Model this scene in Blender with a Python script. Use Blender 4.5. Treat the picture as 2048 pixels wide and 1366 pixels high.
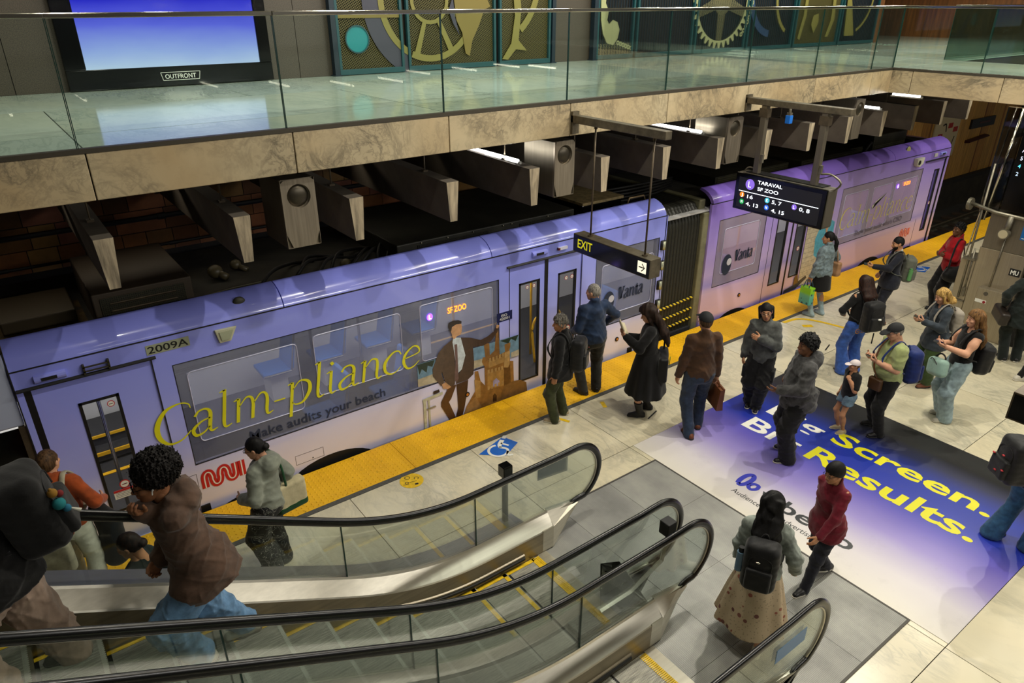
import bpy, bmesh, math, random
import numpy as np
from mathutils import Vector, Matrix
random.seed(7)
rng = np.random.default_rng(11)
sc = bpy.context.scene
COL = sc.collection
PI = math.pi
for o in list(bpy.data.objects):
    bpy.data.objects.remove(o)
# ------------------------------------------------------------------ camera
PITCH = math.radians(25.75); AX = math.radians(53.26)
hv = Vector((math.cos(AX), math.sin(AX), 0)); rv = Vector((math.sin(AX), -math.cos(AX), 0))
fv = hv*math.cos(PITCH) + Vector((0, 0, -math.sin(PITCH))); uv = rv.cross(fv)
cd = bpy.data.cameras.new('camera'); cam = bpy.data.objects.new('camera', cd); COL.objects.link(cam)
cam.matrix_world = Matrix(((rv.x, uv.x, -fv.x, 0), (rv.y, uv.y, -fv.y, 0), (rv.z, uv.z, -fv.z, 5.25), (0, 0, 0, 1)))
cd.sensor_width = 36; cd.lens = 1416/2048*36; cd.clip_start = .05; cd.clip_end = 200
sc.camera = cam
# ------------------------------------------------------------------ world, exposure
w = bpy.data.worlds.new('station_air'); sc.world = w; w.use_nodes = True
w.node_tree.nodes['Background'].inputs[0].default_value = (1, .93, .8, 1)
w.node_tree.nodes['Background'].inputs[1].default_value = .05
vs = sc.view_settings
vs.view_transform = 'Standard'; vs.look = 'None'; vs.exposure = -0.42; vs.gamma = 1; vs.use_curve_mapping = False
# ------------------------------------------------------------------ lights of the hall (ceiling and soffit lamps, plus added fill)
def area(name, loc, sx, sy, power, color=(1, .93, .8), rot=(0, 0, 0), spread=PI):
    l = bpy.data.lights.new(name, 'AREA'); l.shape = 'RECTANGLE'; l.size = sx; l.size_y = sy
    l.energy = power; l.color = color; l.spread = spread
    o = bpy.data.objects.new(name, l); o.location = loc; o.rotation_euler = rot; COL.objects.link(o)
    return o
WARM = (1, .90, .72); COOL = (1, .97, .90)
# platform lamps: brightest over the right half, the escalator bay at left stays dim
for (x, y, p) in [(5.2, 1.2, 50), (7.2, -.6, 25), (9.6, 1.8, 62), (12.4, .2, 55), (15.2, 2.2, 65), (18.5, 2.6, 70),
                  (7.4, 3.2, 45), (1.2, -1.2, 8), (-2.5, .5, 4)]:
    area('platform_lamp', (x, y, 7.4), .34, 1.8, p, WARM)
# small downlights close to the walkway edge: they cast the beams' tapered shadows on the car side
for (x, y, p) in ((1.2, 3.9, 36), (4.6, 3.9, 190), (8.0, 3.9, 230), (11.6, 3.9, 230), (15.4, 3.9, 230), (19, 3.9, 200)):
    area('edge_downlight', (x, y, 7.6), .11, .11, p, (1, .94, .82))
# fill added on the near side to wash the fascia and the train
for (x, p) in ((-3.5, 8), (2.5, 26), (7.5, 250), (12.5, 300), (18, 320)):
    area('front_fill', (x, -7.5, 7.0), 3.2, .5, p, (1, .96, .90), (math.radians(62), 0, 0))
# tubes under the soffit of the near side (mirrored as streaks in the walkway glass)
for (x, y) in ((1.8, -2.2), (.6, -.9), (4.3, -3.1), (5.5, -2.3), (6.6, -1.6), (7.8, -1.7), (9.2, -2.9), (10.6, -3.0), (12.1, -3.2), (12.6, -2.3), (16.9, -3.3), (17.1, -2.1), (19.9, -2.6)):
    area('soffit_lamp', (x, y, 3.62), .07, 1.15, 7 if x > 5 else 4, (1, .95, .84))
# dim fill added under the walkway, lifts the tile wall and roof at left
area('under_walkway_fill', (1.6, 9.3, 3.72), 5.5, .1, 26, (1, .86, .66))
# mezzanine tubes above the walkway (their streaks show in the polished slabs)
for i, x in enumerate(np.arange(-2.0, 24, 2.05)):
    area('walkway_lamp', (float(x), 8.4 + .9*(i % 2), 7.35), .10, 1.25, 84 if x > 4 else 46, (1, .97, .86))
# ------------------------------------------------------------------ materials
def lin(c):
    return tuple(((v/12.92) if v <= .04045 else ((v+.055)/1.055)**2.4) for v in c)
class NT:
    def __init__(s, m):
        s.m = m; m.use_nodes = True; s.t = m.node_tree; s.b = s.t.nodes['Principled BSDF']; s.out = s.t.nodes['Material Output']
    def n(s, ty, **kw):
        nd = s.t.nodes.new(ty)
        for k, v in kw.items(): setattr(nd, k, v)
        return nd
    def l(s, a, b): s.t.links.new(a, b)
    def math(s, op, a, b=None, clamp=False):
        nd = s.n('ShaderNodeMath', operation=op); nd.use_clamp = clamp
        for i, v in enumerate((a, b)):
            if v is None: continue
            if isinstance(v, (int, float)): nd.inputs[i].default_value = v
            else: s.l(v, nd.inputs[i])
        return nd.outputs[0]
    def ramp(s, fac, stops, interp='LINEAR'):
        nd = s.n('ShaderNodeValToRGB'); cr = nd.color_ramp; cr.interpolation = interp
        while len(cr.elements) < len(stops): cr.elements.new(.5)
        for e, (p, c) in zip(cr.elements, stops):
            e.position = p; e.color = (*lin(c), 1) if len(c) == 3 else c
        s.l(fac, nd.inputs[0]); return nd.outputs[0]
    def mix(s, f, a, b, mode='MIX'):
        nd = s.n('ShaderNodeMix', data_type='RGBA', blend_type=mode)
        for i, v in ((0, f), (6, a), (7, b)):
            if isinstance(v, (int, float)): nd.inputs[i].default_value = v
            elif isinstance(v, tuple): nd.inputs[i].default_value = (*lin(v), 1)
            else: s.l(v, nd.inputs[i])
        return nd.outputs[2]
    def noise(s, vec, scale, detail=3, rough=.5, dist=0):
        nd = s.n('ShaderNodeTexNoise'); nd.inputs['Scale'].default_value = scale; nd.inputs['Detail'].default_value = detail
        nd.inputs['Roughness'].default_value = rough; nd.inputs['Distortion'].default_value = dist
        if vec is not None: s.l(vec, nd.inputs['Vector'])
        return nd.outputs[0]
    def mapping(s, vec, scale=(1, 1, 1), rot=(0, 0, 0), loc=None):
        nd = s.n('ShaderNodeMapping'); nd.inputs['Scale'].default_value = scale; nd.inputs['Rotation'].default_value = rot
        s.l(vec, nd.inputs['Vector'])
        if loc is not None: s.l(loc, nd.inputs['Location'])
        return nd.outputs[0]
    def pos(s): return s.n('ShaderNodeNewGeometry').outputs['Position']
    def obj(s): return s.n('ShaderNodeTexCoord').outputs['Object']
    def rnd(s): return s.n('ShaderNodeObjectInfo').outputs['Random']
    def xyz(s, v):
        nd = s.n('ShaderNodeSeparateXYZ'); s.l(v, nd.inputs[0]); return nd.outputs
    def bump(s, h, strength, dist=.01):
        nd = s.n('ShaderNodeBump'); nd.inputs['Strength'].default_value = strength; nd.inputs['Distance'].default_value = dist
        s.l(h, nd.inputs['Height']); s.l(nd.outputs[0], s.b.inputs['Normal'])
MATS = {}
def mat(name, rgb, rough=.5, metal=0, var=0., vscale=6, bump=0, bscale=150, coat=0, stretch=(1, 1, 1), emit=0, spec=.5, world=False, rvar=0.):
    if name in MATS: return MATS[name]
    m = bpy.data.materials.new(name); k = NT(m); b = k.b
    b.inputs['Roughness'].default_value = rough; b.inputs['Metallic'].default_value = metal
    b.inputs['Coat Weight'].default_value = coat; b.inputs['Coat Roughness'].default_value = .06
    b.inputs['Specular IOR Level'].default_value = spec
    b.inputs['Base Color'].default_value = (*lin(rgb), 1)
    if var or bump or rvar:
        v = k.pos() if world else k.obj()
        v = k.mapping(v, stretch)
    if var:
        f = k.noise(v, vscale, 4, .6)
        d = tuple(max(0, c*(1-var)) for c in rgb); l2 = tuple(min(1, c*(1+var*.8)) for c in rgb)
        k.l(k.ramp(f, [(.3, d), (.7, l2)]), b.inputs['Base Color'])
    if rvar:
        f = k.noise(v, vscale*1.7, 4, .6)
        k.l(k.math('ADD', k.math('MULTIPLY', f, rvar*2), rough-rvar), b.inputs['Roughness'])
    if bump:
        k.bump(k.noise(v, bscale, 2), bump, .004)
    if emit:
        b.inputs['Emission Color'].default_value = (*lin(rgb), 1); b.inputs['Emission Strength'].default_value = emit
    MATS[name] = m; return m
def cloth(name, rgb, rough=.85, var=.18, vs=9, bump=.25, bs=60, sheen=.15):
    m = mat(name, rgb, rough, var=var, vscale=vs, bump=bump, bscale=bs, spec=.25)
    m.node_tree.nodes['Principled BSDF'].inputs['Sheen Weight'].default_value = sheen
    return m
def hair(name, rgb, rgb2=None):
    if name in MATS: return MATS[name]
    m = bpy.data.materials.new(name); k = NT(m)
    v = k.mapping(k.obj(), (70, 70, 7)); f = k.noise(v, 1, 3, .6)
    k.l(k.ramp(f, [(.3, tuple(c*.55 for c in rgb)), (.7, rgb2 or tuple(min(1, c*1.4) for c in rgb))]), k.b.inputs['Base Color'])
    k.b.inputs['Roughness'].default_value = .62; k.b.inputs['Specular IOR Level'].default_value = .25; k.bump(f, .5, .004); MATS[name] = m; return m
def marble(name, base, vein, scale=1., rough=.2, ang=.6, warm=None, strength=1., stain=None):
    m = bpy.data.materials.new(name); k = NT(m)
    off = k.n('ShaderNodeCombineXYZ'); r = k.rnd()
    for i, q in enumerate((37., 61., 23.)): k.l(k.math('MULTIPLY', r, q), off.inputs[i])
    v = k.mapping(k.pos(), (scale, scale*.55, scale), (ang*.3, ang, ang), off.outputs[0])
    big = k.noise(v, .9, 5, .6, .8)
    n1 = k.noise(v, 1.3, 9, .62, 1.9)
    a1 = k.math('ABSOLUTE', k.math('SUBTRACT', n1, .5))
    v1 = k.math('SUBTRACT', 1, k.math('MULTIPLY', a1, 22, True), True)
    v2s = k.mapping(k.pos(), (scale*3.4, scale*1.0, scale*3.4), (0, ang, ang+.2), off.outputs[0])
    n2 = k.noise(v2s, 2.1, 10, .66, 1.2)
    a2 = k.math('ABSOLUTE', k.math('SUBTRACT', n2, .52))
    v2 = k.math('MULTIPLY', k.math('SUBTRACT', 1, k.math('MULTIPLY', a2, 20, True), True), .7)
    gate = k.math('MULTIPLY', k.math('SUBTRACT', big, .36, True), 3.4, True)
    vv = k.math('MULTIPLY', k.math('MAXIMUM', v1, v2), k.math('MULTIPLY', gate, strength), True)
    warm = warm or tuple(c*f for c, f in zip(base, (1.0, .95, .84)))
    c0 = k.mix(k.math('MULTIPLY', k.math('SUBTRACT', k.noise(v, .8, 3), .35, True), 2.2, True), base, warm)
    tint = k.mix(k.math('MULTIPLY', r, .25), c0, tuple(c*.86 for c in base))
    c1 = k.mix(k.math('MULTIPLY', gate, .35*strength), tint, tuple(.5*a+.5*b for a, b in zip(base, vein)))
    c2 = k.mix(k.math('MULTIPLY', vv, .8), c1, vein)
    if stain:
        st = k.math('MULTIPLY', k.math('SUBTRACT', k.noise(k.pos(), 1.1, 6, .65), .5, True), 3., True)
        c2 = k.mix(k.math('MULTIPLY', st, .45), c2, stain)
    k.l(c2, k.b.inputs['Base Color']); k.b.inputs['Roughness'].default_value = rough
    MATS[name] = m; return m
def glass(name, tint=(.86, .95, .91), gloss=1.0, edge=None):
    m = bpy.data.materials.new(name); k = NT(m); k.t.nodes.remove(k.b)
    tr = k.n('ShaderNodeBsdfTransparent'); tr.inputs[0].default_value = (*tint, 1)
    gl = k.n('ShaderNodeBsdfGlossy'); gl.inputs['Roughness'].default_value = .02
    fr = k.n('ShaderNodeFresnel'); fr.inputs[0].default_value = 1.45
    mx = k.n('ShaderNodeMixShader'); k.l(k.math('MULTIPLY', fr.outputs[0], gloss), mx.inputs[0]); k.l(tr.outputs[0], mx.inputs[1]); k.l(gl.outputs[0], mx.inputs[2])
    k.l(mx.outputs[0], k.out.inputs[0]); MATS[name] = m; return m
def film(name, rgb, alpha, rough=.12):
    """printed see-through window film: part colour, part view through"""
    m = bpy.data.materials.new(name); k = NT(m)
    k.b.inputs['Base Color'].default_value = (*lin(rgb), 1); k.b.inputs['Roughness'].default_value = rough; k.b.inputs['Alpha'].default_value = alpha
    k.b.inputs['Coat Weight'].default_value = .6
    MATS[name] = m; return m
def emis(name, rgb, s):
    m = bpy.data.materials.new(name); k = NT(m); k.b.inputs['Base Color'].default_value = (0, 0, 0, 1)
    k.b.inputs['Emission Color'].default_value = (*lin(rgb), 1); k.b.inputs['Emission Strength'].default_value = s
    MATS[name] = m; return m
def brushed(name, rgb, rough=.3, stretch=(1, 60, 60), var=.12):
    m = mat(name, rgb, rough, .75, var=var, vscale=1.3, stretch=stretch, world=True, rvar=.05)
    return m
# ---- stone
MFLOOR = marble('platform_marble', (.86, .83, .72), (.46, .47, .44), 1.0, .24, .5, warm=(.86, .81, .67), strength=.62)
MDECK = marble('walkway_marble', (.74, .80, .76), (.44, .53, .51), .8, .10, .35, strength=.8)
MFASC = marble('fascia_marble', (.76, .70, .57), (.33, .31, .26), 1.1, .35, .95, warm=(.68, .58, .42), strength=1.15, stain=(.42, .36, .26))
GRANITE = mat('dark_granite', (.27, .24, .20), .45, var=.35, vscale=90, world=True)
JOINT = mat('joint_grout', (.12, .115, .10), .8)
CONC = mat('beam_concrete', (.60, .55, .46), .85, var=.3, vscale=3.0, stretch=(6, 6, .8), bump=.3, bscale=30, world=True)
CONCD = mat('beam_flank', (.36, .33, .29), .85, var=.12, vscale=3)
SOOT = mat('sooty_concrete', (.13, .12, .10), .9, var=.3, vscale=2, world=True)
GREYSTRIP = mat('edge_strip_granite', (.30, .30, .28), .6, var=.2, vscale=40, world=True)
def tactile():
    m = bpy.data.materials.new('tactile_yellow'); k = NT(m); p = k.pos()
    d = k.math('MULTIPLY', k.math('SUBTRACT', k.noise(p, 2.4, 6, .7), .5, True), 4, True)
    d2 = k.math('MULTIPLY', k.math('SUBTRACT', k.noise(p, 14, 3, .7), .64, True), 7, True)
    c = k.mix(k.math('MULTIPLY', d, .5), (.95, .73, .03), (.76, .53, .05)); c = k.mix(k.math('MULTIPLY', d2, .7), c, (.30, .22, .07))
    k.l(c, k.b.inputs['Base Color']); k.b.inputs['Roughness'].default_value = .6; MATS['tactile_yellow'] = m; return m
TACT = tactile()
# ---- metals etc.
STEEL = brushed('brushed_steel', (.66, .62, .54), .30, (26, 26, .8), .05)
STEELX = brushed('brushed_steel_long', (.76, .74, .68), .30, (.6, 20, 20), .05)
STEELD = brushed('dull_steel', (.50, .47, .41), .38, (26, 26, .8), .05)
CHROME = mat('polished_steel', (.78, .76, .70), .12, 1)
BRONZE = mat('bronze_paint', (.34, .30, .24), .45, .6, var=.15, vscale=8)
GALV = mat('galvanized_pipe', (.52, .50, .44), .45, .8, var=.15, vscale=9)
RUBBER = mat('handrail_rubber', (.03, .034, .036), .25, spec=.5)
BLACK = mat('matt_black', (.03, .03, .03), .6)
BLACKG = mat('gloss_black', (.02, .022, .025), .12)
DARKMET = mat('roof_equipment_dark', (.20, .20, .17), .6, .3, var=.3, vscale=5)
ROOFDK = mat('train_roof_grime', (.17, .165, .14), .8, var=.4, vscale=2.5)
GLASS = glass('balustrade_glass', (.93, .975, .95), .6)
GLASSE = glass('escalator_glass', (.92, .965, .94), .55)
GEDGE = mat('glass_edge_green', (.10, .22, .19), .25)
WHITE = mat('white_print', (.90, .90, .86), .5)
YELLOWP = mat('yellow_paint', (.90, .74, .05), .5, var=.12, vscale=14)
YPRINT = mat('yellow_print', (.86, .84, .08), .4)
NAVYP = mat('navy_print', (.11, .16, .27), .4)
# ------------------------------------------------------------------ mesh helpers
WL = {}
def add(name, me, parent=None, loc=None):
    o = bpy.data.objects.new(name, me); COL.objects.link(o)
    base = WL[parent.name] if parent is not None else Vector((0, 0, 0))
    if parent is not None: o.parent = parent
    if loc is not None:
        o.location = Vector(loc) - base; WL[o.name] = Vector(loc)
    else: WL[o.name] = base.copy()
    return o
def tag(o, label=None, cat=None, group=None, kind=None):
    if label: o['label'] = label
    if cat: o['category'] = cat
    if group: o['group'] = group
    if kind: o['kind'] = kind
    return o
def thing(name, loc, label, cat, group=None):
    o = bpy.data.objects.new(name, None); o.empty_display_size = .1; COL.objects.link(o); o.location = loc; WL[o.name] = Vector(loc)
    return tag(o, label, cat, group)
class MB:
    def __init__(s): s.v = []; s.f = []; s.m = []; s.mi = 0
    def q(s, vs, *fs):
        b = len(s.v); s.v += [tuple(p) for p in vs]
        for f in fs: s.f.append(tuple(b+i for i in f)); s.m.append(s.mi)
        return s
    def box(s, lo, hi):
        (a, b, c), (d, e, f) = lo, hi
        return s.q([(a, b, c), (d, b, c), (d, e, c), (a, e, c), (a, b, f), (d, b, f), (d, e, f), (a, e, f)],
                   (0, 3, 2, 1), (4, 5, 6, 7), (0, 1, 5, 4), (1, 2, 6, 5), (2, 3, 7, 6), (3, 0, 4, 7))
    def hexa(s, p8):
        return s.q(p8, (0, 3, 2, 1), (4, 5, 6, 7), (0, 1, 5, 4), (1, 2, 6, 5), (2, 3, 7, 6), (3, 0, 4, 7))
    def prism(s, poly, axis, a, b):
        """poly of 2-D points extruded along axis from a to b"""
        def P(u, v, t): return {'x': (t, u, v), 'y': (u, t, v), 'z': (u, v, t)}[axis]
        n = len(poly); vs = [P(u, v, a) for u, v in poly] + [P(u, v, b) for u, v in poly]
        return s.q(vs, tuple(range(n))[::-1], tuple(range(n, 2*n)), *[(i, (i+1) % n, n+(i+1) % n, n+i) for i in range(n)])
    def tube(s, path, r, n=8, cap=True, sy=1., up=(0, 0, 1)):
        path = [Vector(p) for p in path]; k = len(path); rs = r if isinstance(r, (list, tuple)) else [r]*k
        b = len(s.v); up = Vector(up)
        for i, p in enumerate(path):
            d = (path[min(i+1, k-1)] - path[max(i-1, 0)]).normalized()
            sd = d.cross(up)
            if sd.length < 1e-3: sd = d.cross(Vector((1, 0, 0)))
            sd.normalize(); u2 = sd.cross(d)
            for j in range(n):
                a = 2*PI*j/n; s.v.append(tuple(p + sd*(math.cos(a)*rs[i]) + u2*(math.sin(a)*rs[i]*sy)))
        for i in range(k-1):
            for j in range(n):
                s.f.append((b+i*n+j, b+i*n+(j+1) % n, b+(i+1)*n+(j+1) % n, b+(i+1)*n+j)); s.m.append(s.mi)
        if cap:
            s.f.append(tuple(b+j for j in range(n))[::-1]); s.m.append(s.mi)
            s.f.append(tuple(b+(k-1)*n+j for j in range(n))); s.m.append(s.mi)
        return s
    def cyl(s, c, axis, r, h, n=20, r2=None):
        c = Vector(c); ax = {'x': Vector((1, 0, 0)), 'y': Vector((0, 1, 0)), 'z': Vector((0, 0, 1))}[axis]
        return s.tube([c, c+ax*h], [r, r if r2 is None else r2], n)
    def ball(s, c, r, nu=14, nv=9):
        c = Vector(c); r = r if isinstance(r, (tuple, list)) else (r, r, r); b = len(s.v)
        for i in range(nv+1):
            t = PI*i/nv
            for j in range(nu):
                p = 2*PI*j/nu; s.v.append((c.x+r[0]*math.sin(t)*math.cos(p), c.y+r[1]*math.sin(t)*math.sin(p), c.z+r[2]*math.cos(t)))
        for i in range(nv):
            for j in range(nu):
                s.f.append((b+i*nu+j, b+(i+1)*nu+j, b+(i+1)*nu+(j+1) % nu, b+i*nu+(j+1) % nu)); s.m.append(s.mi)
        return s
    def mesh(s, name, mats, off=(0, 0, 0), smooth=False):
        me = bpy.data.meshes.new(name); o = Vector(off)
        me.from_pydata([tuple(Vector(p)-o) for p in s.v], [], s.f)
        for m in (mats if isinstance(mats, (list, tuple)) else [mats]): me.materials.append(m)
        if len(me.materials) > 1: me.polygons.foreach_set('material_index', s.m)
        if smooth: me.polygons.foreach_set('use_smooth', [True]*len(me.polygons))
        me.update(); return me
    def build(s, name, mats, parent=None, loc=None, smooth=False, bevel=0, auto=False):
        base = Vector(loc) if loc is not None else (WL[parent.name] if parent is not None else Vector((0, 0, 0)))
        o = add(name, s.mesh(name, mats, base, smooth), parent, loc)
        if bevel:
            md = o.modifiers.new('soft_edges', 'BEVEL'); md.width = bevel; md.segments = 2; md.limit_method = 'ANGLE'; md.angle_limit = .7
        if auto: smooth_by_angle(o.data)
        return o
def smooth_by_angle(me, deg=38):
    bm = bmesh.new(); bm.from_mesh(me); c = math.radians(deg)
    for f in bm.faces: f.smooth = True
    for e in bm.edges:
        if len(e.link_faces) == 2: e.smooth = e.calc_face_angle(0) < c
    bm.to_mesh(me); bm.free()
def inst(src, loc, parent=None, name=None):
    o = src.copy(); COL.objects.link(o)
    base = WL[parent.name] if parent is not None else Vector((0, 0, 0))
    o.parent = parent; o.location = Vector(loc)-base; WL[o.name] = Vector(loc); return o
def struct(o, label=None):
    o['kind'] = 'structure'
    if label: o['label'] = label
    return o
def text(name, body, origin, xdir, ydir, height, mats, parent=None, width=None, bold=0., shear=0., spacing=1., depth=.0008, align='LEFT', lines=1.0):
    """flat lettering: baseline origin, reading along xdir, caps as tall as height; squeezed to width when given"""
    cu = bpy.data.curves.new(name, 'FONT'); cu.body = body; cu.size = 1; cu.shear = shear; cu.space_character = spacing; cu.space_line = lines
    cu.offset = bold; cu.resolution_u = 3; cu.align_x = align
    o = bpy.data.objects.new(name, cu); COL.objects.link(o)
    me = bpy.data.meshes.new_from_object(o.evaluated_get(bpy.context.evaluated_depsgraph_get()))
    bpy.data.objects.remove(o)
    co = np.empty(len(me.vertices)*3); me.vertices.foreach_get('co', co); co = co.reshape(-1, 3)
    sc_ = height/.729; sx = sc_
    if width: sx = width/(co[:, 0].max()-co[:, 0].min()); 
    x0 = co[:, 0].min() if width and align == 'LEFT' else 0
    X = Vector(xdir).normalized(); Y = Vector(ydir).normalized(); N = X.cross(Y); O = Vector(origin)
    base = WL[parent.name] if parent is not None else Vector((0, 0, 0))
    W = np.array(O-base)[None] + (co[:, :1]-x0)*sx*np.array(X) + co[:, 1:2]*sc_*np.array(Y) + depth*np.array(N)
    me.vertices.foreach_set('co', W.ravel()); me.materials.clear(); me.materials.append(mats); me.update(); me.name = name
    return add(name, me, parent)
def spl(pts, n=10):
    """Catmull-Rom through points of any dimension"""
    P = [np.array(p, float) for p in pts]; P = [2*P[0]-P[1]] + P + [2*P[-1]-P[-2]]; out = []
    for i in range(1, len(P)-2):
        for t in np.linspace(0, 1, n, endpoint=False):
            a, b, c, d = P[i-1:i+3]
            out.append(.5*((2*b)+(c-a)*t+(2*a-5*b+4*c-d)*t*t+(3*b-a-3*c+d)*t**3))
    out.append(P[-2]); return out
def ribbons(name, strokes, origin, xdir, ydir, sx, sy, mats, parent, shear=0., depth=.0008, wmul=1., n=8, smoothed=True):
    """lettering or emblems drawn as pen strokes: every stroke is a list of (x, y, width)"""
    X = Vector(xdir).normalized(); Y = Vector(ydir).normalized(); N = X.cross(Y); O = Vector(origin); mb = MB()
    for st in strokes:
        pts = spl(st, n) if smoothed and len(st) > 2 else [np.array(p, float) for p in st]
        k = len(pts); vs = []
        for i, p in enumerate(pts):
            d = pts[min(i+1, k-1)][:2]-pts[max(i-1, 0)][:2]; d = d*np.array([sx, sy]); L = np.hypot(*d) or 1; d /= L
            nn = np.array([-d[1], d[0]])*p[2]*wmul*.5*sy
            for sg in (1, -1):
                x = (p[0]+shear*p[1])*sx+nn[0]*sg; y = p[1]*sy+nn[1]*sg
                vs.append(O+X*x+Y*y+N*depth)
        mb.q(vs, *[(2*i, 2*i+1, 2*i+3, 2*i+2) for i in range(k-1)])
    return mb.build(name, mats, parent)
def poly(name, pts, origin, xdir, ydir, mats, parent, depth=.0008, thick=0):
    X = Vector(xdir).normalized(); Y = Vector(ydir).normalized(); N = X.cross(Y); O = Vector(origin)
    vs = [O+X*x+Y*y+N*depth for x, y in pts]; mb = MB(); n = len(vs)
    if thick:
        mb.q(vs+[v+N*thick for v in vs], tuple(range(n, 2*n)), *[(i, (i+1) % n, n+(i+1) % n, n+i) for i in range(n)])
    else: mb.q(vs, tuple(range(n)))
    return mb.build(name, mats, parent)
def disc(cx, cy, r, n=28, ry=None, a0=0, a1=2*PI):
    return [(cx+r*math.cos(a0+(a1-a0)*i/n), cy+(ry or r)*math.sin(a0+(a1-a0)*i/n)) for i in range(n)]
# ------------------------------------------------------------------ platform
fl = struct(MB().box((-8, -5, -.16), (26, 6.46, -.012)).build('floor', JOINT), 'joint bed under the marble platform slabs')
TW, TH = 1.69, 1.317
t0 = MB().box((.004, .004, -.012), (TW-.004, TH-.004, 0)).mesh('tile', MFLOOR)
t1 = MB().box((.004, .004, -.012), (TW-.004, 1.196, 0)).mesh('tile', MFLOOR)
for k in range(-4, 14):
    x = 2.46+TW*k
    add('tile', t1, fl, (x, 5.262, 0))
    for j in range(1, 7):
        y = 5.26-TH*j
        add('tile', t0, fl, (x, y, 0))
strip = struct(MB().box((-8, 6.462, -.16), (26, 6.53, .004)).build('trim_1', GREYSTRIP), 'dark grey granite strip along the yellow platform edge')
struct(MB().box((-8, 6.53, -1.4), (26, 7.23, -.03)).build('trim_2', SOOT), 'concrete edge of the platform')
# tactile warning strip: panels with raised domes
tp = thing('tactile_strip', (-7.6, 6.53, -.03), 'yellow tactile warning strip with raised domes along the platform edge', 'tactile paving')
mb = MB(); PW = 1.83
mb.box((.003, .002, 0), (PW-.003, .695, .034))
for i in range(int(PW/.0605)):
    for j in range(11):
        cx, cy = .035+i*.0605, .045+j*.0605; n = 6; b = len(mb.v)
        for r, z in ((.0145, .034), (.009, .0395)):
            for a in range(n): mb.v.append((cx+r*math.cos(a*PI/3), cy+r*math.sin(a*PI/3), z))
        for a in range(n): mb.f.append((b+a, b+(a+1) % n, b+n+(a+1) % n, b+n+a)); mb.m.append(0)
        mb.f.append(tuple(b+n+a for a in range(n))); mb.m.append(0)
tm = mb.mesh('tactile_panel', TACT)
for k in range(18): add('tactile_panel', tm, tp, (-7.6+PW*k, 6.53, -.03))
# ------------------------------------------------------------------ trackway
struct(MB().box((-8, 7.23, -1.45), (34, 10.6, -1.3)).build('floor_1', SOOT), 'sooty track bed')
for i, y in enumerate((7.95, 9.39)):
    tag(MB().prism([(-.07, -1.3), (.07, -1.3), (.07, -1.285), (.012, -1.26), (.012, -1.18), (.036, -1.165), (.036, -1.14), (-.036, -1.14), (-.036, -1.165), (-.012, -1.18), (-.012, -1.26), (-.07, -1.285)], 'x', -8, 34)
        .build('rail', GALV, loc=None), 'steel running rail %s the track bed' % ('on the platform side of' if i == 0 else 'on the far side of'), 'rail')
for o in bpy.data.objects:
    if o.name.startswith('rail') and o.type == 'MESH':
        o.location.y = 7.95 if o.name == 'rail' else 9.39
ORD0 = ['first', 'second', 'third', 'fourth', 'fifth', 'sixth', 'seventh', 'eighth', 'ninth', 'tenth', 'eleventh', 'twelfth', 'thirteenth', 'fourteenth']
ts = MB().box((-.12, -1.25, 0), (.12, 1.25, .06)).mesh('sleeper', mat('sleeper_timber', (.20, .15, .10), .9, var=.3))
for k in range(14):
    tag(add('sleeper', ts, None, (18.6+.75*k, 8.67, -1.3)), 'timber sleeper across the track bed, %s beyond the train' % ORD0[k], 'sleeper', 'sleepers beyond the train')
wf = struct(MB().box((-8, 10.6, -1.45), (36, 10.8, 3.8)).build('wall_back', SOOT), 'trackside wall under the walkway')
struct(MB().box((12, 10.42, -1.3), (36, 10.6, -.42)).build('trim_3', mat('parapet', (.17, .15, .11), .85, var=.25, vscale=3, world=True)), 'dark parapet kerb below the timber wall')
struct(MB().box((12, 10.38, -.42), (36, 10.6, -.30)).build('trim_4', SOOT), 'ledge of the parapet kerb')
# amber boards beyond the train
BO = [mat('board_%d' % i, c, .45, var=.22, vscale=3, stretch=(9, 9, .5), world=True) for i, c in enumerate([(.66, .49, .22), (.60, .42, .18), (.70, .52, .25), (.52, .33, .14), (.64, .44, .18), (.42, .25, .11)])]
bmesh_ = [MB().box((.004, -.03, -.29), (ww-.004, 0, 3.75)).mesh('panel', m) for ww, m in [(.9, BO[0]), (.55, BO[1]), (.9, BO[2]), (.12, BO[3]), (.3, BO[4]), (.09, BO[5])]]
x = 15.0; seq = [0, 3, 2, 1, 5, 0, 4, 3, 5, 3, 5, 4, 2, 0, 5, 1]; wd = [.9, .55, .9, .12, .3, .09]; i = 0
while x < 33:
    j = seq[i % len(seq)]; add('panel', bmesh_[j], wf, (x, 10.6, 0)); x += wd[j]; i += 1
# brown wall tiles seen above the car roof at the left
TB = [mat('wall_tile_%d' % i, c, .35, var=.12, vscale=4, world=True) for i, c in enumerate([(.52, .33, .17), (.44, .30, .14), (.58, .36, .22), (.56, .42, .22), (.42, .26, .13), (.54, .34, .26)])]
for r_ in range(5):
    z = 2.08+.30*r_; x = -2.2
    while x < 9.6:
        ww = random.choice((.34, .46, .62, .30))
        add('tile', MB().box((.004, -.02, .004), (ww-.006, 0, .292)).mesh('tile', random.choice(TB)), wf, (x, 10.6, z)); x += ww
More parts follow.
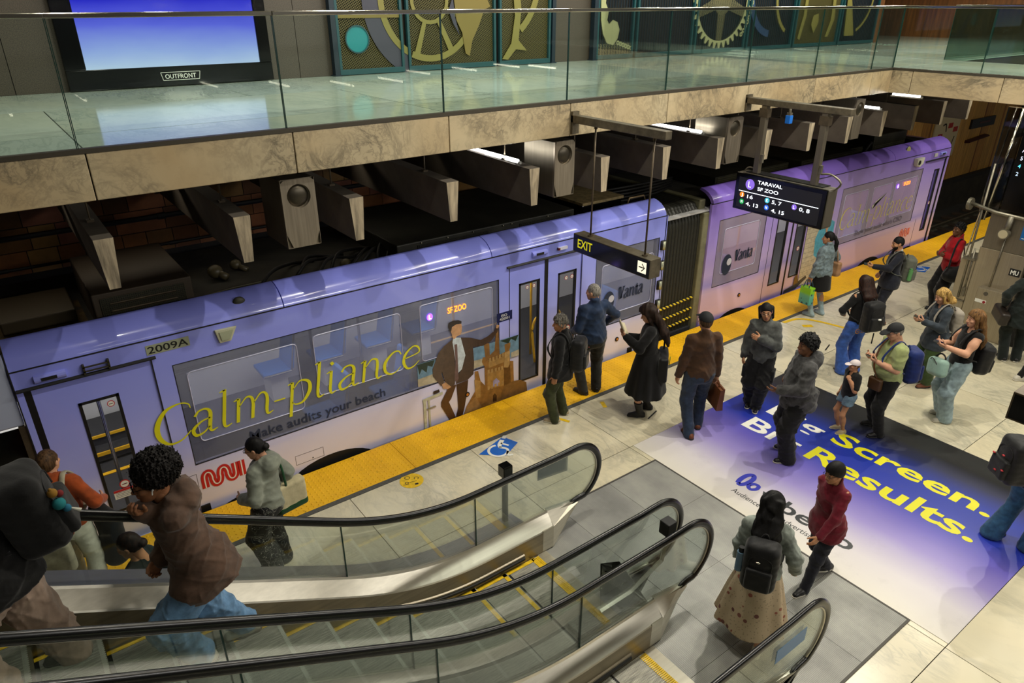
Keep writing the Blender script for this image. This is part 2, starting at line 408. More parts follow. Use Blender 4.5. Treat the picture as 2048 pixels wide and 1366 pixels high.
# pipes and tray along that wall
for i, (y, z, r, m, lb) in enumerate([(10.35, 2.62, .035, BLACK, 'thin black pipe along the tiled wall above the train'), (10.2, 3.02, .05, GALV, 'grey conduit along the tiled wall above the train'),
                                     (9.9, 2.36, .02, BLACK, 'black cable low along the tiled wall'), (9.0, 3.52, .06, DARKMET, 'dark duct pipe high on the tiled wall')]):
    b = MB().tube([(-3, y, z), (16, y, z)], r, 8)
    for xx in np.arange(-2, 16, 1.9): b.tube([(xx-.05, y, z), (xx+.05, y, z)], r*1.35, 8)
    tag(b.build('pipe', m), lb, 'pipe')
tag(MB().box((-3, 9.25, 3.42), (16, 9.55, 3.52)).box((-3, 9.25, 3.52), (16, 9.27, 3.6)).box((-3, 9.53, 3.52), (16, 9.55, 3.6)).build('cable_tray', mat('tray_brown', (.25, .19, .12), .6, .3)), 'brown cable tray hung behind the concrete beams', 'cable tray')
# ------------------------------------------------------------------ mezzanine walkway
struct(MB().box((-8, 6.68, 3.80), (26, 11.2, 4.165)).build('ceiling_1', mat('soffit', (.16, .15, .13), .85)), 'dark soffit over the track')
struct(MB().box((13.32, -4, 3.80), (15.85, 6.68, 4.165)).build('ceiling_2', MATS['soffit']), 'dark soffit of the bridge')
dk = struct(MB().box((-8, 6.68, 4.165), (26, 11.2, 4.170)).box((13.32, -4, 4.165), (15.85, 6.68, 4.170)).build('floor_2', JOINT), 'joint bed of the mezzanine walkway')
for (y0, y1) in ((6.66, 7.42), (7.42, 9.3), (9.3, 11.1)):
    me = MB().box((.006, .006, 0), (3.396-.006, y1-y0-.006, .012)).mesh('slab', MDECK)
    for k in range(-3, 8): add('slab', me, dk, (.70+3.396*k - (0 if y0 < 9 else 1.2), y0, 4.170))
me = MB().box((.003, .003, 0), (1.28-.003, 1.69, .012)).mesh('slab', MDECK)
for k in range(-4, 4):
    for i in range(2): add('slab', me, dk, (13.30+1.28*i, 6.66-1.7*(4-k)+3.4, 4.170)) if 6.66-1.7*(4-k)+3.4 < 5 else None
# fascia: marble panels
fc = struct(MB().box((-8, 6.62+.03, 3.80), (13.30, 6.68, 4.17)).box((13.27, -4, 3.80), (13.33, 6.7, 4.17)).build('trim_5', JOINT), 'backing of the marble fascia')
FJ = [.70+1.698*k for k in range(-5, 9)]
for a in FJ:
    b = min(a+1.698, 13.24)
    if b-a < .3: continue
    MB().box((a+.005, 6.60, 3.775), (b-.005, 6.65, 4.150)).build('panel', MFASC, fc, (a, 6.6, 3.775), bevel=.006)
yj = [6.64, 6.25, 4.83, 3.41, 1.99, .57, -.85]
for a, b in zip(yj, yj[1:]):
    MB().box((13.24, b+.005, 3.775), (13.29, a-.005, 4.150)).build('panel', MFASC, fc, (13.24, b, 3.775), bevel=.006)
struct(MB().box((-8, 6.595, 4.152), (13.26, 6.665, 4.188)).box((13.235, -4, 4.152), (13.32, 6.665, 4.188)).build('trim_6', mat('edge_channel', (.27, .25, .21), .5, .5)), 'dark metal glazing channel along the walkway edge')
# glass balustrade of the walkway: panels, edges, rail
def glass_run(name, label, pts, z0, z1, gm, rail=True):
    t = thing(name, (pts[0][0], pts[0][1], z0), label, 'balustrade')
    for (a, b) in zip(pts, pts[1:]):
        a = Vector((*a, 0)); b = Vector((*b, 0)); d = (b-a).normalized(); nn = Vector((-d.y, d.x, 0))*.006
        p, q = a+d*.005, b-d*.005
        lo = [p-nn, q-nn, q+nn, p+nn]
        m = MB().hexa([(*v.xy, z0) for v in lo]+[(*v.xy, z1) for v in lo])
        g = m.build('glass_panel', gm, t)
        for c in (p, q): MB().hexa([(*(v).xy, zz) for zz in (z0, z1) for v in (c-nn-d*.003, c-nn+d*.003, c+nn+d*.003, c+nn-d*.003)]).build('glass_edge', GEDGE, g)
    if rail:
        r = MB()
        for (a, b) in zip(pts, pts[1:]):
            a = Vector((*a, 0)); b = Vector((*b, 0)); d = (b-a).normalized(); nn = Vector((-d.y, d.x, 0))*.022
            r.hexa([(*v.xy, zz) for zz in (z1-.012, z1+.026) for v in (a-nn, b-nn, b+nn, a+nn)])
        r.build('top_rail', CHROME, t, bevel=.006)
    return t
GX = [.66+1.698*k for k in range(-5, 8)]+[13.26]
glass_run('glass_balustrade', 'frameless glass balustrade with slim steel rail along the walkway edge above the train', [(x, 6.63) for x in GX], 4.185, 5.14, GLASS)
glass_run('glass_balustrade', 'frameless glass balustrade with steel rail on the near edge of the bridge', [(13.27, y) for y in [6.63, 5.2, 3.8, 2.4, 1.0, -.4, -1.8]], 4.185, 5.14, GLASS)
g2 = glass('void_glass', (.80, .91, .87), .7)
glass_run('glass_balustrade', 'greener glass balustrade around the void behind the bridge', [(23.5, 6.95), (21.6, 6.95), (19.7, 6.95), (17.8, 6.95), (15.87, 6.95), (15.87, 5.5), (15.87, 4.1), (15.87, 2.7), (15.87, 1.3), (15.87, -.1)], 4.185, 5.14, g2)
# walkway back wall: granite panels
wb = struct(MB().box((-8, 11.14, 3.8), (20.8, 11.3, 8.0)).build('wall_walkway', JOINT), 'granite wall behind the walkway')
for k in range(-6, 17):
    x0 = .60+1.225*k
    if x0+1.2 > 20.8: continue
    for (z0, z1) in ((4.18, 5.55), (5.55, 6.9)):
        MB().box((x0+.004, 11.10, z0+.003), (x0+1.221, 11.14, z1-.003)).build('panel', GRANITE, wb, (x0, 11.1, z0))
struct(MB().box((20.8, 11.1, 3.8), (21.0, 14, 8)).box((25.4, 5, 3.8), (25.6, 15, 8)).build('wall_end', mat('walkway_end_timber', (.42, .26, .12), .5, var=.25, vscale=2, stretch=(6, 6, .4), world=True)), 'brown timber wall at the far end of the walkway')
struct(MB().box((20.8, 11.1, 4.1), (25.4, 14, 4.18)).build('floor_3', MDECK), 'walkway floor by the far wall')
struct(MB().box((-16, -16, 8.0), (34, 16, 8.2)).build('ceiling', mat('hall_ceiling', (.55, .53, .48), .9)), 'hall ceiling')
# ------------------------------------------------------------------ concrete beams over the train
def beam(i, x):
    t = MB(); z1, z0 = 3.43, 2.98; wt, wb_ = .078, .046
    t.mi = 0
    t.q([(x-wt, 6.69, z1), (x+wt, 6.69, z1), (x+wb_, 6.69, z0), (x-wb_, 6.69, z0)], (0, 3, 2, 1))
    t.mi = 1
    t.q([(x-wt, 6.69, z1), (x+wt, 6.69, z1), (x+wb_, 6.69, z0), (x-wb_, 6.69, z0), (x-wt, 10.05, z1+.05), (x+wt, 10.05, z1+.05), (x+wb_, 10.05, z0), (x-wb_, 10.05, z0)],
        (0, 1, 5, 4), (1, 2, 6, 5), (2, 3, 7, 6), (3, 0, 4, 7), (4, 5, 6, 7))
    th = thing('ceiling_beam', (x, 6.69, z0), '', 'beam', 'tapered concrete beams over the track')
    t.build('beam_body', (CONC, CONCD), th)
    b = MB()
    for y in (7.3, 8.9): b.tube([(x, y, z1), (x, y, 3.80)], .009, 6).box((x-.03, y-.03, z1), (x+.03, y+.03, z1+.03))
    b.build('hanger_rod', BRONZE, th)
    return th
ORD = ['first', 'second', 'third', 'fourth', 'fifth', 'sixth', 'seventh', 'eighth', 'ninth', 'tenth', 'eleventh', 'twelfth', 'thirteenth', 'fourteenth', 'fifteenth']
for i in range(15):
    th = beam(i, .678+1.1638*i)
    th['label'] = 'tapered concrete beam hung over the train, %s from the left' % ORD[i]
# tubes under the soffit of the near side
for i, (x, y) in enumerate(((1.8, -2.2), (.6, -.9), (4.3, -3.1), (5.5, -2.3), (6.6, -1.6), (7.8, -1.7), (9.2, -2.9), (10.6, -3.0), (12.1, -3.2), (12.6, -2.3), (16.9, -3.3), (17.1, -2.1), (19.9, -2.6))):
    t = thing('tube_light', (x, y, 3.66), 'tube light under the near side soffit, %s from the left' % ORD[i], 'light', 'near side tube lights')
    MB().box((x-.04, y-.58, 3.69), (x+.04, y+.58, 3.71)).build('batten', mat('batten_white', (.8, .8, .78), .5), t)
    MB().tube([(x, y-.56, 3.66), (x, y+.56, 3.66)], .02, 8).build('tube', emis('soffit_tube', (1, .96, .86), 16) if i == 0 else MATS['soffit_tube'], t, smooth=True)
# loudspeaker boxes
def speaker(x0, x1, i):
    lab = ['steel loudspeaker box with round grille, leftmost of the row over the train', 'steel loudspeaker box beside the left end of the exit sign beam', 'steel loudspeaker box just left of the departures sign hanger', 'steel loudspeaker box right of the departures sign, farthest along the train'][i]
    t = thing('loudspeaker_box', ((x0+x1)/2, 6.73, 3.028), lab, 'loudspeaker', 'loudspeaker boxes over the train')
    z0, z1 = 3.028, 3.70; xm = (x0+x1)/2
    MB().box((x0, 6.72, z0), (x1, 7.3, z1)).box((xm-.1, 6.95, z1), (xm+.1, 7.15, 3.8)).build('housing', STEELD, t, bevel=.004)
    ring = [(xm+.125*math.cos(a), zz+3.39) for a, zz in []]
    # front plate with a round opening
    b = MB(); n = 28; cz = 3.535; R = .118
    for k in range(n):
        a0, a1 = 2*PI*k/n, 2*PI*(k+1)/n
        def edge(a):
            c, s_ = math.cos(a), math.sin(a); hw = (x1-x0)/2; up = z1-cz; dn = cz-z0
            f = min(hw/abs(c) if abs(c) > 1e-6 else 9, (up if s_ > 0 else dn)/abs(s_) if abs(s_) > 1e-6 else 9); return (xm+c*f, cz+s_*f)
        e0, e1 = edge(a0), edge(a1)
        b.q([(xm+R*math.cos(a0), 6.69, cz+R*math.sin(a0)), (xm+R*math.cos(a1), 6.69, cz+R*math.sin(a1)), (e1[0], 6.69, e1[1]), (e0[0], 6.69, e0[1])], (0, 3, 2, 1))
        b.q([(xm+R*math.cos(a0), 6.69, cz+R*math.sin(a0)), (xm+R*math.cos(a1), 6.69, cz+R*math.sin(a1)), (xm+R*math.cos(a1), 6.719, cz+R*math.sin(a1)), (xm+R*math.cos(a0), 6.719, cz+R*math.sin(a0))], (0, 1, 2, 3))
    b.box((x0, 6.691, z0), (x0+.004, 6.72, z1)).box((x1-.004, 6.691, z0), (x1, 6.72, z1)).box((x0, 6.691, z0), (x1, 6.72, z0+.004))
    b.build('front_plate', brushed('scuffed_steel', (.62, .58, .52), .34, (20, 20, 1.), .12), t)
    MB().ball((xm, 6.735, cz), (.116, .045, .116)).build('grille', mat('speaker_grille', (.30, .28, .24), .35, .8), t, smooth=True)
speaker(2.241, 2.582, 0); speaker(5.644, 5.967, 1); speaker(8.95, 9.296, 2); speaker(12.42, 12.70, 3)
# lit tubes between the beams
TUBE = emis('tube_lamp', (1, .99, .97), 14)
def tube_lamp(x, y0, y1, z, lab):
    t = thing('tube_light', (x, (y0+y1)/2, z), lab, 'light', 'tube lights under the walkway')
    MB().box((x-.035, y0, z-.02), (x+.035, y1, z+.0)).box((x-.015, y0-.03, z-.02), (x+.015, y0, z+.02)).build('batten', mat('batten_white', (.8, .8, .78), .5), t)
    MB().tube([(x, y0+.02, z+.022), (x, y1-.02, z+.022)], .02, 10).build('tube', TUBE, t, smooth=True)
    area('tube_glow', (x, (y0+y1)/2, z+.06), .05, y1-y0, 9, COOL, (PI, 0, 0))
tube_lamp(5.333, 7.0, 8.4, 3.445, 'lit tube light on a concrete beam left of the exit sign beam')
tube_lamp(8.825, 7.05, 8.4, 3.445, 'lit tube light on a concrete beam left of the departures sign')
tube_lamp(13.48, 6.8, 7.4, 3.445, 'shorter lit tube light deep below the bridge corner')
tube_lamp(13.42, 6.1, 6.62, 3.72, 'lit tube light close under the bridge fascia')
# ------------------------------------------------------------------ walkway wall fittings
def ad_screen_mat():
    m = bpy.data.materials.new('ad_screen_glow'); k = NT(m); p = k.pos(); z = k.xyz(p)[2]; n = k.noise(k.mapping(p, (.5, 1, 1.5)), 1.6, 3)
    f = k.math('ADD', k.math('DIVIDE', k.math('SUBTRACT', z, 4.42), .95), k.math('MULTIPLY', k.math('SUBTRACT', n, .5), .22), True)
    c = k.ramp(f, [(0, (.80, .90, 1.)), (.22, (.66, .76, 1.)), (.55, (.42, .46, .98)), (.9, (.13, .14, .82)), (1, (.10, .10, .75))])
    k.b.inputs['Base Color'].default_value = (0, 0, 0, 1); k.l(c, k.b.inputs['Emission Color']); k.b.inputs['Emission Strength'].default_value = 1.05
    k.b.inputs['Roughness'].default_value = .1; return m
s = thing('advertising_screen', (2.5, 11.05, 4.18), 'large backlit blue advertising screen in a black frame on the granite wall', 'screen')
fx0, fx1, sx0, sx1 = 1.18, 3.83, 1.42, 3.66
b = MB(); 
b.box((fx0, 11.0, 4.19), (fx1, 11.1, 4.44)).box((fx0, 11.0, 4.44), (sx0, 11.1, 6.4)).box((sx1, 11.0, 4.44), (fx1, 11.1, 6.4)).box((fx0, 11.0, 6.2), (fx1, 11.1, 6.4))
b.build('frame', BLACKG, s, bevel=.01)
MB().box((sx0, 11.03, 4.44), (sx1, 11.1, 6.2)).build('display', ad_screen_mat(), s)
text('lettering', 'OUTFRONT', (2.34, 10.998, 4.285), (1, 0, 0), (0, 0, 1), .06, WHITE, s, width=.40, bold=.01)
ob = MB()
for p, q in [((2.29, 4.365), (2.80, 4.365)), ((2.31, 4.265), (2.78, 4.265)), ((2.29, 4.365), (2.31, 4.265)), ((2.80, 4.365), (2.78, 4.265))]:
    ob.tube([(p[0], 10.997, p[1]), (q[0], 10.997, q[1])], .004, 4)
ob.build('lettering_border', WHITE, s)
# cut-metal bicycle gates
TEAL = mat('teal_frame', (.07, .27, .29), .4); TEALD = mat('teal_dark', (.03, .12, .17), .4); OLIVE = mat('plate_straw', (.48, .45, .21), .5); CREAM = mat('plate_cream', (.64, .64, .46), .5)
SLATE = mat('plate_slate', (.23, .23, .28), .5); OCHRE = mat('plate_ochre', (.46, .40, .17), .5)
def perforated(name, c):
    m = bpy.data.materials.new(name); k = NT(m); k.t.nodes.remove(k.b)
    v = k.n('ShaderNodeTexVoronoi'); v.inputs['Scale'].default_value = 34; v.inputs['Randomness'].default_value = 0
    k.l(k.mapping(k.pos(), (1, 0, 1), (0, .5, 0)), v.inputs['Vector'])
    f = k.math('LESS_THAN', v.outputs['Distance'], .40)
    d = k.n('ShaderNodeBsdfPrincipled'); d.inputs['Base Color'].default_value = (*lin(c), 1); tr = k.n('ShaderNodeBsdfTransparent')
    mx = k.n('ShaderNodeMixShader'); k.l(f, mx.inputs[0]); k.l(d.outputs[0], mx.inputs[1]); k.l(tr.outputs[0], mx.inputs[2]); k.l(mx.outputs[0], k.out.inputs[0]); return m
PERF = perforated('perforated_straw', (.34, .31, .13)); PERFC = perforated('perforated_cream', (.48, .46, .32))
DEPTHS = mat('store_depths', (.05, .05, .045), .8, var=.5, vscale=5, world=True)
def ringp(b, cx, cz, r0, r1, y, a0=0, a1=2*PI, n=40, th=.012):
    for i in range(n):
        a, c = a0+(a1-a0)*i/n, a0+(a1-a0)*(i+1)/n
        P = [(cx+r*math.cos(t), y, cz+r*math.sin(t)) for r, t in ((r0, a), (r1, a), (r1, c), (r0, c))]
        b.q(P+[(p[0], p[1]+th, p[2]) for p in P], (3, 2, 1, 0), (0, 1, 5, 4), (2, 3, 7, 6))
def gear(b, cx, cz, r, y, teeth, hole=.6, th=.015):
    n = teeth*4
    for i in range(n):
        ra = r if (i//2) % 2 == 0 else r*.88; rb = r if ((i+1)//2) % 2 == 0 else r*.88
        a, c = 2*PI*i/n, 2*PI*(i+1)/n
        P = [(cx+q*math.cos(t), y, cz+q*math.sin(t)) for q, t in ((r*hole, a), (ra, a), (rb, c), (r*hole, c))]
        b.q(P+[(p[0], p[1]+th, p[2]) for p in P], (3, 2, 1, 0), (1, 2, 6, 5))
ZT = 6.3; ZB = 4.27
def gate(x0, x1, lab, back):
    t = thing('metal_gate', ((x0+x1)/2, 11.0, 4.2), lab, 'gate', 'bicycle store gates on the walkway')
    b = MB().box((x0, 10.99, ZB-.08), (x1, 11.05, ZB)).box((x0, 10.99, ZT), (x1, 11.05, ZT+.07)).box((x0, 10.99, ZB), (x0+.045, 11.05, ZT)).box((x1-.045, 10.99, ZB), (x1, 11.05, ZT))
    b.build('gate_frame', TEAL, t, bevel=.004)
    if back is None:
        r = MB()
        for xx in np.arange(x0+.1, x1-.06, .075): r.box((xx, 11.02, ZB), (xx+.014, 11.034, ZT))
        r.build('gate_bars', TEALD, t)
    else: MB().box((x0+.04, 11.035, ZB), (x1-.04, 11.039, ZT)).build('mesh_sheet', back, t)
    MB().box((x0, 11.085, ZB-.1), (x1, 11.097, ZT+.1)).build('dark_backing', DEPTHS, t)
    return t
for i, (x0, x1) in enumerate(((4.79, 4.87), (9.12, 9.2), (10.16, 10.25))):
    tag(MB().box((x0, 10.97, 4.19), (x1, 11.08, 6.45)).box((x0-.02, 10.95, 4.182), (x1+.02, 11.1, 4.2)).build('post', TEALD), 'dark blue steel post %s' % ('left of the turquoise disc gate', 'right of the yellow fork gate', 'left of the derailleur gate')[i], 'post')
g1 = gate(4.88, 6.02, 'teal gate with a turquoise disc beside the granite wall', PERF)
b = MB(); ringp(b, 5.22, 4.70, .0, .19, 11.015, n=36); b.build('disc', mat('disc_turquoise', (.06, .50, .52), .45), g1)
b = MB(); ringp(b, 5.22, 4.70, .185, .205, 11.0, n=36); b.build('disc_rim', TEAL, g1)
b = MB().box((4.93, 11.01, 5.0), (6.0, 11.02, 5.1)); b.build('band', OCHRE, g1)
b = MB(); ringp(b, 6.55, 5.25, .92, 1.20, 11.02, 2.35, 4.3); b.build('tyre', SLATE, g1)
b = MB(); ringp(b, 6.55, 5.25, .83, .93, 11.012, 2.4, 4.2); b.build('rim', OLIVE, g1)
g2_ = gate(6.10, 7.86, 'teal gate with a yellow wheel rim, second of the first group', PERF)
b = MB(); ringp(b, 6.55, 5.25, .83, .93, 11.012, -2.0, .7); b.build('rim', OLIVE, g2_)
b = MB(); ringp(b, 6.55, 5.25, .3, .36, 11.014)
for a in (-.4, -1.1, .5, 1.4, -1.9): b.q([(6.55+.3*math.cos(a-.12), 11.013, 5.25+.3*math.sin(a-.12)), (6.55+.3*math.cos(a+.12), 11.013, 5.25+.3*math.sin(a+.12)), (6.55+.86*math.cos(a+.06), 11.013, 5.25+.86*math.sin(a+.06)), (6.55+.86*math.cos(a-.06), 11.013, 5.25+.86*math.sin(a-.06))], (3, 2, 1, 0))
b.build('hub', OLIVE, g2_)
poly('cut_shape', [(7.0, 5.4), (7.05, 4.95), (7.16, 4.75), (7.22, 4.42), (7.30, 4.38), (7.36, 4.62), (7.5, 4.85), (7.62, 5.1), (7.75, 5.15), (7.6, 5.4)], (0, 11.012, 0), (1, 0, 0), (0, 0, 1), OCHRE, g2_, thick=.01)
poly('cut_shape', [(6.9, 5.1), (6.98, 4.9), (7.10, 4.72), (7.02, 5.0), (6.99, 5.3)], (0, 11.008, 0), (1, 0, 0), (0, 0, 1), SLATE, g2_, thick=.01)
g3 = gate(7.94, 9.10, 'teal gate with a yellow fork shape, last of the first group', PERF)
b = MB(); ringp(b, 7.75, 5.6, 1.0, 1.12, 11.012, -.9, .2); b.build('rim', OLIVE, g3)
poly('cut_shape', [(8.0, 4.3), (8.2, 4.55), (8.28, 5.0), (8.22, 5.6), (8.36, 5.6), (8.42, 5.1), (8.36, 4.6), (8.55, 4.42), (8.3, 4.45), (8.12, 4.28)], (0, 11.012, 0), (1, 0, 0), (0, 0, 1), OLIVE, g3, thick=.01)
g4 = gate(10.27, 11.28, 'teal barred gate with a cream derailleur plate', None)
poly('cut_shape', [(10.33, 5.4), (10.36, 4.9), (10.43, 4.65), (10.55, 4.48), (10.72, 4.44), (10.83, 4.56), (10.87, 4.72), (10.80, 4.86), (10.68, 4.9), (10.58, 4.82), (10.52, 4.9), (10.55, 5.05), (10.46, 5.2), (10.5, 5.5)], (0, 11.01, 0), (1, 0, 0), (0, 0, 1), CREAM, g4, thick=.012)
b = MB(); ringp(b, 10.68, 4.68, .075, .09, 11.005, n=24); ringp(b, 10.68, 4.68, .03, .04, 11.005, n=18); b.build('pulley_outline', BLACK, g4)
b = MB()
for q in range(6): ringp(b, 10.86+.075*q, 4.48-.022*q, .018, .045, 11.012, n=14)
b.build('chain', CREAM, g4)
MB().box((10.32, 11.03, 4.27), (11.24, 11.036, 4.47)).build('mesh_sheet', PERFC, g4)
g5 = gate(11.36, 13.08, 'teal barred gate left of the big cream gearwheel', None)
g6 = gate(13.16, 14.90, 'teal barred gate with a big cream gearwheel and spider arms', None)
b = MB(); gear(b, 14.0, 5.25, .98, 11.012, 36, .84); b.build('gearwheel', CREAM, g6)
b = MB()
for a in (-PI/2, -PI/2+1.256, -PI/2-1.256, -PI/2+2.51, -PI/2-2.51):
    c, s_ = math.cos(a), math.sin(a)
    b.q([(14.0+.2*math.cos(a-.7), 11.02, 5.25+.2*math.sin(a-.7)), (14.0+.2*math.cos(a+.7), 11.02, 5.25+.2*math.sin(a+.7)), (14.0+.86*math.cos(a+.11), 11.02, 5.25+.86*math.sin(a+.11)), (14.0+.86*math.cos(a-.11), 11.02, 5.25+.86*math.sin(a-.11))], (3, 2, 1, 0))
ringp(b, 14.0, 5.25, 0, .3, 11.018); b.build('spider_arms', PERFC, g6)
b = MB()
for q in range(14): ringp(b, 14.0+1.04*math.cos(-.75+.1*q), 5.25+1.04*math.sin(-.75+.1*q), .02, .05, 11.008, n=12)
b.build('chain', CREAM, g6)
g7 = gate(14.98, 16.75, 'teal barred gate with dark blue curved plates right of the gearwheel', None)
b = MB(); ringp(b, 15.9, 5.4, .8, .95, 11.012, 2.5, 4.6); b.build('rim', mat('plate_blue', (.12, .22, .36), .5), g7)
b = MB(); ringp(b, 16.9, 5.4, .9, .98, 11.012, 2.6, 4.2); b.build('band', OLIVE, g7)
g8 = gate(16.83, 18.75, 'teal gate with straw coloured leaf plates, last but one', PERF)
for pp in ([(17.0, 4.4), (17.12, 4.9), (17.1, 5.5), (17.22, 5.5), (17.24, 4.9), (17.1, 4.36)], [(17.5, 4.7), (17.66, 4.5), (17.8, 4.75), (17.75, 4.95), (17.55, 4.9)], [(18.2, 4.4), (18.35, 4.8), (18.3, 5.4), (18.42, 5.4), (18.5, 4.8), (18.32, 4.4)]):
    poly('cut_shape', pp, (0, 11.012, 0), (1, 0, 0), (0, 0, 1), OLIVE, g8, thick=.01)
g9 = gate(18.83, 20.6, 'teal barred gate with a slim straw blade at the far right', None)
poly('cut_shape', [(19.1, 4.4), (18.95, 5.4), (19.1, 5.4), (19.55, 4.4)], (0, 11.012, 0), (1, 0, 0), (0, 0, 1), OLIVE, g9, thick=.01)
b = MB(); ringp(b, 19.3, 5.4, .9, .97, 11.012, -1.2, .3); b.build('rim', OLIVE, g9)
# ------------------------------------------------------------------ the train
YT = 7.30
def wrap_mat(name, stops, xg=None):
    m = bpy.data.materials.new(name); k = NT(m); p = k.pos(); q = k.xyz(p)
    n = k.noise(k.mapping(p, (.25, 1, 2.2)), 1.4, 4, .6)
    f = k.math('ADD', k.math('DIVIDE', k.math('ADD', q[2], .3), 2.8), k.math('MULTIPLY', k.math('SUBTRACT', n, .5), .10), True)
    c = k.ramp(f, stops); k.l(c, k.b.inputs['Base Color'])
    k.b.inputs['Roughness'].default_value = .22; k.b.inputs['Coat Weight'].default_value = .7; k.b.inputs['Coat Roughness'].default_value = .04
    k.bump(k.noise(k.mapping(p, (.4, 1, 6)), 1.3, 2), .05, .02)
    MATS[name] = m; return m
WRA = wrap_mat('wrap_lavender', [(0, (.70, .70, .88)), (.10, (.74, .75, .90)), (.15, (.87, .85, .90)), (.28, (.84, .83, .94)), (.42, (.69, .70, .95)), (.70, (.60, .63, .96)), (1, (.52, .55, .92))])
WRB = wrap_mat('wrap_violet', [(0, (.54, .50, .82)), (.10, (.60, .54, .84)), (.14, (.86, .74, .84)), (.30, (.84, .72, .86)), (.36, (.64, .58, .88)), (.42, (.76, .67, .90)), (.7, (.66, .57, .90)), (.9, (.56, .45, .85)), (1, (.51, .40, .80))])
CABW = mat('cab_silver', (.66, .69, .78), .25, coat=.5)
GASKET = mat('door_gasket', (.035, .035, .04), .5)
SEAM = mat('panel_seam', (.05, .05, .06), .6)
FILMA = film('window_film_lavender', (.40, .41, .50), .62); FILMAP = film('window_pane_film', (.58, .60, .74), .38)
FILMB = film('window_film_mauve', (.62, .56, .66), .7); FILMBP = film('window_pane_film_mauve', (.76, .66, .78), .5)
DOORG = film('door_glass', (.20, .20, .22), .10, .05)
tr = thing('light_rail_train', (8.9, 8.6, -1.1), 'lavender and violet advertising wrapped light rail train standing at the platform', 'train')
def wall_cells(x0, x1, z0, z1, holes, m, name='body_side', y=YT, th=.05):
    xs = sorted({x0, x1, *[h[i] for h in holes for i in (0, 1)]}); zs = sorted({z0, z1, *[h[i] for h in holes for i in (2, 3)]}); b = MB()
    for a, c in zip(xs, xs[1:]):
        for d, e in zip(zs, zs[1:]):
            if any(h[0] <= a and c <= h[1] and h[2] <= d and e <= h[3] for h in holes): continue
            b.box((a, y, d), (c, y+th, e))
    return b.build(name, m, tr)
def cove(x0, x1, m, seams):
    prof = [(7.30, 2.185), (7.315, 2.24), (7.36, 2.30), (7.43, 2.355), (7.52, 2.39), (7.60, 2.405), (7.62, 2.37), (7.5, 2.33), (7.40, 2.26), (7.35, 2.185)]
    ed = [x0]+seams+[x1]
    for a, c in zip(ed, ed[1:]):
        o = MB().prism(prof, 'x', a+.006, c-.006).build('roof_cove', m, tr); smooth_by_angle(o.data, 50)
def window(x0, x1, z0, z1, panes, fm, pm):
    w_ = MB(); 
    xs = sorted({x0, x1, *[v for p in panes for v in p[:2]]}); zs = sorted({z0, z1, *[v for p in panes for v in p[2:]]})
    for a, c in zip(xs, xs[1:]):
        for d, e in zip(zs, zs[1:]):
            if any(p[0] <= a and c <= p[1] and p[2] <= d and e <= p[3] for p in panes): continue
            w_.box((a, YT+.004, d), (c, YT+.012, e))
    wo = w_.build('window', fm, tr)
    g = MB(); t = .008
    for lo, hi in (((x0-t, z0-t), (x1+t, z0)), ((x0-t, z1), (x1+t, z1+t)), ((x0-t, z0), (x0, z1)), ((x1, z0), (x1+t, z1))): g.box((lo[0], YT-.002, lo[1]), (hi[0], YT+.02, hi[1]))
    g.build('window_gasket', SEAM, wo)
    for p in panes:
        MB().box((p[0], YT+.008, p[2]), (p[1], YT+.014, p[3])).build('pane', pm, wo)
        r = MB(); c_ = .05
        loop = []
        for (cx, cz, a0) in ((p[1]-c_, p[3]-c_, 0), (p[0]+c_, p[3]-c_, PI/2), (p[0]+c_, p[2]+c_, PI), (p[1]-c_, p[2]+c_, 1.5*PI)):
            loop += [(cx+c_*math.cos(a0+i*PI/8), YT+.002, cz+c_*math.sin(a0+i*PI/8)) for i in range(5)]
        r.tube(loop+[loop[0]], .006, 4, up=(0, 1, 0)); r.build('pane_edge', mat('pane_edge_pale', (.74, .74, .84), .3), wo)
    return wo
def door(x0, x1, z0, z1, win, m, name='door', y=YT+.012, gl=None):
    wx0, wx1, wz0, wz1 = win
    b = MB()
    for lo, hi in (((x0, z0), (x1, wz0)), ((x0, wz1), (x1, z1)), ((x0, wz0), (wx0, wz1)), ((wx1, wz0), (x1, wz1))): b.box((lo[0], y, lo[1]), (hi[0], y+.03, hi[1]))
    d = b.build(name, m, tr)
    g = MB(); t = .028
    for lo, hi in (((wx0, wz0), (wx1, wz0+t)), ((wx0, wz1-t), (wx1, wz1)), ((wx0, wz0), (wx0+t, wz1)), ((wx1-t, wz0), (wx1, wz1))): g.box((lo[0], y-.006, lo[1]), (hi[0], y+.034, hi[1]))
    g.build('door_window_frame', GASKET, d)
    MB().box((wx0+t, y+.008, wz0+t), (wx1-t, y+.014, wz1-t)).build('door_window', gl or DOORG, d)
    return d
def seam_v(x, z0, z1): 
    return MB().box((x-.006, YT-.0015, z0), (x+.006, YT+.001, z1)).build('panel_seam', SEAM, tr)
def seam_h(x0, x1, z, w_=.014):
    return MB().box((x0, YT-.003, z-w_/2), (x1, YT+.03, z+w_/2)).build('panel_seam', SEAM, tr)
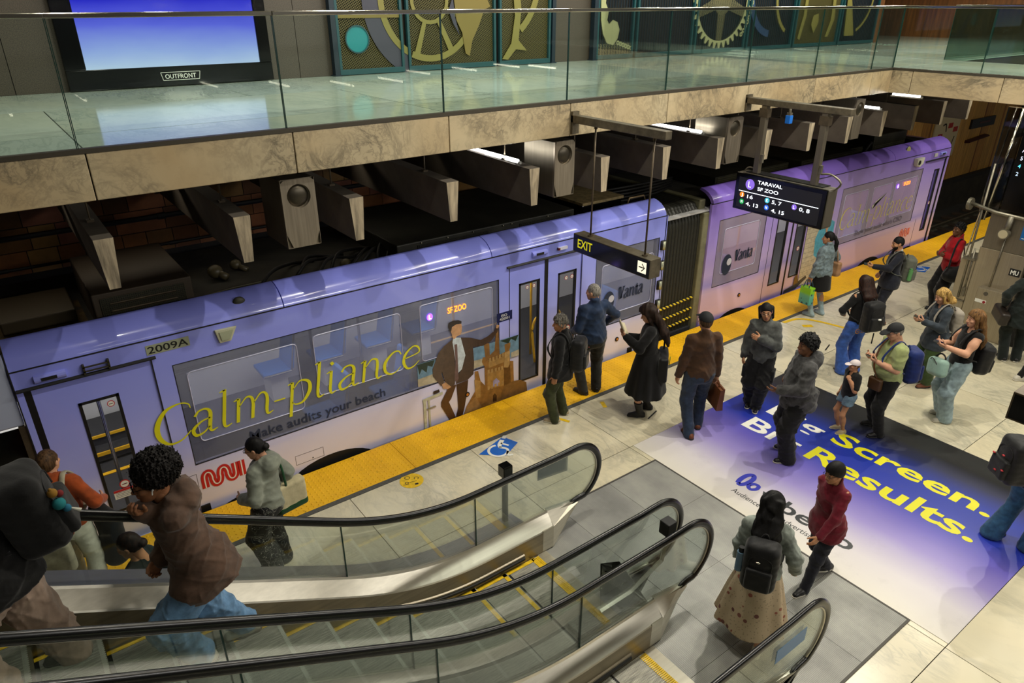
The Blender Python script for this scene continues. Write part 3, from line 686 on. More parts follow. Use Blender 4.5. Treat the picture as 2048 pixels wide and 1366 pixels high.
# ---- car A
W1 = (1.07, 5.22, .60, 1.84); W2 = (7.03, 8.38, .60, 1.84)
wall_cells(-.28, 8.52, -.22, 2.18, [W1, W2, (-.22, .88, -.05, 1.97), (5.41, 6.73, -.05, 1.97)], WRA)
MB().prism([(YT+.05, -.22), (YT+.05, 2.18), (YT+.02, 2.18), (YT, 2.18), (YT, -.22)], 'x', 8.50, 8.54).build('body_end', WRA, tr)
cove(-.28, 8.50, WRA, [2.30, 5.12])
seam_h(-.28, 8.52, 2.182)
window(*W1, [(1.18, 2.37, .86, 1.72), (2.57, 3.71, .96, 1.75), (3.99, 5.12, .98, 1.77)], FILMA, FILMAP)
window(*W2, [(7.16, 8.28, .78, 1.62)], FILMA, FILMAP)
door(-.16, .88, -.05, 1.965, (.17, .53, .34, 1.70), WRA)
door(5.42, 6.035, -.05, 1.965, (5.58, 5.95, .14, 1.70), WRA)
door(6.095, 6.725, -.05, 1.965, (6.29, 6.64, .14, 1.70), WRA)
MB().box((-.22, YT+.002, -.05), (-.16, YT+.05, 1.965)).build('door_rubber', GASKET, tr); MB().box((6.035, YT+.004, -.05), (6.095, YT+.05, 1.965)).build('door_rubber', GASKET, tr)
for (a, c) in ((-.27, .93), (5.36, 6.80)):
    MB().prism([(YT-.03, 1.975), (YT+.01, 1.975), (YT+.01, 2.0), (YT-.012, 2.0), (YT-.03, 1.985)], 'x', a, c).build('door_drip_rail', BLACK, tr)
for (x, z0, z1) in ((.885, -.05, 1.965), (5.405, -.05, 1.965), (6.735, -.05, 1.97), (7.03, 1.84, 1.99), (-.28, -.22, 2.38)): seam_v(x, z0, z1)
# number plate, marker lamp, recessed handles, round vent
MB().box((.86, YT-.004, 2.02), (1.275, YT, 2.125)).build('number_plate', mat('plate_silver', (.60, .62, .52), .45), tr)
text('fleet_number', '2009A', (.875, YT-.0045, 2.035), (1, 0, 0), (0, 0, 1), .078, BLACK, tr, width=.385, bold=.012)
def trapez(x0, x1, z0, z1, lab):
    p = [(x0, z1), (x0+.03, z0), (x1-.08, z0), (x1, z1-.005)]
    o = MB().prism([(a, c) for a, c in p], 'y', YT-.03, YT).build('camera_housing', mat('lamp_housing', (.72, .72, .62), .4), tr, bevel=.008)
    q = [(x0+.04, z1-.03), (x0+.055, z0+.03), (x1-.09, z0+.03), (x1-.045, z1-.03)]
    MB().prism(q, 'y', YT-.042, YT-.02).build('camera_lens', mat('lamp_glass', (.62, .64, .54), .12, coat=.5), o)
trapez(1.53, 1.76, 1.965, 2.12, '')
def recess(x, z):
    o = MB().tube([(x-.13, YT-.001, z), (x+.13, YT-.001, z)], .04, 12, sy=1).build('handle_recess', WRA, tr)
    MB().box((x-.075, YT-.043, z-.016), (x+.055, YT-.038, z+.016)).build('handle_slot', BLACK, o)
recess(.02, 2.06); recess(5.92, 2.085)
b = MB()
for z in (2.02, 2.065): b.box((.29, YT-.035, z), (.52, YT-.02, z+.012))
for x in (.29, .505): b.box((x, YT-.035, 2.0), (x+.018, YT, 2.10))
b.build('gutter_bracket', mat('bracket_bronze', (.30, .28, .20), .4, .6), tr)
MB().box((6.25, YT-.03, 2.06), (6.42, YT, 2.10)).build('side_lamp', mat('lamp_pale', (.78, .78, .84), .3), tr); MB().box((6.245, YT-.032, 2.062), (6.28, YT-.002, 2.095)).build('side_lamp_red', mat('lamp_red', (.35, .05, .05), .3), tr)
v = MB().ball((1.86, 7.405, 2.315), (.07, .03, .07), 20, 8).build('round_vent', mat('vent_mesh', (.25, .25, .22), .5, .5), tr, smooth=True)
b = MB()
for i in range(-4, 5):
    for j in range(-4, 5):
        if i*i+j*j < 18: b.ball((1.86+i*.0145+(j % 2)*.007, 7.378+.02*(i*i+j*j)/18+j*.006, 2.315+j*.0135), .0045, 5, 4)
tag(b.build('vent_holes', BLACK, v), kind='stuff')
# round buttons and little hatches low on the side
def button(x, z):
    o = MB().cyl((x, YT-.012, z), 'y', .038, .02, 18).build('side_button', BLACK, tr)
    MB().cyl((x, YT-.018, z), 'y', .02, .01, 14).build('button_amber', mat('amber_lens', (.78, .48, .18), .25), o)
button(4.66, .262); button(7.57, .29)
def hatch(x0, x1, z0, z1):
    b = MB(); t = .004
    for lo, hi in (((x0, z0), (x1, z0+t)), ((x0, z1-t), (x1, z1)), ((x0, z0), (x0+t, z1)), ((x1-t, z0), (x1, z1))): b.box((lo[0], YT-.0015, lo[1]), (hi[0], YT, hi[1]))
    b.ball((x0+(x1-x0)*.6, YT-.002, z0+.03), .008, 8, 5); b.build('hatch', SEAM, tr)
hatch(.90, 1.05, .30, .48); hatch(2.16, 2.52, .12, .25)
# wheel arches cut below the skirt
for x, r in ((1.55, .42), (2.62, .62), (8.6, .5)):
    MB().prism([(x+r*math.cos(a), -.30+.46*r*1.15*math.sin(a)+.08) for a in np.linspace(0, PI, 16)], 'y', YT-.002, YT+.02).build('wheel_arch', BLACK, tr)
for x in (1.02, 7.83): MB().box((x, YT-.02, -.06), (x+.1, YT, .05)).build('skirt_step', BLACK, tr)
# side lights at the articulated end
for z in (1.71, 1.37, 1.03, .69):
    o = MB().tube([(8.46, YT-.002, z-.075), (8.46, YT-.002, z+.075)], .052, 14).build('end_lamp', BLACK, tr, smooth=True)
    MB().tube([(8.46, YT-.03, z-.07), (8.46, YT-.03, z+.07)], .034, 12).build('lamp_lens', mat('lens_clear', (.74, .76, .66), .12, .4), o, smooth=True)
# printed wrap lettering --------------------------------------------------
F = {  # pen strokes, x-height 1
 'C': (1.12, [[(1.08, 1.22, .03), (1.0, 1.42, .05), (.70, 1.52, .06), (.28, 1.36, .13), (.05, .85, .19), (.12, .35, .17), (.42, .0, .10), (.80, .02, .06), (1.10, .30, .04)]]),
 'a': (.88, [[(.10, .80, .11), (.22, .98, .07), (.45, 1.0, .08), (.60, .80, .14), (.60, .25, .14), (.66, .03, .09), (.86, .08, .03)], [(.60, .60, .05), (.30, .52, .07), (.06, .28, .13), (.14, .02, .12), (.38, .04, .07), (.60, .24, .04)]]),
 'l': (.50, [[(.02, 1.48, .04), (.20, 1.55, .07)], [(.19, 1.56, .13), (.19, .8, .13), (.19, .2, .13), (.26, .0, .09), (.46, .06, .03)]]),
 'm': (1.42, [[(.0, .93, .04), (.17, 1.0, .07)], [(.17, 1.0, .13), (.17, .5, .13), (.17, 0, .13)], [(.20, .66, .04), (.42, .96, .06), (.60, .92, .10), (.68, .66, .13), (.68, .3, .13), (.68, 0, .13)], [(.71, .66, .04), (.92, .96, .06), (1.10, .92, .10), (1.18, .66, .13), (1.18, .2, .13), (1.24, .0, .09), (1.42, .06, .03)]]),
 '-': (.50, [[(.02, .42, .06), (.42, .42, .06)]]),
 'p': (.98, [[(.0, .93, .04), (.17, 1.0, .07)], [(.17, 1.0, .13), (.17, .2, .13), (.17, -.5, .13)], [(.20, .70, .04), (.46, .99, .06), (.78, .85, .13), (.84, .45, .16), (.62, .04, .10), (.34, .0, .06), (.19, .14, .04)]]),
 'i': (.50, [[(.0, .93, .04), (.17, 1.0, .07)], [(.18, 1.0, .13), (.18, .5, .13), (.18, .2, .13), (.25, .0, .09), (.44, .06, .03)], [(.14, 1.30, .15), (.24, 1.36, .15)]]),
 'n': (.98, [[(.0, .93, .04), (.17, 1.0, .07)], [(.17, 1.0, .13), (.17, .5, .13), (.17, 0, .13)], [(.20, .66, .04), (.44, .96, .06), (.66, .90, .11), (.72, .62, .13), (.72, .2, .13), (.79, .0, .09), (.96, .06, .03)]]),
 'c': (.84, [[(.76, .80, .06), (.62, .99, .07), (.36, .96, .08), (.08, .60, .15), (.12, .20, .13), (.36, .0, .08), (.60, .03, .05), (.80, .22, .03)]]),
 'e': (.86, [[(.10, .52, .05), (.40, .56, .05), (.74, .66, .06), (.66, .92, .09), (.42, 1.0, .06), (.12, .72, .12), (.08, .34, .15), (.28, .02, .10), (.54, .02, .06), (.80, .24, .03)]]),
 'V': (1.10, [[(.02, 1.36, .07), (.40, 1.36, .07)], [(.20, 1.36, .24), (.56, .02, .24)], [(.56, .05, .08), (.90, 1.36, .10)], [(.72, 1.36, .06), (1.08, 1.36, .06)]]),
 't': (.62, [[(.24, 1.28, .08), (.26, .6, .20), (.27, .24, .20), (.36, .02, .12), (.58, .12, .06)], [(.0, .93, .09), (.52, .93, .09)]]),
}
def script(name, s, x, z, sx, sy, m, wm=1., shear=.16, y=YT-.003, tight=1.):
    st = []; cx = 0
    for ch in s:
        wd_, g = F[ch]
        for q in g: st.append([(p[0]+cx, p[1], p[2]) for p in q])
        cx += wd_*tight
    return ribbons(name, st, (x, y, z), (1, 0, 0), (0, 0, 1), sx, sy, m, tr, shear=shear, wmul=wm)
script('slogan_lettering', 'Calm-pliance', .73, .955, .323, .29, YPRINT, 1.0)
text('tagline_lettering', 'Make audits your beach', (1.69, YT-.003, .672), (1, 0, 0), (0, 0, 1), .122, NAVYP, tr, width=1.73, bold=.012)
script('sponsor_lettering', 'Vanta', 7.52, .99, .128, .145, NAVYP, 1.9, .1)
def emblem(x, z, s):
    o = poly('sponsor_emblem', disc(x, z, .09*s, 20, .13*s), (0, YT-.003, 0), (1, 0, 0), (0, 0, 1), NAVYP, tr)
    poly('emblem_spot', disc(x+.04*s, z+.03*s, .045*s, 16), (0, YT-.0042, 0), (1, 0, 0), (0, 0, 1), mat('emblem_white', (.80, .80, .84), .4), o)
emblem(7.33, 1.0, 1.35)
def muni(x, z, sx, sy, m):
    W = .30
    path = [[(0, 0, W), (0, .62, W), (.10, .86, W), (.28, .94, W), (.46, .86, W), (.56, .62, W), (.56, .36, W), (.66, .12, W), (.84, .04, W), (1.02, .12, W), (1.12, .36, W), (1.12, .95, W)],
            [(1.62, .95, W), (1.62, .36, W), (1.52, .12, W), (1.34, .04, W)], [(1.62, 0, W), (1.62, .0, W)],
            [(1.74, 0, W), (1.74, .62, W), (1.84, .86, W), (2.02, .94, W), (2.20, .86, W), (2.30, .62, W), (2.30, 0, W)], [(2.72, 0, W), (2.72, .95, W)]]
    path = [[(0, 0, W), (0, .6, W), (.08, .86, W), (.25, .95, W), (.42, .86, W), (.5, .6, W), (.5, .4, W), (.58, .14, W), (.75, .05, W), (.92, .14, W), (1.0, .4, W), (1.0, .6, W), (1.08, .86, W), (1.25, .95, W), (1.42, .86, W), (1.5, .6, W), (1.5, .4, W), (1.58, .14, W), (1.75, .05, W), (1.92, .14, W), (2.0, .4, W), (2.0, 1.0, W)],
            [(2.42, 0, W), (2.42, 1.0, W)]]
    o = ribbons('transit_logo', path, (x, YT-.003, z), (1, 0, 0), (0, 0, 1), sx, sy, m, tr, wmul=1.25)
    return ribbons('transit_logo_line', [[(p[0], p[1], .07) for p in q] for q in path], (x, YT-.004, z), (1, 0, 0), (0, 0, 1), sx, sy, WHITE, o)
muni(1.12, .26, .172, .205, mat('logo_red', (.76, .10, .13), .4))
# route display behind the window
LED = emis('amber_leds', (1, .50, .08), 6); LEDV = emis('violet_leds', (.52, .30, 1), 5); LEDW = emis('white_leds', (.95, .93, 1), 7)
def led(x, z, s=1.):
    o = poly('route_badge', disc(x, z, .045*s, 20, .05*s), (0, YT-.003, 0), (1, 0, 0), (0, 0, 1), LEDV, tr)
    text('route_letter', 'L', (x-.018*s, YT-.0045, z-.028*s), (1, 0, 0), (0, 0, 1), .058*s, LEDW, o, bold=.03)
    text('route_display', 'SF ZOO', (x+.27*s, YT-.003, z-.025*s), (1, 0, 0), (0, 0, 1), .085*s, LED, tr, width=.29*s, bold=.01)
led(4.13, 1.585)
MB().box((5.19, YT-.004, 1.215), (5.45, YT-.001, 1.35)).build('standards_badge', mat('badge_navy', (.09, .12, .30), .4), tr)
text('standards_lettering', 'ISO', (5.26, YT-.0045, 1.285), (1, 0, 0), (0, 0, 1), .04, WHITE, tr, width=.10)
text('standards_number', '42001', (5.23, YT-.0045, 1.235), (1, 0, 0), (0, 0, 1), .04, WHITE, tr, width=.17)
# printed advert: a suited figure leaning on a sandcastle (flat print on the car side)
def pr(name, pts, c, par, d=.004, rough=.4):
    return poly(name, pts, (0, YT-d, 0), (1, 0, 0), (0, 0, 1), mat('print_'+name+'_%d' % int(sum(c)*1000), c, rough, var=.12, vscale=14), par)
ADV = [('beach_print', (0.44,0.58,0.68), [(3.904,0.971),(4.179,0.964),(4.196,0.613),(3.899,0.632)]),
('beach_print', (0.44,0.58,0.68), [(4.766,0.946),(5.563,0.935),(5.571,0.603),(5.198,0.623),(4.777,0.625)]),
('beach_sand', (0.72,0.68,0.58), [(3.898,0.747),(4.186,0.759),(4.196,0.613),(3.899,0.632)]),
('beach_sand', (0.72,0.68,0.58), [(4.78,0.752),(5.179,0.722),(5.219,0.635),(4.777,0.625)]),
('beach_sand', (0.74,0.7,0.6), [(5.427,0.685),(5.57,0.699),(5.571,0.603),(5.431,0.608)]),
('palm_frond', (0.15,0.22,0.17), [(3.903,0.963),(4.17,0.958),(4.128,0.866),(4.059,0.905),(4.035,0.808),(3.968,0.882),(3.928,0.807)]),
('palm_frond', (0.15,0.22,0.17), [(5.242,0.925),(5.563,0.935),(5.511,0.848),(5.427,0.909),(5.385,0.847),(5.303,0.889)]),
('sandcastle_print', (0.6,0.43,0.22), [(4.576,-0.083),(4.641,0.068),(4.806,0.278),(4.795,0.582),(4.854,0.572),(4.89,0.401),(4.968,0.299),(4.964,0.602),(4.92,0.69),(4.938,0.759),(5.041,0.736),(5.036,0.673),(5.219,0.71),(5.323,0.735),(5.313,0.849),(5.417,0.856),(5.416,0.782),(5.395,0.732),(5.406,0.559),(5.469,0.539),(5.48,0.206),(5.599,0.187),(5.71,0.11),(5.734,-0.079),(5.426,-0.093),(4.878,-0.077)]),
('castle_tower', (0.56,0.4,0.22), [(4.986,0.688),(4.961,0.934),(4.982,0.964),(5.051,0.944),(5.058,0.759),(5.139,0.808),(5.174,1.143),(5.204,1.153),(5.23,0.707),(5.077,0.679)]),
('castle_band', (0.72,0.57,0.34), [(5.036,0.655),(5.302,0.666),(5.301,0.572),(5.034,0.562)]),
('castle_wall', (0.7,0.54,0.3), [(5.013,0.493),(5.3,0.458),(5.299,0.188),(5.008,0.228)]),
('castle_wall', (0.58,0.42,0.22), [(5.007,0.171),(5.256,0.164),(5.244,-0.069),(5.013,-0.066)]),
('castle_side', (0.44,0.3,0.15), [(5.301,0.572),(5.406,0.559),(5.426,0.185),(5.299,0.188)]),
('castle_turret', (0.74,0.6,0.38), [(5.312,0.719),(5.406,0.729),(5.401,0.503),(5.374,0.464),(5.3,0.487)]),
('castle_turret', (0.7,0.55,0.32), [(4.787,0.454),(4.89,0.401),(4.883,0.136),(4.803,0.145)]),
('arch', (0.66,0.64,0.8), [(5.1,0.236),(5.108,0.329),(5.164,0.359),(5.22,0.292),(5.219,0.215)]),
('arch', (0.28,0.18,0.09), [(5.097,-0.017),(5.098,0.09),(5.134,0.117),(5.167,0.067),(5.166,-0.022)]),
('sand_heap', (0.66,0.5,0.3), [(4.576,-0.083),(4.641,0.068),(4.804,0.183),(4.9,-0.026),(4.878,-0.077)]),
('sand_heap', (0.52,0.38,0.22), [(5.256,0.085),(5.299,0.188),(5.48,0.206),(5.599,0.187),(5.71,0.11),(5.734,-0.079),(5.426,-0.093),(5.244,-0.069)]),
('suit_arm', (0.27,0.2,0.16), [(4.733,1.124),(4.905,1.04),(5.023,1.06),(5.143,1.116),(5.174,1.179),(5.214,1.15),(5.193,1.084),(5.081,0.971),(4.942,0.939),(4.767,0.973)]),
('trouser', (0.27,0.17,0.1), [(4.49,0.478),(4.684,0.488),(4.658,0.29),(4.611,0.078),(4.556,-0.095),(4.467,-0.101),(4.46,-0.04),(4.504,0.098),(4.501,0.269)]),
('trouser', (0.34,0.22,0.12), [(4.367,0.492),(4.49,0.478),(4.396,0.287),(4.356,0.245),(4.46,-0.04),(4.399,-0.094),(4.344,-0.016),(4.232,0.215),(4.235,0.288)]),
('suit_print', (0.32,0.25,0.19), [(4.304,1.109),(4.463,1.184),(4.473,0.971),(4.477,0.611),(4.462,0.488),(4.367,0.474),(4.314,0.555),(4.265,0.769),(4.303,0.899)]),
('suit_print', (0.28,0.21,0.16), [(4.584,1.167),(4.733,1.124),(4.77,1.061),(4.789,0.731),(4.774,0.551),(4.675,0.491),(4.481,0.49),(4.529,0.631),(4.585,0.686),(4.649,0.883)]),
('shirt', (0.78,0.82,0.84), [(4.463,1.184),(4.501,1.19),(4.584,1.167),(4.649,0.883),(4.585,0.686),(4.506,0.638),(4.473,0.971),(4.452,1.135)]),
('tie', (0.42,0.32,0.3), [(4.478,1.093),(4.524,1.088),(4.526,0.558),(4.492,0.514),(4.461,0.561),(4.486,0.825)]),
('suit_arm', (0.34,0.27,0.21), [(4.313,1.106),(4.228,1.045),(4.178,0.938),(4.126,0.831),(4.129,0.724),(4.196,0.613),(4.248,0.532),(4.297,0.579),(4.257,0.718),(4.311,0.879)]),
('hand', (0.76,0.58,0.42), [(4.258,0.556),(4.315,0.573),(4.404,0.47),(4.347,0.453),(4.273,0.487)]),
('hand', (0.72,0.55,0.4), [(5.174,1.197),(5.224,1.174),(5.203,1.135),(5.164,1.146)]),
('head', (0.76,0.58,0.42), [(4.432,1.296),(4.453,1.358),(4.527,1.381),(4.6,1.366),(4.608,1.316),(4.602,1.249),(4.576,1.213),(4.52,1.202),(4.491,1.176),(4.463,1.184),(4.448,1.249)]),
('printed_hair', (0.2,0.17,0.15), [(4.39,1.376),(4.401,1.432),(4.475,1.446),(4.557,1.432),(4.605,1.402),(4.601,1.369),(4.527,1.381),(4.453,1.358),(4.441,1.31),(4.422,1.29)]),
('printed_ladder', (0.74,0.74,0.64), [(3.956,0.405),(4.001,0.398),(3.989,-0.101),(3.952,-0.096)]),
('printed_ladder', (0.7,0.7,0.6), [(4.029,0.407),(4.056,0.406),(4.056,-0.079),(4.027,-0.087)]),
('printed_ladder', (0.74,0.74,0.64), [(3.948,0.426),(4.262,0.445),(4.265,0.403),(3.951,0.385)]),
('printed_rung', (0.55,0.52,0.44), [(3.993,0.264),(4.141,0.27),(4.152,0.243),(4.001,0.239)]),
('printed_case', (0.16,0.1,0.08), [(4.116,0.495),(4.209,0.5),(4.216,0.452),(4.123,0.447)]),
]
adp = None
for i_, (nm_, c_, p_) in enumerate(ADV):
    o_ = pr(nm_, p_, c_, adp or tr, .0025+.00022*i_)
    adp = adp or o_
for (x_, z_) in [(5.04,0.653),(5.096,0.651),(5.153,0.655),(5.211,0.66),(5.264,0.668),(5.012,0.475),(5.073,0.47),(5.135,0.466),(5.196,0.461),(5.248,0.46),(5.007,0.209),(5.069,0.207),(5.131,0.21),(5.194,0.214),(5.257,0.212)]: pr('battlement', [(x_, z_), (x_+.035, z_), (x_+.035, z_+.06), (x_, z_+.06)], (.74,.60,.38), adp, .0075)
# cab nose beyond the front door
MB().box((-2.4, YT+.02, 1.62), (-.29, YT+.1, 2.36)).build('cab_side', CABW, tr, bevel=.02)
MB().box((-2.4, YT+.04, -.22), (-.29, YT+.1, 1.60)).build('cab_window', BLACKG, tr)
MB().box((-.345, YT+.01, -.2), (-.285, YT+.06, 1.62)).build('cab_pillar', BRONZE, tr)
# ---- roof and roof equipment
MB().box((-2.4, 7.5, 2.10), (8.5, 9.9, 2.20)).build('roof', ROOFDK, tr)
MB().box((9.64, 7.5, 2.10), (18.1, 9.9, 2.20)).build('roof', ROOFDK, tr)
def unit(x0, x1, y0, y1, z0, z1, m=DARKMET, name='roof_unit'):
    return MB().box((x0, y0, z0), (x1, y1, z1)).build(name, m, tr, bevel=.015)
def grille(par, x0, x1, y, z0, z1, nx, nz, m):
    b = MB()
    for i in range(nx+1): xx = x0+(x1-x0)*i/nx; b.box((xx-.003, y-.008, z0), (xx+.003, y, z1))
    for j in range(nz+1): zz = z0+(z1-z0)*j/nz; b.box((x0, y-.008, zz-.003), (x1, y, zz+.003))
    return b.build('grille', m, par)
GRM = mat('grille_olive', (.30, .29, .22), .5, .4)
u = MB().box((.55, 7.74, 2.2), (1.50, 9.2, 2.60)).build('roof_unit', mat('grille_box_brown', (.26, .22, .17), .6, .2), tr, bevel=.012)
MB().box((.62, 7.735, 2.30), (1.42, 7.745, 2.545)).build('grille_backing', BLACK, u); grille(u, .62, 1.42, 7.735, 2.30, 2.545, 40, 12, GRM)
for z in (2.40, 2.48): MB().tube([(.70, 7.73, z), (1.33, 7.73, z)], .012, 6).build('coil', BRONZE, u)
u = unit(-.25, .42, 8.2, 9.0, 2.2, 2.34, mat('hatch_bronze', (.24, .20, .12), .6, .2))
MB().box((-1.6, 7.7, 2.195), (.5, 8.9, 2.203)).build('roof_walkboard', mat('roof_dusty', (.30, .24, .11), .8, var=.5, vscale=6, world=True), tr)
u = unit(3.95, 6.92, 7.72, 9.6, 2.2, 2.46, mat('unit_black', (.16, .16, .135), .55, .2, var=.3, vscale=3))
for x0, x1, n in ((4.25, 5.35, 44), (5.9, 6.85, 30)):
    MB().box((x0, 7.712, 2.27), (x1, 7.722, 2.41)).build('grille_backing', BLACK, u); grille(u, x0, x1, 7.712, 2.27, 2.41, n, 6, mat('grille_dark', (.20, .20, .17), .5, .4))
b = MB()
for x in (4.3, 4.7, 5.1, 5.6, 5.75, 6.4): b.ball((x, 7.71, 2.435), .012, 6, 4)
b.build('bolts', GALV, u)
u = unit(7.12, 7.94, 7.76, 8.9, 2.2, 2.46, BLACKG); MB().box((7.10, 7.74, 2.46), (7.96, 8.95, 2.50)).build('unit_lid', mat('lid_tan', (.50, .44, .30), .7, var=.25, vscale=10), u)
MB().tube([(7.95, 7.64, 2.39), (7.98, 7.64, 2.47), (8.3, 7.64, 2.47), (8.34, 7.64, 2.39)], .014, 8).build('grab_rail', mat('rail_tan', (.58, .50, .36), .4, .5), tr, smooth=True)
b = MB(); random.seed(3)
for i in range(9):
    x = 2.2+.2*i+random.uniform(-.1, .1); b.tube(spl([(x, 7.75, 2.22), (x+.3, 7.9+random.random()*.3, 2.30+random.random()*.1), (x+.7, 8.2+random.random()*.5, 2.24), (x+1.0, 8.5, 2.22)], 6), .022, 6)
b.build('roof_cables', BLACK, tr, smooth=True)
for (x, y, z, s) in ((1.95, 8.6, 2.3, .09), (2.25, 8.8, 2.27, .07), (2.95, 7.82, 2.26, .06), (3.35, 7.95, 2.28, .08)): MB().ball((x, y, z), (s, s, s*.9), 12, 8).tube([(x, y, z), (x+.1, y-.12, z-.06)], s*.5, 8).build('roof_insulator', mat('insulator', (.34, .31, .22), .4), tr, smooth=True)
MB().tube([(1.35, 7.66, 2.36), (1.9, 7.66, 2.40), (2.2, 7.66, 2.40)], .012, 6).build('roof_pipe', GRM, tr)
b = MB()
for i in range(5): b.tube([(7.9+.03*i, 8.2, 2.28+.05*i), (8.5, 8.15+.02*i, 2.26+.05*i), (9.1, 8.1, 2.30+.05*i), (9.7, 8.3, 2.28+.04*i)], .022, 6)
b.build('jumper_cables', BLACK, tr, smooth=True)
for x0, x1, y0, y1, z1 in ((10.4, 12.6, 7.9, 9.4, 2.42), (12.8, 14.7, 7.75, 9.3, 2.44), (14.8, 15.5, 8.0, 9.2, 2.38), (15.6, 17.0, 7.85, 9.3, 2.62)):
    u = unit(x0, x1, y0, y1, 2.2, z1, mat('unit_olive', (.16, .155, .11), .5, .3, var=.3, vscale=3))
    b = MB()
    for i in range(5): b.box((x0+.05, y0-.01, 2.24+.035*i), (x1-.05, y0, 2.255+.035*i))
    b.build('louvres', GRM, u)
MB().tube(spl([(15.1, 7.8, 2.22), (15.25, 7.75, 2.5), (15.5, 7.85, 2.45), (15.55, 8.0, 2.25)], 6), .03, 8).build('roof_hose', BLACK, tr, smooth=True)
MB().prism([(7.62, 2.40), (9.8, 2.62), (9.8, 2.2), (7.62, 2.2)], 'x', 17.0, 17.06).box((17.06, 7.7, 2.2), (18.1, 9.8, 2.3)).build('cab_fairing', BLACK, tr)
# ---- gangway
bl = MB(); path = [(0, 7.44, -.3), (0, 7.44, .6), (0, 7.44, 1.4), (0, 7.44, 1.85), (0, 7.47, 2.0), (0, 7.55, 2.12), (0, 7.68, 2.17), (0, 8.6, 2.18), (0, 9.5, 2.17)]
bl.tube(spl(path, 5), .045, 8, sy=1.0, up=(1, 0, 0)); bm_ = None
RUBF = mat('bellows_rubber', (.13, .13, .10), .5, var=.2, vscale=20)
f0 = bl.build('bellows_fold', RUBF, tr, smooth=True); f0.location.x += 8.60
for i in range(1, 12):
    o = f0.copy(); COL.objects.link(o); o.location.x = f0.location.x+.078*i; WL[o.name] = WL[tr.name]
MB().box((8.5, 7.49, -.3), (9.6, 7.52, 2.1)).build('gangway_liner', BLACK, tr)
MB().box((9.47, 7.33, -.3), (9.62, 7.6, 2.05)).box((9.47, 7.45, 2.05), (9.62, 9.8, 2.25)).build('gangway_frame', mat('frame_olive', (.50, .49, .38), .55, .2, var=.12, vscale=4), tr, bevel=.02)
def hazard():
    m = bpy.data.materials.new('hazard_stripe'); k = NT(m); q = k.xyz(k.pos())
    f = k.math('GREATER_THAN', k.math('FRACT', k.math('MULTIPLY', k.math('ADD', q[0], q[2]), 11)), .5)
    k.l(k.mix(f, (.05, .05, .04), (.86, .74, .14)), k.b.inputs['Base Color']); return m
HZ = hazard()
for z in (.52, .31, .12):
    MB().tube([(8.56, 7.385, z-.03), (9.05, 7.385, z-.01), (9.5, 7.385, z+.02)], .022, 8).build('safety_strap', HZ, tr)
# ---- car B
V = (9.88, 11.22, .64, 1.86); VB = (13.72, 16.98, .65, 1.84)
wall_cells(9.62, 18.14, -.22, 2.18, [V, VB, (11.45, 12.85, -.05, 1.97), (17.25, 17.98, -.05, 1.95)], WRB)
cove(9.64, 18.12, WRB, [12.6, 15.6]); seam_h(9.62, 18.14, 2.182)
window(*V, [(10.05, 11.05, .85, 1.68)], FILMB, FILMBP); window(*VB, [(13.85, 14.75, .8, 1.70), (14.95, 15.75, .8, 1.70), (15.85, 16.85, .9, 1.70)], FILMB, FILMBP)
door(11.46, 12.13, -.05, 1.965, (11.62, 11.98, .26, 1.64), WRB); door(12.17, 12.84, -.05, 1.965, (12.28, 12.62, .28, 1.60), WRB)
MB().box((12.13, YT+.004, -.05), (12.17, YT+.05, 1.965)).build('door_rubber', GASKET, tr)
door(17.27, 17.98, -.05, 1.95, (17.58, 17.82, .28, 1.74), WRB)
MB().box((17.98, YT-.004, -.05), (18.03, YT+.05, 1.97)).build('door_rubber', GASKET, tr)
MB().prism([(YT-.03, 1.975), (YT+.01, 1.975), (YT+.01, 2.0), (YT-.03, 1.99)], 'x', 17.0, 18.06).build('door_drip_rail', BLACK, tr)
for (x, z0, z1) in ((11.44, -.05, 1.97), (12.86, -.05, 1.97), (17.24, -.2, .64)): seam_v(x, z0, z1)
MB().prism([(18.14, 7.30), (18.14, 9.9), (18.7, 9.6), (18.9, 8.6), (18.7, 7.6)], 'z', -.22, 2.2).build('cab_nose', mat('nose_violet', (.40, .32, .62), .25, coat=.5), tr)
o = MB().prism([(16.42, 2.13), (16.45, 1.98), (16.58, 1.93), (16.72, 2.0), (16.74, 2.13)], 'y', YT-.09, YT).build('camera_housing', mat('cam_white', (.80, .80, .74), .35), tr, bevel=.01)
MB().cyl((16.52, YT-.10, 2.04), 'y', .05, .03, 14).build('camera_lens', BLACK, o)
MB().ball((16.25, 7.39, 2.31), (.085, .03, .085), 18, 8).build('round_vent', mat('vent_cream', (.70, .68, .45), .4), tr, smooth=True)
recess(17.75, 2.09); MB().box((17.35, YT-.012, 2.05), (17.5, YT, 2.13)).build('side_lamp', mat('lamp_pale2', (.72, .72, .72), .3), tr)
button(10.72, .30)
for x, r in ((10.6, .5), (15.4, .55), (17.1, .4)):
    MB().prism([(x+r*math.cos(a), -.30+.46*r*1.15*math.sin(a)+.08) for a in np.linspace(0, PI, 16)], 'y', YT-.002, YT+.02).build('wheel_arch', BLACK, tr)
script('slogan_lettering', 'Calm-pliance', 13.80, .98, .300, .28, YPRINT, .55)
text('tagline_lettering', 'Show your audit who\u2019s CISO', (14.52, YT-.003, .735), (1, 0, 0), (0, 0, 1), .12, mat('grey_print', (.30, .29, .36), .4), tr, width=1.98)
script('sponsor_lettering', 'Vanta', 10.42, 1.02, .118, .15, NAVYP, 1.7, .1); emblem(10.22, 1.0, 1.5)
muni(16.62, .30, .165, .17, mat('logo_orange', (.90, .27, .16), .4)); led(15.97, 1.585, .95)
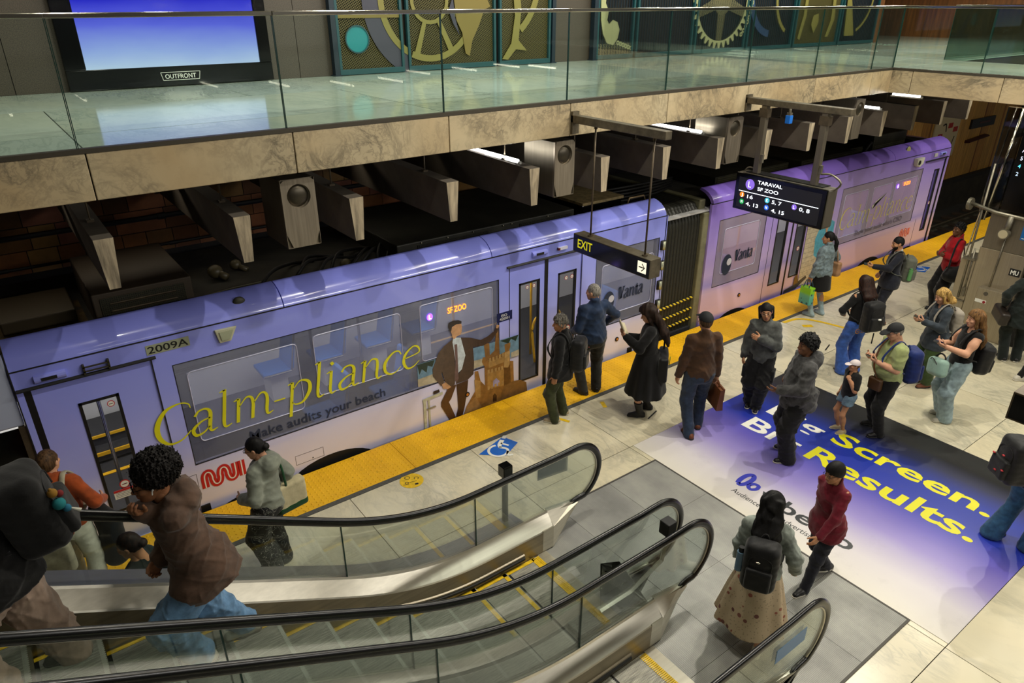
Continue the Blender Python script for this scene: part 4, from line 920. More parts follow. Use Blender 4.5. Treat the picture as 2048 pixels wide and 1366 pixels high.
# printed towel-wrapped bather and shower wall on car B
sh = pr('shower_print', [(12.66, .02), (13.4, .02), (13.4, 1.7), (12.66, 1.9)], (.78, .74, .64), tr, .003)
for k_ in range(12): pr('tile_line', [(12.66, .1+.1*k_), (13.4, .1+.1*k_), (13.4, .108+.1*k_), (12.66, .108+.1*k_)], (.56, .52, .46), sh, .0036)
pr('robe_print', [(13.05, .60), (13.0, .95), (13.12, 1.2), (13.4, 1.3), (13.62, 1.2), (13.66, .7), (13.5, .5), (13.2, .5)], (.30, .66, .78), tr, .0044)
pr('robe_skin', [(13.28, 1.25), (13.3, 1.5), (13.42, 1.55), (13.5, 1.42), (13.44, 1.25), (13.38, .9)], (.78, .60, .48), tr, .005)
pr('paper_plane_print', [(15.0, 1.30), (15.55, 1.52), (15.12, 1.38), (15.04, 1.22)], (.86, .86, .76), tr, .005)
pr('printed_bag', [(12.2, -.03), (12.6, -.02), (12.95, .14), (12.9, .2), (12.5, .08), (12.2, .04)], (.22, .23, .26), tr, .0042); pr('printed_bag', [(12.5, .08), (12.66, .1), (12.6, .3), (12.5, .26)], (.46, .34, .20), tr, .005)
for x in (10.12, ): pass
# ---- interior
INT = mat('interior_pale', (.74, .74, .74), .5); INF = mat('interior_floor', (.16, .16, .17), .6, var=.3, vscale=40); SEATB = mat('seat_blue', (.16, .40, .70), .45); POLE = mat('pole_steel', (.6, .6, .58), .25, .9); POLEY = mat('pole_yellow', (.86, .66, .10), .35)
MB().box((-2.4, 7.36, -.12), (18.1, 9.85, -.02)).build('interior_floor', INF, tr)
MB().box((-2.4, 9.80, -.02), (18.1, 9.86, .95)).box((-2.4, 9.80, 1.75), (18.1, 9.86, 2.1)).build('interior_wall', INT, tr)
MB().box((-2.4, 7.36, 2.06), (18.1, 9.85, 2.09)).build('interior_ceiling', INT, tr)
MB().box((-2.4, 7.36, 1.86), (8.5, 7.40, 2.06)).box((9.6, 7.36, 1.86), (18.1, 7.4, 2.06)).build('interior_header', mat('header_dark', (.13, .12, .12), .4), tr)
CEILT = emis('interior_strip', (1, .98, .94), 5)
MB().box((-1.5, 8.2, 2.045), (8.3, 8.4, 2.058)).box((9.8, 8.2, 2.045), (18, 8.4, 2.058)).build('interior_light', CEILT, tr)
for x0, x1 in ((-.2, .95), (5.35, 6.8), (11.4, 12.9)):
    MB().box((x0, 7.42, -.018), (x1, 7.47, -.012)).box((x0, 9.5, -.018), (x1, 9.55, -.012)).build('floor_line', POLEY, tr)
MB().box((-.1, 9.0, .02), (1.0, 9.7, .14)).box((-.1, 9.2, .14), (1.0, 9.7, .28)).build('interior_step', INF, tr)
MB().box((-.1, 8.98, .10), (1.0, 9.0, .145)).box((-.1, 9.18, .25), (1.0, 9.2, .285)).box((-.1, 8.7, -.018), (1.0, 8.76, -.01)).build('step_edge', POLEY, tr)
def seat(x, y, par=tr):
    b = MB().box((x, y, .40), (x+.42, y+.46, .46)); o = b.build('seat', SEATB, par, bevel=.02)
    MB().hexa([(x+.38, y, .44), (x+.45, y, .44), (x+.45, y+.46, .44), (x+.38, y+.46, .44), (x+.48, y+.02, .98), (x+.54, y+.02, .98), (x+.54, y+.44, .98), (x+.48, y+.44, .98)]).build('seat_back', SEATB, o, bevel=.02)
    MB().box((x+.1, y+.05, -.02), (x+.35, y+.4, .40)).build('seat_base', INT, o)
    MB().tube([(x, y-.02, .44), (x+.40, y-.02, .44), (x+.5, y-.02, 1.0)], .014, 6).build('seat_frame', POLE, o)
for x in (2.45, 3.25, 4.05, 4.85): seat(x, 9.15)
for x in (2.55, 3.5, 7.3, 10.2, 14.0, 15.0): seat(x, 7.55)
for x, y, m in ((2.9, 8.3, POLE), (3.6, 8.35, POLE), (5.1, 8.3, POLEY), (6.5, 8.2, POLEY), (7.6, 8.2, POLEY), (10.5, 8.2, POLEY), (10.9, 8.0, POLEY), (11.75, 8.2, POLEY), (14.6, 8.2, POLE), (.36, 7.75, POLE), (16.2, 8.2, POLE)):
    MB().tube([(x, y, -.02), (x, y, 2.06)], .02, 8).build('grab_pole', m, tr, smooth=True)
for x in (6.35, 11.8): MB().tube(spl([(x, 7.9, .0), (x-.05, 7.9, .6), (x+.1, 7.9, .8), (x+.5, 7.9, .75), (x+.6, 7.9, .0)], 6), .02, 8).build('grab_loop', POLEY, tr, smooth=True)
# door window stickers
def sticker(x, z, r, c=(.72, .12, .14)):
    o = poly('door_sticker', disc(x, z, r, 20), (0, YT+.006, 0), (1, 0, 0), (0, 0, 1), mat('sticker_red', c, .4), tr)
    poly('sticker_face', disc(x, z, r*.78, 18), (0, YT+.0045, 0), (1, 0, 0), (0, 0, 1), WHITE, o)
    ribbons('sticker_mark', [[(-.5*r, -.5*r, .2), (.5*r, .5*r, .2)], [(-.4*r, .1*r, .15), (.4*r, .1*r, .15)]], (x, YT+.003, z), (1, 0, 0), (0, 0, 1), 1, r, mat('sticker_mark_%d' % int(c[0]*100), c, .4), o, smoothed=False)
sticker(.36, .66, .05); sticker(6.50, .78, .05); sticker(12.45, .86, .045); sticker(.44, 1.61, .035, (.30, .10, .12)); sticker(17.70, .95, .04)
sticker(6.44, 1.60, .032, (.10, .40, .36)); sticker(6.55, 1.60, .032, (.30, .12, .12)); sticker(5.72, 1.62, .028, (.10, .40, .36)); sticker(5.84, 1.62, .028, (.4, .12, .12))
MB().box((.24, YT+.003, .50), (.47, YT+.006, .60)).build('door_notice', WHITE, tr); MB().box((.24, YT+.0025, .58), (.47, YT+.006, .605)).build('notice_head', MATS['sticker_red'], tr)
b = MB()
for i in range(4): b.box((.255, YT+.002, .57-.018*i), (.43-.02*(i % 2), YT+.0025, .575-.018*i))
b.build('notice_text', mat('small_print', (.35, .35, .35), .5), tr)
area('car_light', (3.2, 8.5, 2.03), 9, .5, 120, (1, .98, .95)); area('car_light', (13.8, 8.5, 2.03), 8, .5, 120, (1, .98, .95))
# ------------------------------------------------------------------ escalators
SL = .54
def sline(x):
    if x >= 3.0: return 0.
    if x >= 1.6: return SL*(3-x)**2/2.8
    return SL*1.4/2+SL*(1.6-x)
COMBX = 3.58; PITCHX = .375
ESC = mat('step_alloy', (.74, .73, .69), .45, .25, var=.22, vscale=5, stretch=(1.2, 14, 3))
YEL = mat('comb_yellow', (.90, .74, .08), .5, var=.15, vscale=16)
SKIRT = brushed('skirt_steel', (.56, .52, .44), .36, (.8, 20, 20), .08)
CLAD = brushed('cladding_steel', (.58, .56, .54), .30, (.6, 10, 10), .03)
def step_mesh(y0, y1):
    w_ = y1-y0; n = int(w_/.0092); b = MB()
    b.mi = 1; b.box((-PITCHX, 0, -.02), (0, w_, -.011)); b.box((-PITCHX+.001, 0, -.011), (-PITCHX+.028, w_, .0015)); b.mi = 0  # back strip: painted shade under the next riser; groove bed dark for contrast
    for i in range(n):
        y = w_*(i+.15)/n; b.box((-PITCHX+.002, y, -.012), (-.001+(.006 if i % 2 else 0), y+.0052, 0))
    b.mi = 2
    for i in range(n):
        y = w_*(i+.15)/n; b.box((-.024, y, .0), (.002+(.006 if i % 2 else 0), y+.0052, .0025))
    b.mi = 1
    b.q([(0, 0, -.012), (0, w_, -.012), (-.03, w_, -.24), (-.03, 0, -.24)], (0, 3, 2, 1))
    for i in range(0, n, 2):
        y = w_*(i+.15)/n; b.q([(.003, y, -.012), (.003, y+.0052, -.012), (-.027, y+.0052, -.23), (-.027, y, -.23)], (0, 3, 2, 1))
    return b
def escalator(yl, yr, label, nsteps, demarc, wl=.25, wr=.25):
    """yl: far handrail line, yr: near handrail line (yl > yr)"""
    s0, s1 = yr+.13, yl-.13
    t = thing('escalator', (COMBX, (yl+yr)/2, 0), label, 'escalator')
    sm = step_mesh(s0, s1).mesh('step', (ESC, mat('riser_and_shade_dark', (.10, .10, .09), .5, .4), mat('cleat_bright', (.86, .86, .82), .4, .2))); 
    for k in range(nsteps):
        x = COMBX-PITCHX*k; z = sline(x-PITCHX*.5)+.008
        if k < 2: z = .008
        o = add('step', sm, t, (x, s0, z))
        if demarc:
            e = MB(); e.box((x-PITCHX+.004, s1-.045, z), (x-.004, s1-.004, z+.0035)).box((x-PITCHX+.004, s0+.004, z), (x-.004, s0+.045, z+.0035))
            if k < 3: e.box((x-.045, s0, z), (x-.004, s1, z+.0035))
            e.build('step_edging', YEL, o)
    # comb plate and landing side
    c = MB()
    for i in range(int((s1-s0)/.0184)):
        y = s0+.0184*i; c.hexa([(COMBX-.03, y+.004, .010), (COMBX+.045, y+.001, .004), (COMBX+.045, y+.017, .004), (COMBX-.03, y+.013, .010), (COMBX-.03, y+.004, .013), (COMBX+.045, y+.001, .017), (COMBX+.045, y+.017, .017), (COMBX-.03, y+.013, .013)])
    c.build('comb', YEL, t)
    MB().box((COMBX+.045, s0, .0), (COMBX+.16, s1, .016)).build('comb_plate', STEELX, t)
    for (y, sg, ow) in ((yl, 1, wl), (yr, -1, wr)):
        balustrade(t, y, sg, ow)
    return t
def hz(x): return sline(x)+1.035-.03*min(1, max(0, (3.0-x)/1.5))
def balustrade(t, y, sg, ow=.25):
    """y handrail line; sg=+1 the escalator lies on the -y side"""
    xs = list(np.arange(-2.6, 4.05, .15))
    top = [(x, hz(x)) for x in xs]
    cx, cz, r = 4.22, .70, .345
    arc = [(cx+r*math.sin(a), cz+r*math.cos(a)*(1 if a < PI/2 else 1.05)) for a in np.linspace(.0, PI*.86, 13)]
    path = [(x, y, z) for x, z in top+arc]
    tail = [(4.24, y, .36), (4.05, y, .26)]
    b = MB().tube(spl(path+tail, 3), .040, 10, sy=.62, up=(0, 1, 0)); hr = b.build('handrail', RUBBER, t, smooth=True)
    g = MB().tube(spl([(x, y, z-.034*(1)) for x, z in top], 2)+[(cx+(r-.034)*math.sin(a), y, cz+(r-.034)*math.cos(a)*(1 if a < PI/2 else 1.05)) for a in np.linspace(.1, PI*.84, 13)], .014, 6, up=(0, 1, 0))
    g.build('handrail_guide', STEELX, hr, smooth=True)
    # glass: strips between base line and handrail, with joints
    joints = [-2.6, -.75, .42, 1.62, 2.95, 9]
    gb = lambda x: sline(x)+.40
    xs2 = np.arange(-2.6, 4.06, .07)
    for j0, j1 in zip(joints, joints[1:]):
        m = MB(); th = .006
        col = []
        for x in [j0+.004]+[float(v) for v in xs2 if j0+.02 < v < j1-.02 and v < 4.05]+([j1-.004] if j1 < 5 else []):
            col.append((x, gb(min(x, 3.8)) if x < 3.85 else gb(3.8)-.25*(x-3.85), hz(x)-.03))
        if j1 > 5:
            for a in np.linspace(.15, PI*.80, 9):
                x = cx+(r-.02)*math.sin(a); zt = cz+(r-.02)*math.cos(a)
            xe = np.linspace(4.08, cx+r-.03, 9)
            for x in xe:
                h = math.sqrt(max(0, (r-.025)**2-(x-cx)**2)); col.append((float(x), max(cz-h*1.05, .37), cz+h))
        n = len(col); vs = []
        for (x, z0, z1) in col: vs += [(x, y-th, z0), (x, y-th, z1), (x, y+th, z0), (x, y+th, z1)]
        fs = []
        for i in range(n-1):
            a, c = 4*i, 4*i+4
            fs += [(a, c, c+1, a+1), (a+2, a+3, c+3, c+2), (a+1, c+1, c+3, a+3)]
        m.q(vs, *fs); go = m.build('glass_panel', GLASSE, t)
        if j1 < 5:
            MB().box((j1-.005, y-th, gb(j1)), (j1+.005, y+th, hz(j1)-.03)).build('glass_joint', MATS['glass_edge_green'], go)
    # decks: profile swept along the slope
    def sweep(name, prof, m, x0, x1, par=t, end=True):
        xx = [x0]+[float(v) for v in np.arange(-2.55, 4.3, .12) if x0 < v < x1]+[x1]; k = len(prof); mb = MB(); vs = []
        for x in xx:
            for (dy, dz) in prof: vs.append((x, y-sg*dy, sline(x)+dz))
        fs = []
        for i in range(len(xx)-1):
            for j in range(k-1):
                a = i*k+j; fs.append((a, a+1, a+k+1, a+k) if sg > 0 else (a, a+k, a+k+1, a+1))
        if end: fs.append(tuple((len(xx)-1)*k+j for j in range(k)))
        mb.q(vs, *fs); return mb.build(name, m, par)
    sweep('inner_deck', [(-.012, .40), (.012, .42), (.022, .40), (.118, .285), (.126, .27)], STEELX, -2.6, 3.84)
    sweep('skirt', [(.126, .272), (.128, .02), (.128, -.35)], SKIRT, -2.6, 3.84)
    sweep('skirt_brush', [(.128, .10), (.150, .085), (.150, .06), (.128, .045)], BLACK, -2.6, 3.45)
    sweep('brush_holder', [(.127, .125), (.142, .118), (.142, .10), (.128, .10)], STEELD, -2.6, 3.45)
    sweep('outer_deck', [(.0, .41), (-.02, .40), (-ow+.015, .365), (-ow, .33), (-ow, -.6)], CLAD, -2.6, 3.55)
    # newel foot: deck end tapering to the floor
    mb = MB(); a, c = (y-sg*.126, y+sg*.03)
    P = [(3.84, .28), (4.12, .36), (4.30, .36), (4.12, .12), (3.84, .0)]
    mb.prism([(3.84, .0), (4.02, .0), (4.16, .20), (4.30, .37), (3.84, .37)], 'y', y-.02, y+.02); mb.prism([(3.70, .0), (3.84, .0), (3.84, .29), (3.70, .29)], 'y', min(y-sg*.128, y), max(y-sg*.128, y))
    mb.hexa([(3.84, y-sg*.126, .27), (4.26, y-sg*.03, .33), (4.26, y+sg*.02, .36), (3.84, y+sg*.02, .42), (3.84, y-sg*.126, .285), (4.26, y-sg*.03, .345), (4.26, y+sg*.02, .375), (3.84, y+sg*.02, .435)])
    mb.hexa([(3.84, y-sg*.126, .0), (3.86, y-sg*.06, .0), (4.02, y+sg*.02, .0), (3.84, y+sg*.02, .0), (3.84, y-sg*.126, .275), (4.20, y-sg*.03, .33), (4.26, y+sg*.02, .36), (3.84, y+sg*.02, .40)])
    mb.build('newel_foot', STEELX, t)
    mb = MB(); mb.prism([(3.5, .0), (4.1, .0), (4.22, .34), (3.9, .40), (3.5, .38)], 'y', min(y, y+sg*.24), max(y, y+sg*.24)) if False else None
E1 = escalator(4.54, 3.385, 'escalator with the man in the brown hoodie, far one of the two', 17, True, .25, .10)
E2 = escalator(3.02, 1.845, 'nearer escalator with bare steps at the bottom edge', 17, False, .10, .25)
# landing plate: ribbed panels
def ribbed():
    m = bpy.data.materials.new('ribbed_plate'); k = NT(m); p = k.pos(); q = k.xyz(p)
    k.b.inputs['Metallic'].default_value = .5
    s_ = k.math('SINE', k.math('MULTIPLY', q[1], 2*PI/.0125)); r = k.rnd()
    n = k.noise(k.mapping(p, (3, .7, 1)), 1.2, 4, .6); n2 = k.noise(p, 2.2, 5, .65)
    f = k.math('ADD', k.math('MULTIPLY', s_, .10), k.math('ADD', k.math('MULTIPLY', n, .5), k.math('MULTIPLY', n2, .5)))
    f = k.math('ADD', f, k.math('MULTIPLY', k.math('SUBTRACT', r, .5), .12))
    k.l(k.ramp(f, [(.25, (.46, .46, .45)), (.55, (.60, .60, .58)), (.8, (.71, .71, .67))]), k.b.inputs['Base Color'])
    k.b.inputs['Roughness'].default_value = .42
    k.bump(s_, .35, .002); MATS['ribbed_plate'] = m; return m
RIB = ribbed()
lp = thing('landing_plate', (4.8, 3.25, .0), 'ribbed steel landing plate in front of both escalators', 'floor plate')
xe = [3.74, 4.30, 5.08, 5.88]; ye = [1.67, 2.46, 3.22, 4.03, 4.85]
for a, b in zip(xe, xe[1:]):
    for c, d in zip(ye, ye[1:]):
        MB().box((a+.002, c+.002, .001), (b-.002, d-.002, .009)).build('plate', RIB, lp, (a, c, 0))
MB().box((3.60, 4.85, .001), (5.88, 4.87, .011)).box((3.60, 1.65, .001), (5.88, 1.67, .011)).box((5.88, 1.65, .001), (5.90, 4.87, .011)).build('plate_rim', mat('rim_dull', (.30, .29, .27), .6, .3), lp)
# infill between the two escalators
inf = thing('escalator_infill', (1.5, 3.2, 0), 'brushed steel infill between the two escalators', 'cladding')
b = MB(); xx = [float(v) for v in np.arange(-2.6, 3.41, .12)]; vs = []
for x in xx: vs += [(x, 3.122, sline(x)+.34), (x, 3.283, sline(x)+.34)]
b.q(vs, *[(2*i, 2*i+2, 2*i+3, 2*i+1) for i in range(len(xx)-1)]); b.build('infill_sheet', CLAD, inf)
MB().box((3.22, 3.122, .05), (3.55, 3.283, .36)).build('infill_end', CLAD, inf)
# stop boxes and the clear climb guard
tb = thing('stop_post', (3.42, 4.70, .33), 'square black post with a control box beside the far handrail', 'post')
MB().box((3.40, 4.68, .32), (3.445, 4.725, .98)).build('post', mat('post_grey', (.22, .22, .20), .4, .5), tb)
MB().box((3.365, 4.64, .96), (3.475, 4.745, 1.09)).build('control_box', BLACKG, tb, bevel=.008)
MB().box((3.33, 4.66, .32), (3.56, 4.72, .35)).build('foot_bracket', STEELX, tb)
tb = thing('stop_post', (4.10, 3.16, .1), 'dark control box on a bent arm between the two escalators', 'post')
MB().box((4.05, 3.11, .93), (4.16, 3.22, 1.07)).build('control_box', BLACK, tb, bevel=.008)
MB().tube([(4.13, 3.17, .95), (4.08, 3.17, .62), (3.72, 3.19, .44), (3.35, 3.2, .42)], .022, 4).build('arm', STEELX, tb)
gd = thing('climb_guard', (3.7, 3.2, .4), 'clear triangular guard panel between the escalator handrails', 'guard')
MB().hexa([(3.42, 3.26, .36), (4.0, 3.17, .10), (4.0, 3.18, .10), (3.42, 3.27, .36), (3.46, 3.33, .80), (3.58, 3.22, .84), (3.58, 3.23, .84), (3.46, 3.34, .80)]).build('clear_panel', glass('acrylic', (.90, .91, .87), 1.5), gd)
MB().box((3.05, 3.11, .32), (3.34, 3.29, .40)).build('foot_block', mat('guard_foot', (.24, .24, .22), .4), gd, bevel=.01)
# stickers on the newel glass
for (y, lab) in ((4.54, 'dark blue notice on the newel glass of the far handrail'), (1.845, 'blue notice on the newel glass of the nearest handrail')):
    o = MB().hexa([(3.72, y+.008, hz(3.72)-.19), (4.12, y+.008, .80), (4.12, y+.011, .80), (3.72, y+.011, hz(3.72)-.19), (3.72, y+.008, hz(3.72)-.06), (4.12, y+.008, .985), (4.12, y+.011, .985), (3.72, y+.011, hz(3.72)-.06)]) if y > 4 else \
        MB().hexa([(3.86, y-.011, .70), (4.25, y-.011, .70), (4.25, y-.008, .70), (3.86, y-.008, .70), (3.86, y-.011, .84), (4.25, y-.011, .84), (4.25, y-.008, .84), (3.86, y-.008, .84)])
    tag(o.build('notice', mat('notice_blue' if y < 4 else 'notice_slate', (.20, .42, .62) if y < 4 else (.10, .22, .28), .3)), lab, 'notice')
for (yy, zz) in ((4.42, .30), (2.90, .30)):
    text('maker_plate', 'SCHINDLER' if False else 'KONE', (3.70, yy, .305), (0, -1, 0), (1, 0, 0), .03, mat('etched', (.30, .28, .24), .5), E1 if yy > 4 else E2) if False else None
# ------------------------------------------------------------------ floor graphic, stickers
def mat_graphic():
    m = bpy.data.materials.new('floor_graphic_print'); k = NT(m); p = k.pos(); q = k.xyz(p)
    n = k.noise(p, .7, 3); 
    f = k.math('ADD', k.math('DIVIDE', k.math('SUBTRACT', q[0], 5.88), 3.36), k.math('MULTIPLY', k.math('SUBTRACT', n, .5), .10), True)
    c = k.ramp(f, [(0, (.85, .83, .78)), (.14, (.82, .80, .82)), (.30, (.58, .53, .78)), (.42, (.40, .36, .72)), (.52, (.16, .22, .66)), (.68, (.05, .17, .60)), (.80, (.10, .12, .26)), (.88, (.13, .13, .13)), (1, (.12, .12, .12))])
    d = k.math('MULTIPLY', k.math('SUBTRACT', k.noise(p, 3.2, 6, .7), .56, True), 3, True)
    k.l(k.mix(k.math('MULTIPLY', d, .22), c, (.40, .38, .40)), k.b.inputs['Base Color'])
    k.b.inputs['Roughness'].default_value = .38; return m
fg = tag(MB().box((5.905, 1.31, .001), (9.24, 5.26, .004)).build('floor_graphic', mat_graphic(), loc=(7.5, 3.3, 0)), 'large floor advert fading from white through violet and blue to black', 'floor graphic')
XD, YD = (0, -1, 0), (1, 0, 0)
text('headline_white', 'Big', (8.02, 4.74, .0045), XD, YD, .32, WHITE, fg, width=.80, bold=.018)
text('headline_white', 'Big', (7.46, 4.74, .0045), XD, YD, .34, WHITE, fg, width=.80, bold=.018)
text('headline_yellow', 'Screen.', (8.07, 3.80, .0045), XD, YD, .33, YPRINT, fg, width=1.95, bold=.022)
text('headline_yellow', 'Results.', (7.48, 3.80, .0045), XD, YD, .36, YPRINT, fg, width=2.02, bold=.022)
DKG = mat('charcoal_print', (.20, .21, .22), .4); VBL = mat('violet_print', (.24, .26, .72), .4)
text('brand_lettering', 'vibe.co', (6.30, 3.66, .0045), XD, YD, .235, DKG, fg, width=1.16, bold=.02)
text('small_lettering', 'Audience based advertising', (6.15, 3.90, .0045), XD, YD, .085, DKG, fg, width=1.12)
ribbons('brand_emblem', [[(.03, .02, .075), (.0, .10, .075), (.0, .24, .075), (.06, .31, .075), (.12, .24, .075), (.12, .10, .075), (.08, .02, .075), (.03, .02, .075)], [(.17, .11, .06), (.21, .17, .06), (.28, .17, .06), (.30, .10, .06), (.25, .04, .06), (.19, .06, .06), (.17, .11, .06)]],
        (6.32, 3.965, .0045), XD, YD, .78, .95, VBL, fg, wmul=.85)
BLUEP = mat('access_blue', (.04, .38, .76), .4, var=.06)
def access(pts, at, lab, s=1., mark=True):
    o = poly('access_sticker', pts, (0, 0, .0025), (1, 0, 0), (0, 1, 0), BLUEP, None); tag(o, lab, 'floor sticker')
    if mark:
        u, v_ = (.55, -.83, 0), (.83, .55, 0)
        ribbons('wheelchair_symbol', [[(.20*math.cos(a), .20*math.sin(a), .055) for a in np.linspace(2.2, 6.6, 14)], [(-.06, .40, .10), (-.05, .22, .09), (.0, .12, .07)], [(-.03, .13, .06), (.16, .12, .06), (.24, -.06, .06), (.34, -.02, .06)], [(-.05, .28, .05), (.14, .26, .05)], [(-.10, .52, .12), (-.02, .53, .12)]],
                (*at, .0032), u, v_, s*.62, s*.62, WHITE, o)
    return o
access([(4.17, 6.30), (4.66, 6.45), (4.74, 6.22), (4.43, 6.07)], (4.42, 6.22), 'blue wheelchair sticker on the marble by the far escalator handrail')
access([(15.48, 6.46), (15.8, 6.60), (16.05, 6.25), (15.62, 6.16)], (15.75, 6.36), 'blue wheelchair sticker farther along by the red jacket', 1.0)
access([(9.7, 6.38), (9.86, 6.44), (10.15, 6.48), (10.1, 6.32), (9.95, 6.36), (9.82, 6.24)], (0, 0), 'torn blue sticker beside the long-haired man', 1, False)
o = tag(poly('distance_sticker', disc(3.21, 6.335, .145, 32), (0, 0, .0025), (1, 0, 0), (0, 1, 0), YELLOWP, None), 'round yellow distancing sticker on the marble beside the tactile strip', 'floor sticker')
ribbons('sticker_drawing', [[(-.06+.03*math.cos(a), .05+.03*math.sin(a), .008) for a in np.linspace(0, 6.3, 12)], [(.05+.025*math.cos(a), .05+.025*math.sin(a), .008) for a in np.linspace(-1, 4, 10)], [(-.05+.02*math.cos(a), -.05+.02*math.sin(a), .008) for a in np.linspace(0, 6.3, 10)], [(-.02, -.04, .008), (.06, .0, .008)], [(.05, -.07, .03), (.09, -.055, .03)], [(-.09, -.09, .008), (-.02, -.08, .008)]],
        (3.21, 6.335, .0035), (.8, -.6, 0), (.6, .8, 0), 1, 1, BLACK, o)
def tape(pts, w_, lab, m=YELLOWP):
    tag(ribbons('floor_tape', [[(x, y, w_) for x, y in pts]], (0, 0, .0025), (1, 0, 0), (0, 1, 0), 1, 1, m, None), lab, 'floor tape')
tape([(10.9, 6.42), (11.25, 6.36), (11.45, 6.1), (11.6, 5.55)], .07, 'curved yellow tape mark at the denim boots')
tape([(11.05, 6.12), (11.2, 6.02)], .10, 'yellow patch beside the denim boots')
tape([(16.9, 6.35), (16.4, 5.9), (16.2, 5.5)], .07, 'yellow tape arc past the far wheelchair sticker')
tape([(1.02, 5.55), (1.45, 5.25)], .10, 'yellow tape stripe under the black baggy trousers')
tape([(5.52, 6.42), (5.62, 6.2)], .05, 'small yellow tape corner by the cream shoes')
tape([(6.35, 6.33), (6.28, 6.18)], .06, 'small yellow tape scrap right of the navy jacket man')
for (x, y, lb) in ((5.05, 5.6, 'black line mark on the marble above the far newel'), (6.66, 5.62, 'black line mark by the black dress'), (10.6, 5.35, 'black line mark left of the blue jeans'), (12.1, 5.02, 'black line mark by the dark suit')):
    tape([(x-.12, y-.02), (x+.14, y+.06)], .022, lb, BLACK)
# ------------------------------------------------------------------ exit sign
SIGNB = mat('sign_bronze', (.36, .33, .27), .5, .5, var=.2, vscale=10)
ex = thing('exit_sign', (5.85, 5.8, 2.38), 'black hanging sign reading EXIT with a lit white arrow', 'sign')
MB().box((5.80, 5.10, 3.93), (5.90, 6.60, 4.02)).build('hanging_beam', SIGNB, ex, bevel=.006)
MB().box((5.80, 6.56, 3.80), (5.90, 6.60, 4.06)).build('wall_plate', SIGNB, ex)
for y in (6.22, 5.30):
    o = MB().tube([(5.86, y, 2.62), (5.86, y, 3.94)], .011, 8).build('hanger_rod', BRONZE, ex, smooth=True)
    MB().cyl((5.86, y, 2.60), 'z', .035, .02, 14).cyl((5.86, y, 3.90), 'z', .022, .03, 10).build('rod_flange', BRONZE, o)
sx0, sx1, sy0, sy1, sz0, sz1 = 5.78, 5.96, 5.14, 6.45, 2.375, 2.605
MB().box((sx0+.004, sy0, sz0), (sx1, sy1, sz1)).build('housing', SIGNB, ex, bevel=.004)
MB().box((sx0, sy0+.012, sz0+.012), (sx0+.01, sy1-.012, sz1-.012)).build('face', BLACKG, ex)
text('lettering', 'EXIT', (sx0-.001, 6.36, 2.445), (0, -1, 0), (0, 0, 1), .115, emis('exit_yellow', (.88, .84, .08), 1.1), ex, width=.265, bold=.012)
a = MB().box((sx0-.002, 5.19, 2.425), (sx0+.002, 5.325, 2.56)).build('arrow_panel', emis('arrow_white', (1, .96, .84), 1.5), ex)
ribbons('arrow', [[(-.045, 0, .014), (.04, 0, .014)], [(.0, .045, .014), (.045, 0, .014), (.0, -.045, .014)]], (sx0-.003, 5.258, 2.492), (0, -1, 0), (0, 0, 1), 1, 1, BLACK, a, smoothed=False)
# ------------------------------------------------------------------ departures display
dp = thing('departures_display', (9.3, 5.9, 2.38), 'black departures display listing L Taraval SF Zoo, hung from the walkway', 'display')
MB().box((9.15, 4.98, 3.90), (9.27, 6.60, 3.985)).build('hanging_beam', SIGNB, dp, bevel=.006); MB().box((9.15, 6.57, 3.80), (9.27, 6.60, 4.02)).build('wall_plate', SIGNB, dp)
for y in (6.28, 5.34):
    o = MB().box((9.17, y-.045, 2.92), (9.25, y+.045, 3.90)).build('hanger_post', STEELD, dp, bevel=.006)
    MB().box((9.165, y-.07, 3.74), (9.255, y+.07, 3.86)).box((9.155, y-.055, 2.88), (9.265, y+.055, 2.94)).build('post_bracket', BRONZE, o)
    MB().box((9.18, y-.085, 3.10), (9.22, y-.05, 3.22)).build('conduit_box', GALV, o)
dx0, dx1, dy0, dy1, dz0, dz1 = 9.10, 9.36, 5.05, 6.545, 2.375, 2.935
MB().box((dx0+.03, dy0, dz0), (dx1, dy1, dz1)).build('housing', mat('display_shell', (.32, .30, .26), .5, .3), dp, bevel=.03)
MB().box((dx0, dy0+.005, dz0+.005), (dx0+.035, dy1-.005, dz1-.005)).build('bezel', BLACKG, dp, bevel=.01)
MB().box((dx0-.002, 5.126, 2.42), (dx0+.002, 6.48, 2.868)).build('screen_panel', mat('screen_grey', (.16, .16, .17), .3), dp)
b = MB()
for i in range(10): b.box((dx0+.06+.02*i, dy0+.12, dz1-.002), (dx0+.07+.02*i, dy1-.12, dz1+.012))
b.build('top_louvres', BLACK, dp)
MB().tube(spl([(9.22, 5.27, 3.1), (9.2, 5.1, 3.12), (9.22, 4.96, 3.02), (9.25, 5.1, 2.86)], 6), .014, 8).build('cable', GALV, dp, smooth=True)
MB().tube(spl([(9.2, 6.25, 3.0), (9.2, 6.42, 3.0), (9.2, 6.5, 2.9)], 6), .012, 8).build('cable', GALV, dp, smooth=True)
S = dx0-.004; SW = emis('screen_white', (.95, .98, 1), 3.2)
def dtext(s, y, z, h, w_=None, m=SW): return text('lettering', s, (S, y, z), XD, (0, 0, 1), h, m, dp, width=w_, bold=.008)
def roundel(y, z, r, c, ch):
    o = poly('route_roundel', disc(-y, z, r, 24), (S+.001, 0, 0), (0, -1, 0), (0, 0, 1), emis('roundel_'+ch, c, 1.6), dp)
    text('roundel_letter', ch, (S-.001, y+r*.36, z-r*.55), XD, (0, 0, 1), r*1.15, SW, o, width=r*.74 if ch != 'L' else r*.6)
roundel(6.28, 2.784, .078, (.55, .42, .86), 'L')
dtext('TARAVAL', 6.153, 2.818, .052, .41); dtext('SF ZOO', 6.143, 2.722, .052, .35)
